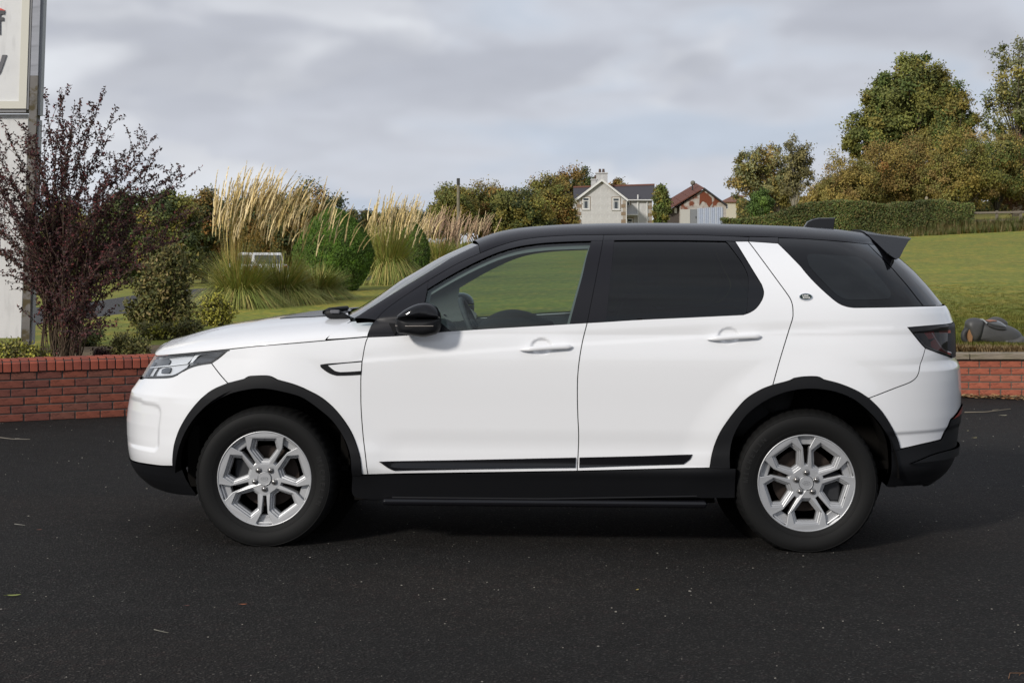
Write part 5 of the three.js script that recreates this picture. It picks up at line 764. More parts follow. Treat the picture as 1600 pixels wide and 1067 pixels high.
function handleGeo(u0, u1, v0, v1) {     // a rounded grip bridging the cup, and its end cap
  const a = onPlane(u0, v0, 0.95), b = onPlane(u1, v1, 0.95), n = 26, seg = 12, pos = [], idx = [], len = Math.hypot(b[0] - a[0], b[1] - a[1]);
  for (let i = 0; i <= n; i++) { const t = i / n, x = lerp(a[0], b[0], t), y = lerp(a[1], b[1], t) + 0.004 * Math.sin(Math.PI * t), h = 0.0125 * Math.pow(Math.min(1, t * 5.2), 0.6) * Math.pow(Math.min(1, (1 - t) * 16 + 0.06), 0.5), w = 0.013 * Math.pow(Math.min(1, t * 5), 0.6) * Math.pow(Math.min(1, (1 - t) * 14 + 0.06), 0.5), zc = Wside(x, y) + 0.012 + 0.010 * Math.pow(Math.sin(Math.PI * Math.min(1, t * 1.05)), 0.7); for (let k = 0; k < seg; k++) { const f = k / seg * Math.PI * 2, c = Math.cos(f), s = Math.sin(f); pos.push(x, y + Math.sign(s) * Math.pow(Math.abs(s), 0.75) * h, zc + Math.sign(c) * Math.pow(Math.abs(c), 0.75) * w); } }
  for (let i = 0; i < n; i++) for (let k = 0; k < seg; k++) { const p = i * seg + k, q = i * seg + (k + 1) % seg; idx.push(p, p + seg, q, q, p + seg, q + seg); }
  const g = new THREE.BufferGeometry(); g.setAttribute('position', new THREE.Float32BufferAttribute(pos, 3)); g.setIndex(idx); g.computeVertexNormals(); return g;
}
for (const side of [1, -1]) {
  const m = side > 0 ? (g) => g : mirror;
  const f = part('front_door', m(skinFG), paint, car), r = part('rear_door', m(skinRG), paint, car);
  part('door_frame', frameF.map((o) => m(panel(Lsurf, o, { cell: 0.018, off: -0.001, gap: 0.0006 }))), side > 0 ? blackFilm : blackFilm, f);
  part('window_glass', m(panel(Lsurf, paneF, { cell: 0.025, off: -0.007, thick: 0, gap: -0.004 })), clearGlass, f);
  part('door_frame', frameR.map((o) => m(panel(Lsurf, o, { cell: 0.018, off: -0.001, gap: 0.0006 }))), blackFilm, r);
  part('window_glass', m(panel(Lsurf, paneR, { cell: 0.025, off: -0.006, thick: 0, gap: -0.003 })), privacy, r);
  part('quarter_light', m(panel(Lsurf, lightR, { cell: 0.018, off: -0.002, thick: 0.006, gap: 0.0012 })), gloss, r);
  part('side_moulding', m(panel(Lsurf, mouldF, { cell: 0.02, off: 0.007, thick: 0.009, gap: 0 })), gloss, f);
  part('side_moulding', m(panel(Lsurf, mouldR, { cell: 0.02, off: 0.007, thick: 0.009, gap: 0 })), gloss, r);
  part('door_handle', m(handleGeo(811, 894, 547, 541.5)), paint, f); part('door_handle', m(handleGeo(1104, 1190, 530.5, 525.3)), paint, r);
  // inside faces of the doors
  const inn = (o) => m(panel(Lsurf, inset(o, 0.01), { cell: 0.04, off: -0.055, thick: 0, gap: 0 }));
  part('door_trim', [inn(skinF), ...frameF.map((o) => m(panel(Lsurf, o, { cell: 0.03, off: -0.035, thick: 0, gap: -0.012 })))].slice(0, 1), trimM, f); part('frame_trim', frameF.map((o) => m(panel(Lsurf, o, { cell: 0.03, off: -0.035, thick: 0, gap: -0.012 }))), headliner, f);
  part('door_trim', [inn(outline([K.doorTopR, L_('1162,491.6 1195,490 1230,520 1208,601.5'), rev(K.archRear), rev(K.botR), rev(K.doorMid)])), ...[...frameR].map((o) => m(panel(Lsurf, o, { cell: 0.03, off: -0.035, thick: 0, gap: -0.012 })))], trimM, r);
}
// sills, arch trims, wings behind
const sill = outline([L_('550,741.7 640,740 740,738.5 902,736 1000,733.5 1111,731.2'), L_('1111,731.2 1150,731.5'), (() => { const a = invL(1150, 731.5), b = invL(1120, 777); return [a, [b[0] + 0.09, b[1]]]; })(), (() => { const a = invL(1120, 777), b = invL(578, 780); return [[a[0] + 0.09, a[1]], [b[0], b[1]]]; })(), (() => { const b = invL(578, 780), a = invL(550, 741.7); return [[b[0], b[1]], [a[0], b[1] + 0.02], a]; })()]);
const dentSill = (s, x, y) => 0;
const sillG = panel(Lsurf, sill, { cell: 0.016, off: 0.006, thick: 0.03, gap: 0.001 });
part('sill_cladding', sillG, plastic, car); part('sill_cladding', mirror(sillG), plastic, car);
const trimF = outline([K.archFront.map((p) => p), K.archFront2, K.archFront3, L_('565,741.5 550,741.5'), L_('550,741.5 547.5,712 538,684.5 520,657.5 496,636.5 472,620.5 460,616 422,607.5 406,606.4 390,607.8 360,615 339,626 321,638.5 304.5,653.5 293,675 286.5,700 284.3,728.3'), L_('284.3,728.3 270.7,728')]);
const trimR = outline([K.archRear, K.archRear2, K.archRear3, K.archRear4, K.archRear5, L_('1406,701.5 1392,704.5'), L_('1392,704.5 1388.5,686 1368,653.5 1335,624 1310,613 1290,608.5 1268,606.8 1248,608 1225,613 1203,621.8 1180,636 1164,650.5 1150,672 1143,692 1140.5,712 1141,731.3'), L_('1141,731.3 1109.5,731')]);
for (const o of [trimF, trimR]) { const g = panel(Lsurf, o, { cell: 0.012, off: 0.010, thick: 0.034, gap: 0.0004 }); part('wheel_arch_trim', g, plastic, car); part('wheel_arch_trim', mirror(g), plastic, car); }
// rear quarter, tail lamp, bumpers
const quarterEdge = L_('1216,380 1260,426.3 1293,459.3 1311,473.6 1323,478.6 1335,480.5'), quarterTop = L_('1335,480.5 1390,479.7 1440,478.4 1473,477.2');
const lampT = L_('1419,511.6 1455,508.7 1486,505.6'), lampL = L_('1419,511.6 1427.5,521.7 1440,537 1446.6,544'), lampB = L_('1446.6,544 1468,551.8 1487,559');
const yTop = yOf(1460, 477.6), yLt = lastOf(lampT)[1], yLb = lastOf(lampB)[1], yBr = yOf(1470.5, 686.5);
const quarter = outline([K.rearGap, K.archRear2, K.archRear3, K.archRear4, rev(K.seamRear), rev(lampL), lampT, [lastOf(lampT), [sQ, yLt + 0.004]], [[sQ, yLt + 0.004], [sQ, yTop]], [[sQ, yTop], lastOf(quarterTop)], rev(quarterTop), rev(quarterEdge), L_('1216,380 1190,378.2 1169.5,376.9')]);
const quarterG = panel(Lsurf, quarter, { cell: 0.015 });
const q1 = part('rear_quarter', quarterG, paint, car); part('rear_quarter', mirror(quarterG), paint, car);
{ const o = outline([L_('1171.5,370.4 1216,371.4'), L_('1216,371.4 1216,379.6'), L_('1216,379.6 1190,378 1170.3,376.9'), L_('1170.3,376.9 1171.5,370.4')]), g = panel(Lsurf, o, { cell: 0.02, gap: -0.0005 }); part('roof_trim', g, blackFilm, q1); part('roof_trim', mirror(g), blackFilm, q1); }
const bumpR = outline([K.seamRear, K.archRear5, L_('1406,701.5 1440,694 1470.5,686.5'), L_('1470.5,686.5 1485.7,655.3'), (() => { const a = invL(1485.7, 655.3), t = yOf(1480, 641); return [a, [sQ - 0.10, t], [sE, t]]; })(), [[sE, yOf(1480, 641)], [sE, yLb]], [[sE, yLb], [sQ, yLb], lastOf(lampB)], rev(lampB)]);
part('rear_bumper', both(panel(Lsurf, bumpR, { cell: 0.015 })), paint, car);
const yRl = yOf(1480, 641);
const lowR = outline([L_('1392,704.5 1406,701.7 1440,694.2 1470.5,686.7'), L_('1470.5,686.7 1485.7,655.5'), (() => { const a = invL(1485.7, 655.5); return [a, [sQ - 0.10, yRl - 0.004], [sE, yRl - 0.004]]; })(), [[sE, yRl - 0.004], [sE, 0.29]], [[sE, 0.29], [sQ - 0.2, 0.285]], (() => { const a = invL(1440, 757), b = invL(1400, 759), c = invL(1384, 759); return [[sQ - 0.2, 0.285], a, b, c]; })(), (() => { const c = invL(1384, 759), d = invL(1392, 704.5); return [c, d]; })()]);
const lowDent = (s, x, y) => 0;
part('lower_bumper', both(panel(Lsurf, lowR, { cell: 0.016, off: 0.006, thick: 0.03, gap: 0.001 })), plastic, car);
{ // bumper lip, reflector and tow eye hump
  const a = invL(1440, 716), lip = outline([[[a[0] - 0.08, a[1] - 0.02], [a[0] + 0.1, a[1] + 0.018], [sQ - 0.1, yOf(1480, 703)], [sE, yOf(1480, 703)]], [[sE, yOf(1480, 703)], [sE, yOf(1480, 716)]], [[sE, yOf(1480, 716)], [sQ - 0.1, yOf(1480, 716)], [a[0] + 0.1, a[1] - 0.018], [a[0] - 0.08, a[1] - 0.02]]]);
  part('bumper_lip', both(panel(Lsurf, lip, { cell: 0.012, off: 0.022, thick: 0.03, gap: 0 })), plastic, car);
  const refl = outline([[[invL(1486, 655)[0], invL(1486, 655)[1]], [sQ - 0.06, yOf(1480, 651)], [sQ + 0.05, yOf(1480, 651)]], [[sQ + 0.05, yOf(1480, 651)], [sQ + 0.05, yOf(1480, 641)]], [[sQ + 0.05, yOf(1480, 641)], [sQ - 0.10, yOf(1480, 641)], invL(1486, 655)]]);
  const rg = panel(Lsurf, refl, { cell: 0.01, off: 0.009, thick: 0.01, gap: 0.001 }), rm = phys(0.42, 0.03, 0.012, 0.15, { clearcoat: 1 }); part('reflector', rg, rm, car); part('reflector', mirror(rg), rm, car);
}
{ // tail lamps: smoked lens over a dark body with red and pale bars
  const rt = [sQ + 0.03, yLt], rb = [sQ + 0.03, yLb - 0.005], lamp = outline([lampT, [lastOf(lampT), rt], [rt, rb], [rb, lastOf(lampB)], rev(lampB), rev(lampL)]);
  const lensO = outline([L_('1419,511.6 1455,508.7 1481,506.1'), L_('1481,506.1 1481.5,530 1481,557.1'), L_('1481,557.1 1468,551.8 1446.6,544'), rev(lampL)]);
  const body = panel(Lsurf, lamp, { cell: 0.012, off: -0.002, thick: 0, gap: 0 }), lens = panel(Lsurf, inset(lensO, 0.001), { cell: 0.012, off: 0.0016, thick: 0.002, gap: 0.001 });
  const bar = (s, o) => panel(Lsurf, outline(s), { cell: 0.008, off: o, thick: 0.006, gap: 0 });
  const E = (u, v) => invL(u, v), red1 = [[E(1445, 520), E(1460, 517.5)], [E(1460, 517.5), E(1463, 528)], [E(1463, 528), E(1452, 530)], [E(1452, 530), E(1445, 520)]], red2 = [[E(1455, 534), E(1464, 530), E(1474, 545), E(1486, 552)], [E(1486, 552), E(1486, 556.5)], [E(1486, 556.5), E(1468, 549.5), E(1456, 542)], [E(1456, 542), E(1455, 534)]], strip = [[E(1457.5, 519.5), E(1466, 533), E(1475, 545), E(1487.5, 550.5)], [E(1487.5, 550.5), E(1487.5, 552.3)], [E(1487.5, 552.3), E(1474, 546.2), E(1464.8, 533.8), E(1456.6, 519.8)], [E(1456.6, 519.8), E(1457.5, 519.5)]], red3 = [[E(1468, 517.5), E(1486, 515.5)], [E(1486, 515.5), E(1487, 520)], [E(1487, 520), E(1470, 521.5)], [E(1470, 521.5), E(1468, 517.5)]];
  const smoke = phys(0.36, 0.32, 0.34, 0.04, { transmission: 1, thickness: 0, ior: 1.5, specularIntensity: 0.6 }), redM = phys(0.36, 0.012, 0.016, 0.3, {}), stripM = std(0.75, 0.72, 0.72, 0.3), bodyM = phys(0.022, 0.020, 0.028, 0.5, { specularIntensity: 0.3 });
  for (const m of [(g) => g, mirror]) { const t = part('tail_light', m(body), bodyM, car); for (const s of [red1, red2, red3]) part('red_element', m(bar(s, -0.0006)), redM, t); part('light_bar', m(bar(strip, 0.0002)), stripM, t); part('lens', m(lens), smoke, t); part('lamp_edge', m(panel(Lsurf, outline([lampL, lampB, [lastOf(lampB), [lastOf(lampB)[0], lastOf(lampB)[1] + 0.012]], [[lastOf(lampB)[0], lastOf(lampB)[1] + 0.012], ...rev(lampB).slice(1).map(([a, b]) => [a, b + 0.013]), ...rev(lampL).slice(1).map(([a, b]) => [a + 0.014, b + 0.002])], [[lampL[0][0] + 0.014, lampL[0][1] + 0.002], lampL[0]]]), { cell: 0.01, off: 0.0045, thick: 0.006, gap: 0.0015 })), gloss, t); }
}
// tailgate below the glass, rear glass, dark D pillar
{
  const tg = outline([[[sQ, yLb - 0.004], [sE, yLb - 0.004]], [[sE, yLb - 0.004], [sE, yTop + 0.002]], [[sE, yTop + 0.002], [sQ, yTop]], [[sQ, yTop], [sQ, yLb - 0.004]]]); part('tailgate', both(panel(Lsurf, tg, { cell: 0.03 })), paint, car);
  const dTop = L_('1216.5,371.4 1240,372.3 1290,375.3 1330,378.8 1357,381.5'), dRear = L_('1357,381.5 1371,396 1431,463 1443,478'), q = outline([L_('1216.5,379.8 1216.5,371.4'), dTop, dRear, rev(quarterTop.filter(([a]) => a < invL(1443, 478)[0])), rev(quarterEdge)]);
  const qg = panel(Lsurf, q, { cell: 0.016, off: -0.001, thick: 0.01, gap: 0.0012 }); part('rear_side_window', qg, phys(0.006, 0.0065, 0.008, 0.05, { specularIntensity: 0.7 }), car); part('rear_side_window', mirror(qg), gloss, car);
  const gl = outline([L_('1261.5,404 1264.5,415.5'), L_('1264.5,415.5 1285,438 1308,460.5 1318,466.3 1330,468.7'), L_('1330,468.7 1360,468.2 1388,467.2'), L_('1388,467.2 1392.6,462 1391.5,454'), L_('1391.5,454 1372,430 1352,408.5 1344,403 1335,401'), L_('1335,401 1300,398.4 1268,396.8'), L_('1268,396.8 1262.5,398.8 1261.5,404')]);
  part('glass_panel', panel(Lsurf, gl, { cell: 0.02, off: 0.0008, thick: 0.0016, gap: 0 }), phys(0.010, 0.012, 0.014, 0.03, { specularIntensity: 0.8 }), car.children[car.children.length - 2]);
  const e1 = L_('1357.6,381.6 1372,396 1432,463 1444,478'), e2 = L_('1397,407 1430,440 1453,464 1464,477');
  const dp = outline([[...e1], [lastOf(e1), lastOf(e2)], rev(e2), L_('1397,407 1385,395 1371,383')]); const dg = panel(Lsurf, dp, { cell: 0.016, off: 0, thick: 0.012, gap: 0.0012 }); part('tailgate_pillar', dg, gloss, car); part('tailgate_pillar', mirror(dg), gloss, car);
  const a = e2[0], z = lastOf(e2), rg = outline([e2, [z, [sE, yTop + 0.004]], [[sE, yTop + 0.004], [sE, a[1] + 0.02]], [[sE, a[1] + 0.02], [a[0] + 0.05, a[1] + 0.015], a]]); part('rear_window', both(panel(Lsurf, rg, { cell: 0.02, off: -0.004, thick: 0.004, gap: 0.0 })), gloss, car);
}
// headlamps: clear cover over a bowl with reflectors, a black edge and a running-light strip
{
  const ex = (p, k) => [p[0] - k, p[1]], tl = lastOf(lampTop), bl = lastOf(lampBottom), o = outline([lampTop, [tl, [tl[0] - 0.14, tl[1] - 0.002]], [[tl[0] - 0.14, tl[1] - 0.002], [bl[0] - 0.10, bl[1] + 0.002]], [[bl[0] - 0.10, bl[1] + 0.002], bl], rev(lampBottom), L_('330,567.6 344,557 358.5,545.6')]);
  const E = (u, v) => invL(u, v), P = (a) => outline(a.map((s) => L_(s)));
  const bowl = panel(Lsurf, o, { cell: 0.012, off: -0.030, thick: 0, gap: -0.004 }), cover = panel(Lsurf, o, { cell: 0.012, off: 0.001, thick: 0.0, gap: 0.002 });
  const bowlM = std(0.30, 0.31, 0.325, 0.35, { metalness: 0.3 }), lensM = phys(0.93, 0.94, 0.95, 0.03, { transmission: 1, thickness: 0, ior: 1.45 }), refM = std(0.85, 0.86, 0.88, 0.3, { metalness: 0.35 }), dkM = std(0.085, 0.09, 0.10, 0.4), stripM = std(0.85, 0.87, 0.9, 0.3);
  const rim = (pth, w) => { const a = L_(pth), b = a.map(([x, y]) => [x, y]); return b; };
  const pz = (s, off, thick) => panel(Lsurf, P(s), { cell: 0.01, off, thick, gap: 0 });
  const pieces = {
    reflector: [pz(['258,558 298,554.6', '298,554.6 294,560 288,566', '288,566 258,570.5', '258,570.5 262,564 258,558'], -0.022, 0.012), pz(['244,575 252,571.5 290,568.5', '290,568.5 284,577 276,584.5', '276,584.5 239,586', '239,586 241,580 244,575'], -0.020, 0.012), pz(['232,574 241,572.5', '241,572.5 236,580 233,585.5', '233,585.5 226,585.5', '226,585.5 228,579 232,574'], -0.02, 0.012)],
    light_strip: [pz(['346,551.2 318,553.4 306,557 298,566', '298,566 294,567', '294,567 299,558 306,554 318,551.6 346,550.4', '346,550.4 346,551.2'], -0.010, 0.006), pz(['231,572.2 252,570.4 290,566.6', '290,566.6 290,568', '290,568 252,571.8 231,573.4', '231,573.4 231,572.2'], -0.012, 0.006)],
    bezel: [pz(['344,552.4 320,554.8 308,558.5 300,567', '300,567 330,566', '330,566 340,559 344,552.4'], -0.014, 0.008), pz(['238,559.5 256,558', '256,558 261,563 256,570', '256,570 232,572', '232,572 238,559.5'], -0.018, 0.008)],
    projector: [pz(['249,576 256,573.5 263,573.6', '263,573.6 263,578 260,582.5', '260,582.5 248,582', '248,582 249,576'], -0.012, 0.008)],
    border: [panel(Lsurf, outline([lampBottom, [bl, [bl[0], bl[1] + 0.013]], rev(lampBottom).map(([a, b], i) => [a, b + 0.012]), [[lampBottom[0][0], lampBottom[0][1] + 0.012], lampBottom[0]]]), { cell: 0.01, off: 0.0025, thick: 0.004, gap: 0.0008 }), panel(Lsurf, outline([lampTop, [tl, [tl[0], tl[1] - 0.009]], rev(lampTop).map(([a, b]) => [a, b - 0.009]), [[lampTop[0][0], lampTop[0][1] - 0.009], lampTop[0]]]), { cell: 0.01, off: 0.0025, thick: 0.004, gap: 0.0008 }), panel(Lsurf, P(['330,567.6 344,557 358.5,545.6', '358.5,545.6 352,547.5', '352,547.5 340,557 328,565.4', '328,565.4 330,567.6']), { cell: 0.008, off: 0.0025, thick: 0.004, gap: 0.0005 })],
  };
  for (const m of [(g) => g, mirror]) { const h = part('headlight', m(bowl), bowlM, car); pieces.reflector.forEach((g) => part('reflector', m(g), refM, h)); pieces.light_strip.forEach((g) => part('light_strip', m(g), stripM, h)); pieces.bezel.forEach((g) => part('bezel', m(g), dkM, h)); part('projector', m(pieces.projector[0]), phys(0.03, 0.03, 0.035, 0.05, { clearcoat: 1 }), h); pieces.border.forEach((g) => part('lamp_border', m(g), std(0.05, 0.052, 0.056, 0.35), h)); part('lens', m(cover), lensM, h); }
}
// greenhouse: pillars, windscreen, roof
const vG = 2 * GT.len, screenEdge = G_('553.5,497.3 585,477 624,452.5 669,425.5 705,403 747.7,382.3'), gapG = G_('586.5,500 600,485.5 624,467.5 669,438 714,412 750,395.5'), gapR = G_('750,395.5 780,383.8 810,375.2 840,370.7 885,367.6 943,366.5 1020,366.2 1090,367 1142,368.9 1200,370 1240,372.1 1290,375 1330,378.5 1356.5,381.2 1370,382.4');
{
  const pil = outline([screenEdge, [lastOf(screenEdge), lastOf(gapG)], rev(gapG), [gapG[0], screenEdge[0]]]), g = panel(Gsurf, pil, { cell: 0.016, gap: 0.001, flip: 1, thick: 0.03 }); part('windscreen_pillar', g, blackFilm, car); part('windscreen_pillar', mirror(g), blackFilm, car);
  const seam = []; const a = lastOf(screenEdge); for (let k = 0; k <= 20; k++) { const t = k / 20; seam.push([a[0] - 0.075 * Math.sin(Math.PI * t), lerp(a[1], vG - a[1], t)]); }
  const flipV = (p) => p.map(([x, v]) => [x, vG - v]);
  // the windscreen: gently curved glass hung between the two pillar edges
  const ed = screenEdge.map((p) => Gsurf(...p)), edAt = (t) => { const k = clamp(t, 0, 1) * (ed.length - 1), n = Math.min(ed.length - 2, Math.floor(k)), u = k - n; return [0, 1, 2].map((c) => lerp(ed[n][c], ed[n + 1][c], u)); };
  const Ssurf = (t, q) => { const e = edAt(t / 0.75), w = q / 0.75, bow = lerp(0.14, 0.075, clamp(t / 0.75, 0, 1)), xc = e[0] - bow, c = 1 - w * w; return [e[0] - bow * c, e[1] + (ycC.at(xc) - 0.002 - e[1]) * c, -e[2] * w]; };
  part('windscreen', panel(Ssurf, [[0.002, -0.745], [0.748, -0.745], [0.748, 0.745], [0.002, 0.745]], { cell: 0.03, gap: 0, off: 0.0, flip: 1, thick: 0 }), screenGlass, car);
  const rr = lastOf(gapR), ra = G_('1353.6,366')[0], rear = []; for (let k = 0; k <= 20; k++) { const t = k / 20, v = lerp(ra[1], vG - ra[1], t); rear.push([ra[0] + 0.02 * Math.sin(Math.PI * t), v]); }
  const roofG = panel(Gsurf, outline([[a, lastOf(gapG)], gapR, [rr, ra], rear, [lastOf(rear), [rr[0], vG - rr[1]]], rev(flipV(gapR)), [[lastOf(gapG)[0], vG - lastOf(gapG)[1]], [a[0], vG - a[1]]], rev(seam)]), { cell: 0.022, gap: 0.0015, flip: 1, thick: 0.02 }); part('roof', roofG, roofM, car);
  // headlining and pillar trim inside
  const lin = (o, d) => panel(Gsurf, o, { cell: 0.05, gap: 0, off: d, flip: 1, thick: 0 });
  part('headlining', lin(outline([gapR.map(([x, v]) => [x, v + 0.02]), [[rr[0], rr[1] + 0.02], [rr[0], vG - rr[1] - 0.02]], rev(flipV(gapR.map(([x, v]) => [x, v + 0.02]))), [[gapR[0][0], vG - gapR[0][1] - 0.02], [a[0] - 0.03, GT.len], [gapR[0][0], gapR[0][1] + 0.02]]]), -0.045), headliner, car);
  for (const s of [0, 1]) part('pillar_trim', s ? mirror(lin(pil, -0.032)) : lin(pil, -0.032), headliner, car);
}
{ // spoiler: a wedge carrying the roof line back over the glass, its ends flush with the body sides
  const zAt = (u, v) => { let z = 0.6; for (let k = 0; k < 8; k++) { const [x, y] = onPlane(u, v, z), xr = xrC.at(y), t = (xr - x) / (xr - sR); z = 0.5 * z + 0.5 * clamp(Wside(Math.min(x, 1.85), y) * corner(Math.max(t, 0.30), NR, MR), 0.35, 0.8); } return z + 0.003; };
  const edge = [[1355, 365.4], [1390, 369.4], [1425, 373.4], [1420.5, 377], [1413, 390.5], [1407, 402.5], [1401.5, 406], [1388, 397], [1371.5, 381]], nSec = edge.length, zz = edge.map(([u, v]) => zAt(u, v));
  { // the end faces lie in one plane through three of those points
    const A = [...onPlane(...edge[0], zz[0]), zz[0]], B = [...onPlane(...edge[7], zz[7]), zz[7]], C = [...onPlane(...edge[2], zz[0] - 0.02), zz[0] - 0.02], n = new THREE.Vector3().subVectors(new THREE.Vector3(...B), new THREE.Vector3(...A)).cross(new THREE.Vector3().subVectors(new THREE.Vector3(...C), new THREE.Vector3(...A)));
    edge.forEach(([u, v], k) => { for (let q = 0; q < 5; q++) { const [x, y] = onPlane(u, v, zz[k]); zz[k] = A[2] - (n.x * (x - A[0]) + n.y * (y - A[1])) / n.z; } });
  }
  const near = edge.map(([u, v], i) => [...onPlane(u, v, zz[i]), zz[i]]), ks = [-1, -0.97, -0.8, -0.4, 0, 0.4, 0.8, 0.97, 1], pos = [], idx = [];
  ks.forEach((k) => { const crown = 0.035 * (1 - k * k), f = Math.abs(k) > 0.99 ? 0.97 : 1, cx = near.reduce((s, p) => s + p[0], 0) / nSec, cy = near.reduce((s, p) => s + p[1], 0) / nSec; near.forEach(([x, y, z], i) => pos.push(cx + (x - cx) * f + (i > 1 && i < 6 ? crown * 0.8 : 0), cy + (y - cy) * f + (i < 3 ? crown * (i ? 0.5 : 0.9) : crown * 0.3), z * k)); });
  for (let j = 0; j < ks.length - 1; j++) for (let i = 0; i < nSec; i++) { const a = j * nSec + i, b = j * nSec + (i + 1) % nSec; idx.push(a, b, a + nSec, b, b + nSec, a + nSec); }
  for (const j of [0, ks.length - 1]) for (const t of THREE.ShapeUtils.triangulateShape(near.map((p) => new THREE.Vector2(p[0], p[1])), [])) idx.push(j * nSec + t[0], j * nSec + t[1], j * nSec + t[2]);
  let g = new THREE.BufferGeometry(); g.setAttribute('position', new THREE.Float32BufferAttribute(pos, 3)); g.setIndex(idx); g = g.toNonIndexed(); g.computeVertexNormals();
  const sp = part('spoiler', g, spoilerM, car), a = onPlane(1387, 396.4, zz[7]), b = onPlane(1409, 394.4, zz[4]); part('spoiler_seam', tube([[a[0], a[1], zz[7] - 0.002], [b[0], b[1], zz[4] - 0.002]], 0.004, 6), rubber, sp);
}
{ // shark fin aerial
  const P = [[1257, 354.5], [1263, 346], [1270, 342.8], [1279.5, 340.6], [1303.5, 340.4], [1301, 359]].map(([u, v]) => onPlane(u, v, 0)), s = new THREE.Shape(P.map((p) => new THREE.Vector2(...p)));
  part('aerial', new THREE.ExtrudeGeometry(s, { depth: 0.012, bevelEnabled: true, bevelSize: 0.006, bevelThickness: 0.02, bevelSegments: 4 }).translate(0, -0.006, -0.006), gloss, car);
}
// door mirrors: a rounded shell on a short arm
function puff(out, z0, h0, h1, n = 9) {      // outline in x,y swollen to both sides of z0
  const m = out.length, cx = out.reduce((s, p) => s + p[0], 0) / m, cy = out.reduce((s, p) => s + p[1], 0) / m, pos = [], idx = [];
  for (let j = 0; j <= n * 2; j++) { const f = (j / (2 * n) - 0.5) * Math.PI, k = Math.pow(Math.max(0, Math.cos(f)), 0.55), z = z0 + (f < 0 ? h0 : h1) * Math.sin(f); for (const p of out) pos.push(cx + (p[0] - cx) * k, cy + (p[1] - cy) * k, z); }
  for (let j = 0; j < 2 * n; j++) for (let i = 0; i < m; i++) { const a = j * m + i, b = j * m + (i + 1) % m; idx.push(a, b, a + m, b, b + m, a + m); }
  const g = new THREE.BufferGeometry(); g.setAttribute('position', new THREE.Float32BufferAttribute(pos, 3)); g.setIndex(idx); g.computeVertexNormals(); return g;
}
{
  const z0 = 1.045, O = (s) => smoothPath([...pts(s).map(([u, v]) => onPlane(u, v, z0))], 0.012);
  const up = O('618.5,497.5 619.5,494 626,488 634,482.5 648,475.8 657,473.4 664,472.8 672,474 679,477.2 685,483 688.2,489.5 689.3,497'), cap = [...up, ...O('689.3,497 660,497.2 618.5,497.5').slice(1, -1)];
  const lo = [...O('618.3,497.9 617.8,506 618.5,514 621,519.5 630,521.8 645,524.6 663,526.3 676,523.6 685,519.5 688,514 689.2,505 689.4,497.4'), ...O('689.4,497.4 660,497.7 618.3,497.9').slice(1, -1)];
  const face = O('683,482 687,486 691,500 690,512 686,518 682,505 683,482').slice(0, -1);
  for (const m of [(g) => g, mirror]) {
    const h = part('door_mirror', m(puff(cap, z0, 0.085, 0.062)), gloss, car); part('lower_shell', m(puff(lo, z0 - 0.002, 0.088, 0.060)), plastic, h);
    const a = onPlane(622, 508, 0.93), b = onPlane(640, 517, 0.99); part('mirror_arm', m(new THREE.ConeGeometry(0.055, 0.17, 4).rotateX(-Math.PI / 2).scale(1, 0.55, 1).translate(onPlane(638, 514, 0.95)[0], onPlane(638, 514, 0.95)[1], 0.945)), plastic, h);
    const t = [[608.5, 505.5], [625, 506], [617, 523]].map(([u, v]) => onPlane(u, v, 0.93)); part('mirror_foot', m(new THREE.ExtrudeGeometry(new THREE.Shape(t.map((p) => new THREE.Vector2(...p))), { depth: 0.03, bevelEnabled: true, bevelSize: 0.003, bevelThickness: 0.003, bevelSegments: 2 }).translate(0, 0, 0.905)), plastic, h);
    const l = [[0, 0]]; const p = onPlane(689, 497.4, z0), q = onPlane(619, 508.6, z0), r = onPlane(688, 508.6, z0); part('indicator', m(tube([[q[0] - 0.001, q[1], z0 + 0.026], [lerp(q[0], r[0], 0.3), q[1], z0 + 0.061], [r[0] - 0.03, r[1], z0 + 0.055]], 0.0022, 6)), std(0.25, 0.22, 0.2, 0.3), h);
  }
}
// side steps under the doors
{
  const a = onPlane(597, 783.5, 0.93), b = onPlane(1105, 782, 0.93), g = rbox(b[0] - a[0], 0.036, 0.15, 0.016, (a[0] + b[0]) / 2, a[1] - 0.002, 0.868, 4), rib = tube([[a[0] + 0.05, a[1] + 0.019, 0.92], [(a[0] + b[0]) / 2, a[1] + 0.019, 0.925], [b[0] - 0.05, b[1] + 0.019, 0.92]], 0.006, 6);
  for (const m of [(q) => q, mirror]) { const s = part('side_step', m(g), gloss, car); part('tread_strip', m(rib), plastic, s); for (const x of [-0.5, 0.1, 0.7]) part('bracket', m(box(0.05, 0.03, 0.3, x, a[1] + 0.01, 0.70)), plastic, s); }
}
// underbody, floor and wheel housings
part('underbody', [box(1.84, 0.17, 1.62, 0, 0.315, 0), box(3.2, 0.22, 1.0, 0, 0.34, 0)], seamM, car);
for (const [x] of AX) for (const s of [1, -1]) { const g = new THREE.CylinderGeometry(0.452, 0.452, 0.42, 40, 1, true, -0.55 * Math.PI, 1.1 * Math.PI).rotateX(Math.PI / 2).rotateZ(0); const lin = new THREE.BufferGeometry(); const pos = [], idx = []; for (let k = 0; k <= 40; k++) { const f = lerp(0.0, Math.PI, k / 40), cx = x + Math.cos(f) * 0.452, cy = 0.375 + Math.sin(f) * 0.452; pos.push(cx, cy, s * 0.918, cx, cy, s * 0.50); } for (let k = 0; k < 40; k++) { const i = k * 2; idx.push(i, i + 1, i + 2, i + 1, i + 3, i + 2); } lin.setAttribute('position', new THREE.Float32BufferAttribute(pos, 3)); lin.setIndex(idx); lin.computeVertexNormals(); const disc = new THREE.CircleGeometry(0.452, 40).translate(x, 0.375, s * 0.505); part('wheel_housing', [lin, disc], seamM, car); }
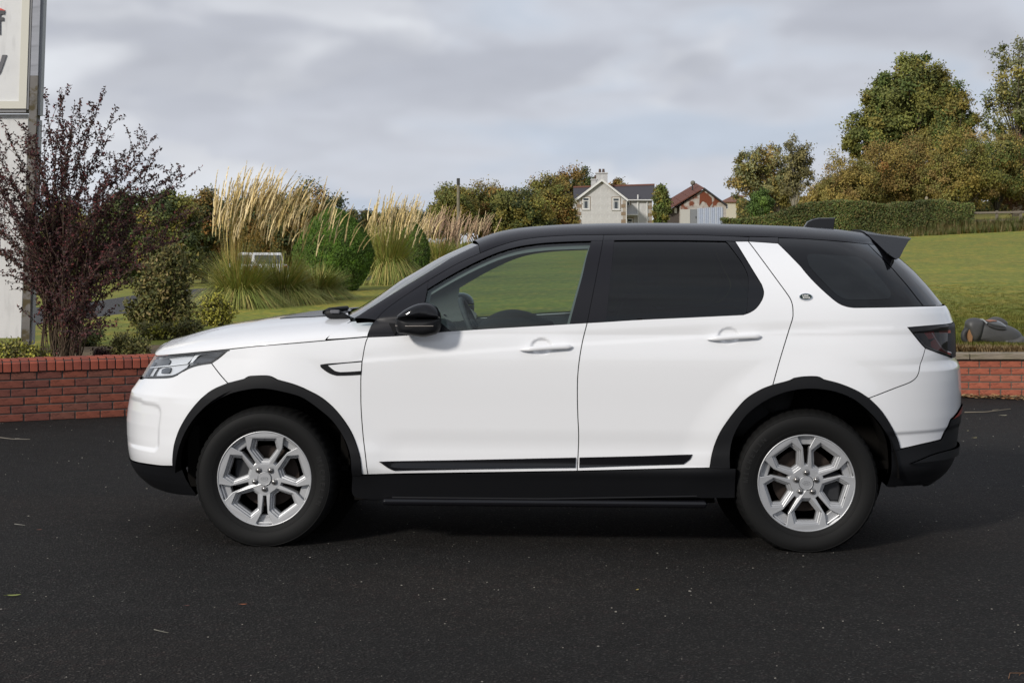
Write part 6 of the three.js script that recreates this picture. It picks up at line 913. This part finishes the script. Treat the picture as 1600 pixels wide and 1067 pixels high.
for (const s of [1, -1]) for (const [x0, x1, y0, y1] of [[-1.80, -1.74, 0.285, 0.60], [1.80, 1.84, 0.31, 0.60]]) part('splash_guard', box(x1 - x0, y1 - y0, 0.34, (x0 + x1) / 2, (y0 + y1) / 2, s * 0.59), seamM, car);
// dark seals behind the panel gaps
function gapStrip(path, w = 0.03, d = 0.013, surf = Lsurf) { const pos = [], idx = [], p = smoothPath(path, 0.03); p.forEach((q, i) => { const a = p[Math.max(0, i - 1)], b = p[Math.min(p.length - 1, i + 1)], l = Math.hypot(b[0] - a[0], b[1] - a[1]) || 1, n = [-(b[1] - a[1]) / l, (b[0] - a[0]) / l]; for (const e of [-w, w]) { const s = surf(q[0] + n[0] * e, q[1] + n[1] * e), nn = surfNormal(surf, q[0], q[1], 1); pos.push(s[0] - nn[0] * d, s[1] - nn[1] * d, s[2] - nn[2] * d); } }); for (let i = 0; i < p.length - 1; i++) { const k = i * 2; idx.push(k, k + 1, k + 2, k + 1, k + 3, k + 2); } const g = new THREE.BufferGeometry(); g.setAttribute('position', new THREE.Float32BufferAttribute(pos, 3)); g.setIndex(idx); g.computeVertexNormals(); return g; }
for (const p of [K.doorFront, K.doorMid, K.rearGap, K.seamRear, seamFront, bGapF, gapTop, L_('1356.5,381 1371,396 1431,463 1443,478')]) { const g = gapStrip(p); part('panel_seal', g, seamM, car); part('panel_seal', mirror(g), seamM, car); }
for (const p of [rearEdge, H_('420,539.5 460,536.2 508.8,531 540,529 574.6,526')]) { const g = gapStrip(p, 0.012, 0.013, Hsurf); part('panel_seal', g, seamM, car); part('panel_seal', mirror(g), seamM, car); }
// ---- wheels
function wheelParts() {
  const tyre = []; { // lathe with shoulder blocks
    const prof = [[0.232, -0.012], [0.245, 0.000], [0.262, 0.010], [0.285, 0.020], [0.310, 0.0235], [0.332, 0.019], [0.345, 0.009], [0.353, -0.004], [0.3590, -0.020], [0.3625, -0.05], [0.364, -0.11], [0.3625, -0.175], [0.359, -0.20], [0.345, -0.232], [0.31, -0.246], [0.25, -0.23]], N = 216, pos = [], idx = [];
    for (let i = 0; i <= N; i++) { const f = i / N * Math.PI * 2; prof.forEach(([r, z], j) => { const block = (i % 4 < 1) && j >= 7 && j <= 9 ? -0.0045 : 0, groove = (i % 3 === 0) && (j === 10 || j === 11) ? -0.005 : 0, rr = r + block + groove; pos.push(Math.cos(f) * rr, Math.sin(f) * rr, z); }); }
    const m = prof.length; for (let i = 0; i < N; i++) for (let j = 0; j < m - 1; j++) { const a = i * m + j; idx.push(a, a + m, a + 1, a + 1, a + m, a + m + 1); }
    // the tyre flattens and bulges where it meets the ground
    for (let k = 0; k < pos.length; k += 3) { const lim = -0.3445, kn = 0.016, o = pos[k + 1] - lim; if (o < kn) pos[k + 1] = lim + 0.0008 + kn * Math.exp((o - kn) / kn * 1.0) * 0.98 - 0.0 * kn; }
    const g = new THREE.BufferGeometry(); g.setAttribute('position', new THREE.Float32BufferAttribute(pos, 3)); g.setIndex(idx); g.computeVertexNormals(); tyre.push(g);
    for (const [r, w] of [[0.339, 0.0022], [0.268, 0.0016], [0.262, 0.0014]]) tyre.push(new THREE.TorusGeometry(r, w, 5, 120).translate(0, 0, r > 0.3 ? 0.0145 : r > 0.265 ? 0.0125 : 0.0095));
  }
  const pol = (r, a) => new THREE.Vector2(Math.cos(a) * r, Math.sin(a) * r), R = 0.2436;
  const hexPts = (a, grow, shrinkIn) => { const q = [[-0.262, 0.855], [0.262, 0.855], [0.325, 0.60], [0.092, 0.302], [-0.092, 0.302], [-0.325, 0.60]]; const cy = 0.62; return q.map(([x, y]) => { x *= grow; y = cy + (y - cy) * grow; const c = Math.cos(a - Math.PI / 2), s = Math.sin(a - Math.PI / 2); return new THREE.Vector2((x * c - y * s) * R, (x * s + y * c) * R); }); };
  const slotPts = (a, w, r0, r1) => { const q = [[-0.028 * w, r0], [0.028 * w, r0], [0.05 * w, 0.72], [0.125 * w, r1 - 0.03], [0.10 * w, r1], [-0.10 * w, r1], [-0.125 * w, r1 - 0.03], [-0.05 * w, 0.72]]; return q.map(([x, y]) => { const c = Math.cos(a - Math.PI / 2), s = Math.sin(a - Math.PI / 2); return new THREE.Vector2((x * c - y * s) * R, (x * s + y * c) * R); }); };
  const ring = (n = 96, r = R * 0.992) => { const s = new THREE.Shape(); s.absarc(0, 0, r, 0, Math.PI * 2, false); return s; };
  const rot = 0, hexA = [0, 1, 2, 3, 4].map((k) => Math.PI / 2 + k * 2 * Math.PI / 5), slotA = hexA.map((a) => a + Math.PI / 5);
  const face = ring(); for (const a of hexA) face.holes.push(new THREE.Path(hexPts(a, 0.98))); for (const a of slotA) face.holes.push(new THREE.Path(slotPts(a, 1.5, 0.35, 0.965)));
  const mid = ring(); for (const a of hexA) mid.holes.push(new THREE.Path(hexPts(a, 0.87))); for (const a of slotA) mid.holes.push(new THREE.Path(slotPts(a, 1.7, 0.36, 0.93)));
  const under = ring(); for (const a of hexA) under.holes.push(new THREE.Path(hexPts(a, 0.75))); for (const a of slotA) under.holes.push(new THREE.Path(slotPts(a, 1.9, 0.37, 0.79)));
  const fg = new THREE.ExtrudeGeometry(face, { depth: 0.006, bevelEnabled: true, bevelSize: 0.0028, bevelThickness: 0.004, bevelSegments: 2, curveSegments: 72 }).translate(0, 0, -0.008), mg = new THREE.ExtrudeGeometry(mid, { depth: 0.008, bevelEnabled: true, bevelSize: 0.004, bevelThickness: 0.004, bevelSegments: 2, curveSegments: 72 }).translate(0, 0, -0.0245), ug = new THREE.ExtrudeGeometry(under, { depth: 0.022, bevelEnabled: true, bevelSize: 0.0045, bevelThickness: 0.010, bevelSegments: 2, curveSegments: 72 }).translate(0, 0, -0.062);
  // the spokes dish slightly inwards towards the hub
  const dish = (g) => { const p = g.attributes.position; for (let i = 0; i < p.count; i++) { const r = Math.hypot(p.getX(i), p.getY(i)) / R; p.setZ(i, p.getZ(i) - 0.016 * Math.pow(Math.max(0, 1 - r), 1.2) - 0.004); } g.computeVertexNormals(); return g; };
  const lines = slotA.flatMap((a) => [-1, 1].map((s) => { const q = [[0.075 * s, 0.42], [0.115 * s, 0.70], [0.245 * s, 0.955]].map(([x, y]) => { const c = Math.cos(a - Math.PI / 2), n = Math.sin(a - Math.PI / 2); return new THREE.Vector3((x * c - y * n) * R, (x * n + y * c) * R, -0.0015 - 0.016 * Math.pow(1 - Math.hypot(x, y), 1.2) - 0.0055); }); return tube(q, 0.0016, 5); }));
  const lip = new THREE.TorusGeometry(R * 0.985, 0.0045, 8, 120).translate(0, 0, -0.003);
  const barrelPts = [[0.238, -0.02], [0.226, -0.04], [0.222, -0.10], [0.222, -0.20]].map(([r, z]) => new THREE.Vector2(r, z)), barrelG = new THREE.LatheGeometry(barrelPts, 72).rotateX(Math.PI / 2).scale(1, 1, 1);
  return { tyre, fg: dish(fg), mg: dish(mg), ug: dish(ug), lines, lip, barrelG, hexA, slotA, R };
}
const WP = wheelParts();
{ const p = WP.barrelG.attributes.position; let mz = 0; for (let i = 0; i < p.count; i++) mz += p.getZ(i); if (mz > 0) for (let i = 0; i < p.count; i++) p.setZ(i, -p.getZ(i)); WP.barrelG.computeVertexNormals(); }
const tyreM = phys(0.0085, 0.0085, 0.0085, 0.65, { specularIntensity: 0.35 });
function wheel(i, side) {
  const [x] = AX[i], w = part('wheel', new THREE.CylinderGeometry(0.045, 0.05, 0.10, 24).rotateX(Math.PI / 2).translate(0, 0, -0.10), alloyDark, car); w.position.set(x, 0.345, side * 0.885); if (side < 0) w.rotation.y = Math.PI;
  part('tyre', WP.tyre, tyreM, w);
  const spin = i === 0 ? 0.0 : Math.PI / 5 + 0.005, rotZ = (g) => g.clone().rotateZ(spin);
  part('rim', [rotZ(WP.fg), rotZ(WP.mg), rotZ(WP.ug), WP.lip], alloy, w); part('spoke_line', WP.lines.map(rotZ), alloyDark, w); part('barrel', WP.barrelG, alloyDark, w);
  part('centre_cap', [new THREE.CylinderGeometry(0.0325, 0.034, 0.012, 36).rotateX(Math.PI / 2).translate(0, 0, -0.011), new THREE.TorusGeometry(0.0325, 0.0018, 6, 40).translate(0, 0, -0.0055)], alloy, w);
  part('hub_recess', [new THREE.TorusGeometry(0.0365, 0.0022, 6, 40).translate(0, 0, -0.0125), ...WP.slotA.map((a) => new THREE.TorusGeometry(0.0168, 0.0022, 6, 24).translate(Math.cos(a + spin) * 0.0525, Math.sin(a + spin) * 0.0525, -0.0135))], alloyDark, w);
  part('cap_emblem', [new THREE.TorusGeometry(0.018, 0.0012, 5, 32).scale(1, 0.56, 1).translate(0, 0, -0.0045), box(0.020, 0.0022, 0.001, 0, 0.0028, -0.0045), box(0.022, 0.0022, 0.001, 0, -0.0028, -0.0045)], alloyDark, w);
  for (const a0 of WP.slotA) { const a = a0 + spin, g = [new THREE.CylinderGeometry(0.0140, 0.0150, 0.018, 6).rotateX(Math.PI / 2), new THREE.SphereGeometry(0.0130, 12, 6, 0, 6.3, 0, 1.6).rotateX(Math.PI / 2).scale(1, 1, 0.6).translate(0, 0, 0.009)].map((e) => e.translate(Math.cos(a) * 0.0525, Math.sin(a) * 0.0525, -0.012)); part('wheel_nut', g, nutM, w); }
  part('brake_disc', [new THREE.CylinderGeometry(0.158, 0.158, 0.024, 48).rotateX(Math.PI / 2).translate(0, 0, -0.125), new THREE.CylinderGeometry(0.085, 0.085, 0.05, 32).rotateX(Math.PI / 2).translate(0, 0, -0.11)], discM, w);
  part('brake_caliper', rbox(0.10, 0.16, 0.07, 0.02, i === 0 ? -0.125 : 0.135, i ? -0.03 : 0.02, -0.115, 2), std(0.022, 0.023, 0.026, 0.55, { metalness: 0.3 }), w);
  const va = i === 0 ? Math.PI / 2 : -0.36; part('valve', [new THREE.CylinderGeometry(0.004, 0.0045, 0.03, 8).rotateX(Math.PI / 2).translate(Math.cos(va) * 0.207, Math.sin(va) * 0.207, -0.028), new THREE.CylinderGeometry(0.0055, 0.0055, 0.010, 8).rotateX(Math.PI / 2).translate(Math.cos(va) * 0.207, Math.sin(va) * 0.207, -0.011)], rubber, w);
  // the maker's name raised on the sidewall
  const word = 'MICHELIN', mid = i === 0 ? -0.02 : Math.PI - 0.42, sp = 0.105, G = []; [...word].forEach((ch, k) => { const g = new TextGeometry(ch, { font, size: 0.026, depth: 0.0022, curveSegments: 3 }); g.computeBoundingBox(); const b = g.boundingBox; g.translate(-(b.max.x + b.min.x) / 2, -0.013, 0); const a = mid - (k - 3.5) * sp; g.rotateZ(a - Math.PI / 2); g.translate(Math.cos(a) * 0.306, Math.sin(a) * 0.306, 0.0225); G.push(g); }); part('lettering', G, phys(0.014, 0.014, 0.014, 0.55, { specularIntensity: 0.5 }), w);
}
for (const s of [1, -1]) { wheel(0, s); wheel(1, s); }
// ---- badge on the pillar behind the rear door
{
  const c = onPlane(1259.7, 464, 0.90), z = Wside(c[0], c[1]), tilt = Math.atan2(Wside(c[0], c[1] - 0.02) - Wside(c[0], c[1] + 0.02), 0.04), ov = (a, b, h) => new THREE.CylinderGeometry(1, 1, h, 40).rotateX(Math.PI / 2).scale(a, b, 1);
  const g = new THREE.Group(); const place = (geo, dz) => geo.translate(0, 0, dz).rotateX(-tilt).translate(c[0], c[1], z + 0.001);
  const b = part('badge', place(ov(0.0335, 0.0185, 0.004), 0.002), chrome, car); part('badge_field', place(ov(0.0300, 0.0152, 0.002), 0.0042), std(0.008, 0.022, 0.014, 0.25), b);
  const T = ['LAND', 'ROVER'].map((t, i) => { const q = new TextGeometry(t, { font, size: 0.0085, depth: 0.0012, curveSegments: 3 }); q.computeBoundingBox(); const w = q.boundingBox.max.x; return place(q.translate(-w / 2 + (i ? 0.003 : -0.003), i ? -0.0098 : 0.0012, 0), 0.0052); }); part('lettering', T, std(0.72, 0.72, 0.70, 0.4), b);
}
// ---- cabin: dashboard, wheel (on the far side), seats, mirror
{
  const dark = std(0.022, 0.024, 0.027, 0.75), mid = std(0.05, 0.053, 0.058, 0.7), cloth = std(0.018, 0.018, 0.019, 0.9);
  part('dashboard', [rbox(0.50, 0.34, 1.50, 0.08, -0.78, 0.93, 0, 3), rbox(0.3, 0.12, 1.55, 0.05, -0.95, 1.06, 0, 3), rbox(0.9, 0.3, 0.26, 0.06, -0.3, 0.68, 0, 3)], dark, car);
  const sw = part('steering_wheel', [new THREE.TorusGeometry(0.185, 0.017, 10, 40), rbox(0.30, 0.05, 0.03, 0.012, 0, 0, -0.01), rbox(0.11, 0.13, 0.05, 0.02, 0, -0.01, -0.005), rbox(0.04, 0.16, 0.02, 0.01, 0, -0.10, -0.01)].map((g) => g.rotateY(Math.PI / 2).rotateZ(0.42).translate(-0.40, 1.055, -0.38)), mid, car);
  const seat = (x, z) => { const t = part('seat', [rbox(0.52, 0.18, 0.52, 0.07, x - 0.06, 0.60, z, 4)], cloth, car); part('backrest', rbox(0.17, 0.66, 0.50, 0.07, 0, 0.33, 0, 4).rotateZ(-0.30).translate(x + 0.20, 0.62, z), cloth, t); part('headrest', rbox(0.11, 0.19, 0.27, 0.05, x + 0.44, 1.40, z, 4), cloth, t); };
  seat(0.16, 0.37); seat(0.16, -0.37);
  part('rear_bench', [rbox(0.55, 0.2, 1.35, 0.07, 0.95, 0.64, 0, 4), rbox(0.18, 0.68, 1.35, 0.07, 0, 0.34, 0, 4).rotateZ(-0.28).translate(1.22, 0.66, 0)], cloth, car);
  part('seat_shoulder', [puff(smoothPath(pts('742,512 756,500 772,490 790,484.5 806,484 826,488 846,496 866,506 860,520 760,522 742,512').map(([u, v]) => onPlane(u, v, -0.30)), 0.03).slice(0, -1), -0.34, 0.2, 0.2)], cloth, car);
  part('interior_mirror', rbox(0.03, 0.07, 0.22, 0.012, -0.30, 1.46, -0.03, 3), dark, car);
  part('cabin_floor', [box(2.9, 0.04, 1.5, 0.35, 0.42, 0), box(0.04, 0.7, 1.5, -0.98, 0.72, 0), box(0.04, 0.75, 1.5, 1.9, 0.75, 0)], seamM, car);
}
{ // wipers lying at the foot of the windscreen
  const A = (u, v, z) => { const p = onPlane(u, v, z); return [p[0], p[1], z]; };
  part('wiper', [tube([A(507, 489, 0.42), A(515, 484.5, 0.38), A(530, 482.5, 0.30), A(542, 481, 0.2)], 0.016, 8, 0.012), puff(smoothPath([[506, 488], [511, 484], [520, 483], [532, 486], [548, 497], [545, 501.5], [530, 500.5], [516, 498.5], [508, 494], [506, 488]].map(([u, v]) => onPlane(u, v, 0.66)), 0.02).slice(0, -1), 0.66, 0.03, 0.015, 5)], plastic, car);
  part('wiper', [tube([A(548, 500, 0.66), A(560, 487, 0.5), A(575, 476, 0.2)], 0.007, 6, 0.004)], rubber, car);
  part('washer_nozzle', [rbox(0.05, 0.018, 0.02, 0.006, ...A(523, 487, 0.68))], std(0.10, 0.10, 0.11, 0.4), car);
}
// ------------------------------------------------------------------ the robot mower, leaves, twigs and grit
{
  const D = 17.6, c = at(1556, 0, D), gy = landY(c.x, D), o = thing('robot_mower', 'grey robot lawnmower with orange details on the grass behind the stone capped wall', 'lawnmower', [c.x, gy, -D]), S = D / FPX;
  const P = (u, v) => { const p = at(u, v, D); return [p.x - o.position.x, p.y - gy]; };
  const shell = std(0.052, 0.051, 0.050, 0.5), dk = std(0.022, 0.022, 0.023, 0.6), or = std(0.24, 0.125, 0.055, 0.75), gl = phys(0.10, 0.105, 0.115, 0.15, { clearcoat: 1 });
  const ol = (s) => smoothPath(pts(s).map(([u, v]) => P(u, v)), 0.02).slice(0, -1);
  part('body', puff(ol('1511,531 1508,520 1511,506 1517,499.5 1528,498.5 1545,501 1565,505 1582,511 1592,517.5 1597,526 1597.5,536 1594,544 1580,546 1556,542 1530,538 1511,531'), 0, 0.24, 0.22), shell, o);
  part('wheel_guard', [puff(ol('1502.5,505 1505,499.5 1512,496.2 1521,496 1530,499 1530,510 1524,528 1516,534 1510,527 1504,512 1502.5,505'), 0.15, 0.09, 0.10)], shell, o);
  part('wheel_guard', [puff(ol('1553,500 1560,496.6 1567,496 1576,499 1584,506 1580,514 1566,512 1556,507 1553,500'), -0.20, 0.06, 0.07)], std(0.06, 0.058, 0.056, 0.5), o);
  part('wheel', [new THREE.TorusGeometry(0.085, 0.035, 10, 28).translate(...P(1511, 524), 0.17)], dk, o); part('hub', [new THREE.CylinderGeometry(0.085, 0.085, 0.05, 20).rotateX(Math.PI / 2).scale(0.30, 1, 1).translate(...P(1508, 524), 0.20)], or, o);
  part('wheel', [new THREE.TorusGeometry(0.10, 0.04, 10, 28).translate(...P(1570, 536), 0.12)], dk, o);
  part('display_cover', puff(ol('1532,499.8 1545,499.2 1557,501.5 1565,507.5 1568,511.5 1556,511 1544,508.5 1536,505 1532,499.8'), 0.13, 0.06, 0.085), gl, o);
  part('orange_trim', puff(ol('1533,499 1540,498.2 1550,499.6 1552,501 1544,501.2 1537,502.5 1533,499'), 0.17, 0.03, 0.05), std(0.28, 0.13, 0.09, 0.5), o);
  part('silver_trim', tube([[...P(1522, 498.6), 0.19], [...P(1528, 498), 0.2], [...P(1534, 504), 0.215]], 0.009, 6), std(0.35, 0.37, 0.38, 0.35), o);
  part('recess', puff(ol('1535,506 1546,509.5 1558,512 1566,513 1560,515.5 1548,514 1538,510 1535,506'), 0.20, 0.02, 0.03), dk, o);
  part('bumper', puff(ol('1558,528 1575,527 1594,524 1598,531 1597,543 1585,548 1562,548 1557,538 1558,528'), 0.08, 0.17, 0.17), std(0.07, 0.067, 0.063, 0.55), o);
  part('stop_button', [new THREE.SphereGeometry(0.022, 12, 8).scale(1, 1.1, 0.5).translate(...P(1560.5, 521.5), 0.205)], dk, o);
  part('plate', [rbox(0.083, 0.036, 0.006, 0.004, ...P(1584.5, 538.4), 0.245)], std(0.50, 0.50, 0.48, 0.5), o);
}
{  // single leaves, twigs and the drift of leaves along the foot of the right wall
  const gz = (u, v) => { const d = CAMY * FPX / (v - HZ); return [(u - CX) * d / FPX, -d]; };
  const leafG = (l, w, curl) => { const s = new THREE.Shape(); s.moveTo(-l / 2, 0); s.quadraticCurveTo(-l * 0.1, w, l * 0.3, w * 0.5); s.quadraticCurveTo(l * 0.42, w * 0.2, l / 2, 0); s.quadraticCurveTo(l * 0.2, -w, -l * 0.15, -w * 0.8); s.quadraticCurveTo(-l * 0.4, -w * 0.4, -l / 2, 0); const g = new THREE.ExtrudeGeometry(s, { depth: 0.0006, bevelEnabled: false, curveSegments: 5 }).rotateX(-Math.PI / 2); const p = g.attributes.position; for (let i = 0; i < p.count; i++) p.setY(i, p.getY(i) + curl * (p.getX(i) ** 2 + 2.0 * p.getZ(i) ** 2) / l + 0.003); g.computeVertexNormals(); return g; };
  const items = [['green leaf on the asphalt near the left edge of the picture', 21, 932, 0.060, [0.22, 0.25, 0.06], 0.2], ['small orange brown leaf on the asphalt in front of the front wheel', 380, 946, 0.030, [0.32, 0.10, 0.04], 0.1], ['tiny brown leaf on the asphalt left of the front tyre', 61, 829, 0.026, [0.20, 0.08, 0.05], 0.5], ['tan leaf lying on the asphalt behind the rear bumper', 1495, 711, 0.045, [0.36, 0.20, 0.11], 0.15], ['pale yellow leaf on the asphalt right of the tail reflector', 1524, 685, 0.045, [0.42, 0.36, 0.17], 0.3], ['cream leaf on the asphalt near the wall on the right', 1569, 650, 0.07, [0.50, 0.45, 0.32], 0.1], ['yellow leaf scrap on the asphalt below the rear wheel', 996, 923, 0.022, [0.40, 0.30, 0.08], 0.9], ['dark red leaf scrap on the asphalt in front of the car', 292, 948, 0.02, [0.14, 0.05, 0.04], 0.4], ['small straw leaf on the asphalt right of the rear bumper', 1513, 674, 0.03, [0.40, 0.36, 0.2], 1.2]];
  for (const [label, u, v, l, c, a] of items) { const [x, z] = gz(u, v), o = thing('fallen_leaf', label, 'leaf', [x, 0.002, z], a, 'single leaves fallen on the asphalt'); part('blade', leafG(l, l * 0.28, 0.25), std(...c, 0.8), o); part('stalk', tube([[-l / 2, 0.004, 0], [-l * 0.72, 0.006, l * 0.05]], 0.0008, 4), std(c[0] * 0.6, c[1] * 0.6, c[2] * 0.6, 0.9), o); }
  const twigs = [['pale twig lying on the asphalt by the left wall', [[-6, 684], [18, 687], [46, 687.5]], 0.004, [0.20, 0.18, 0.15]], ['thin bent straw on the asphalt left of the wheel', [[22, 820], [38, 822]], 0.003, [0.2, 0.19, 0.17]], ['short grey twig on the asphalt in front of the front wheel', [[240, 985], [252, 988], [262, 990]], 0.002, [0.2, 0.19, 0.16]], ['straw coloured twig on the asphalt below the right wall', [[1508, 645.5], [1540, 645], [1562, 642.5], [1580, 640]], 0.006, [0.22, 0.19, 0.14]], ['thin brown stalk on the asphalt at the bottom right corner', [[1577, 1062], [1579, 1053], [1604, 1053]], 0.0016, [0.24, 0.12, 0.06]]];
  for (const [label, line, r, c] of twigs) { const p = line.map(([u, v]) => gz(u, v)), o = thing('twig', label, 'twig', [p[0][0], 0, p[0][1]]), m = std(...c, 0.9); part('stem', tube(p.map(([x, z], i) => [x - p[0][0], r + 0.002, z - p[0][1]]), r, 5, r * 0.5), m, o); const q = p[p.length - 1]; part('side_shoot', tube([[(q[0] - p[0][0]) * 0.6, r + 0.002, (q[1] - p[0][1]) * 0.6], [(q[0] - p[0][0]) * 0.72, r + 0.008, (q[1] - p[0][1]) * 0.72 + r * 3]], r * 0.5, 4, r * 0.2), m, o); }
  const r = rng(901), L = new Leaves(); for (let n = 0; n < 1500; n++) { const X = lerp(4.2, 7.6, r()), dz = Math.pow(r(), 1.3) * (0.10 + 0.45 * smooth(4.6, 5.6, X)), z = -15.74 + dz, pal = [[0.40, 0.25, 0.11], [0.34, 0.17, 0.07], [0.46, 0.34, 0.16], [0.30, 0.12, 0.05], [0.22, 0.12, 0.06], [0.5, 0.4, 0.2]], c = pick(r, pal), a = r() * 6.283, t = (r() - 0.5) * 0.9, l = 0.03 + 0.035 * r(); L.leaf(X, 0.006 + 0.03 * r() * (1 - dz), z, Math.cos(a) * l, t * l * 0.5, Math.sin(a) * l, -Math.sin(a) * l * 0.34, 0.2 * l * (r() - 0.5), Math.cos(a) * l * 0.34, (r() - 0.5) * 0.6, 1, (r() - 0.5) * 0.6, c); }
  const lit = struct('leaf_litter', L.build(), leafM, 'stuff'); tag(lit, 'drift of dry brown and yellow leaves along the foot of the stone capped wall', 'leaf litter');
  const G = [], n0 = new THREE.IcosahedronGeometry(1, 0); for (let n = 0; n < 520; n++) { const d = 4.6 + 11 * Math.pow(r(), 1.2), X = (r() - 0.5) * d * 0.72, s = (0.0022 + 0.0035 * r() * r()) * (0.7 + d * 0.06); G.push(n0.clone().scale(s * (0.7 + 0.6 * r()), s * 0.5, s).rotateY(r() * 6).translate(X, s * 0.35, -d)); }
  const grit = struct('grit', mergeGeometries(G), std(0.26, 0.24, 0.21, 0.9), 'stuff'); tag(grit, 'scattered pale grit and small stones lying on the dark asphalt', 'grit');
}
renderer.render(scene, camera);
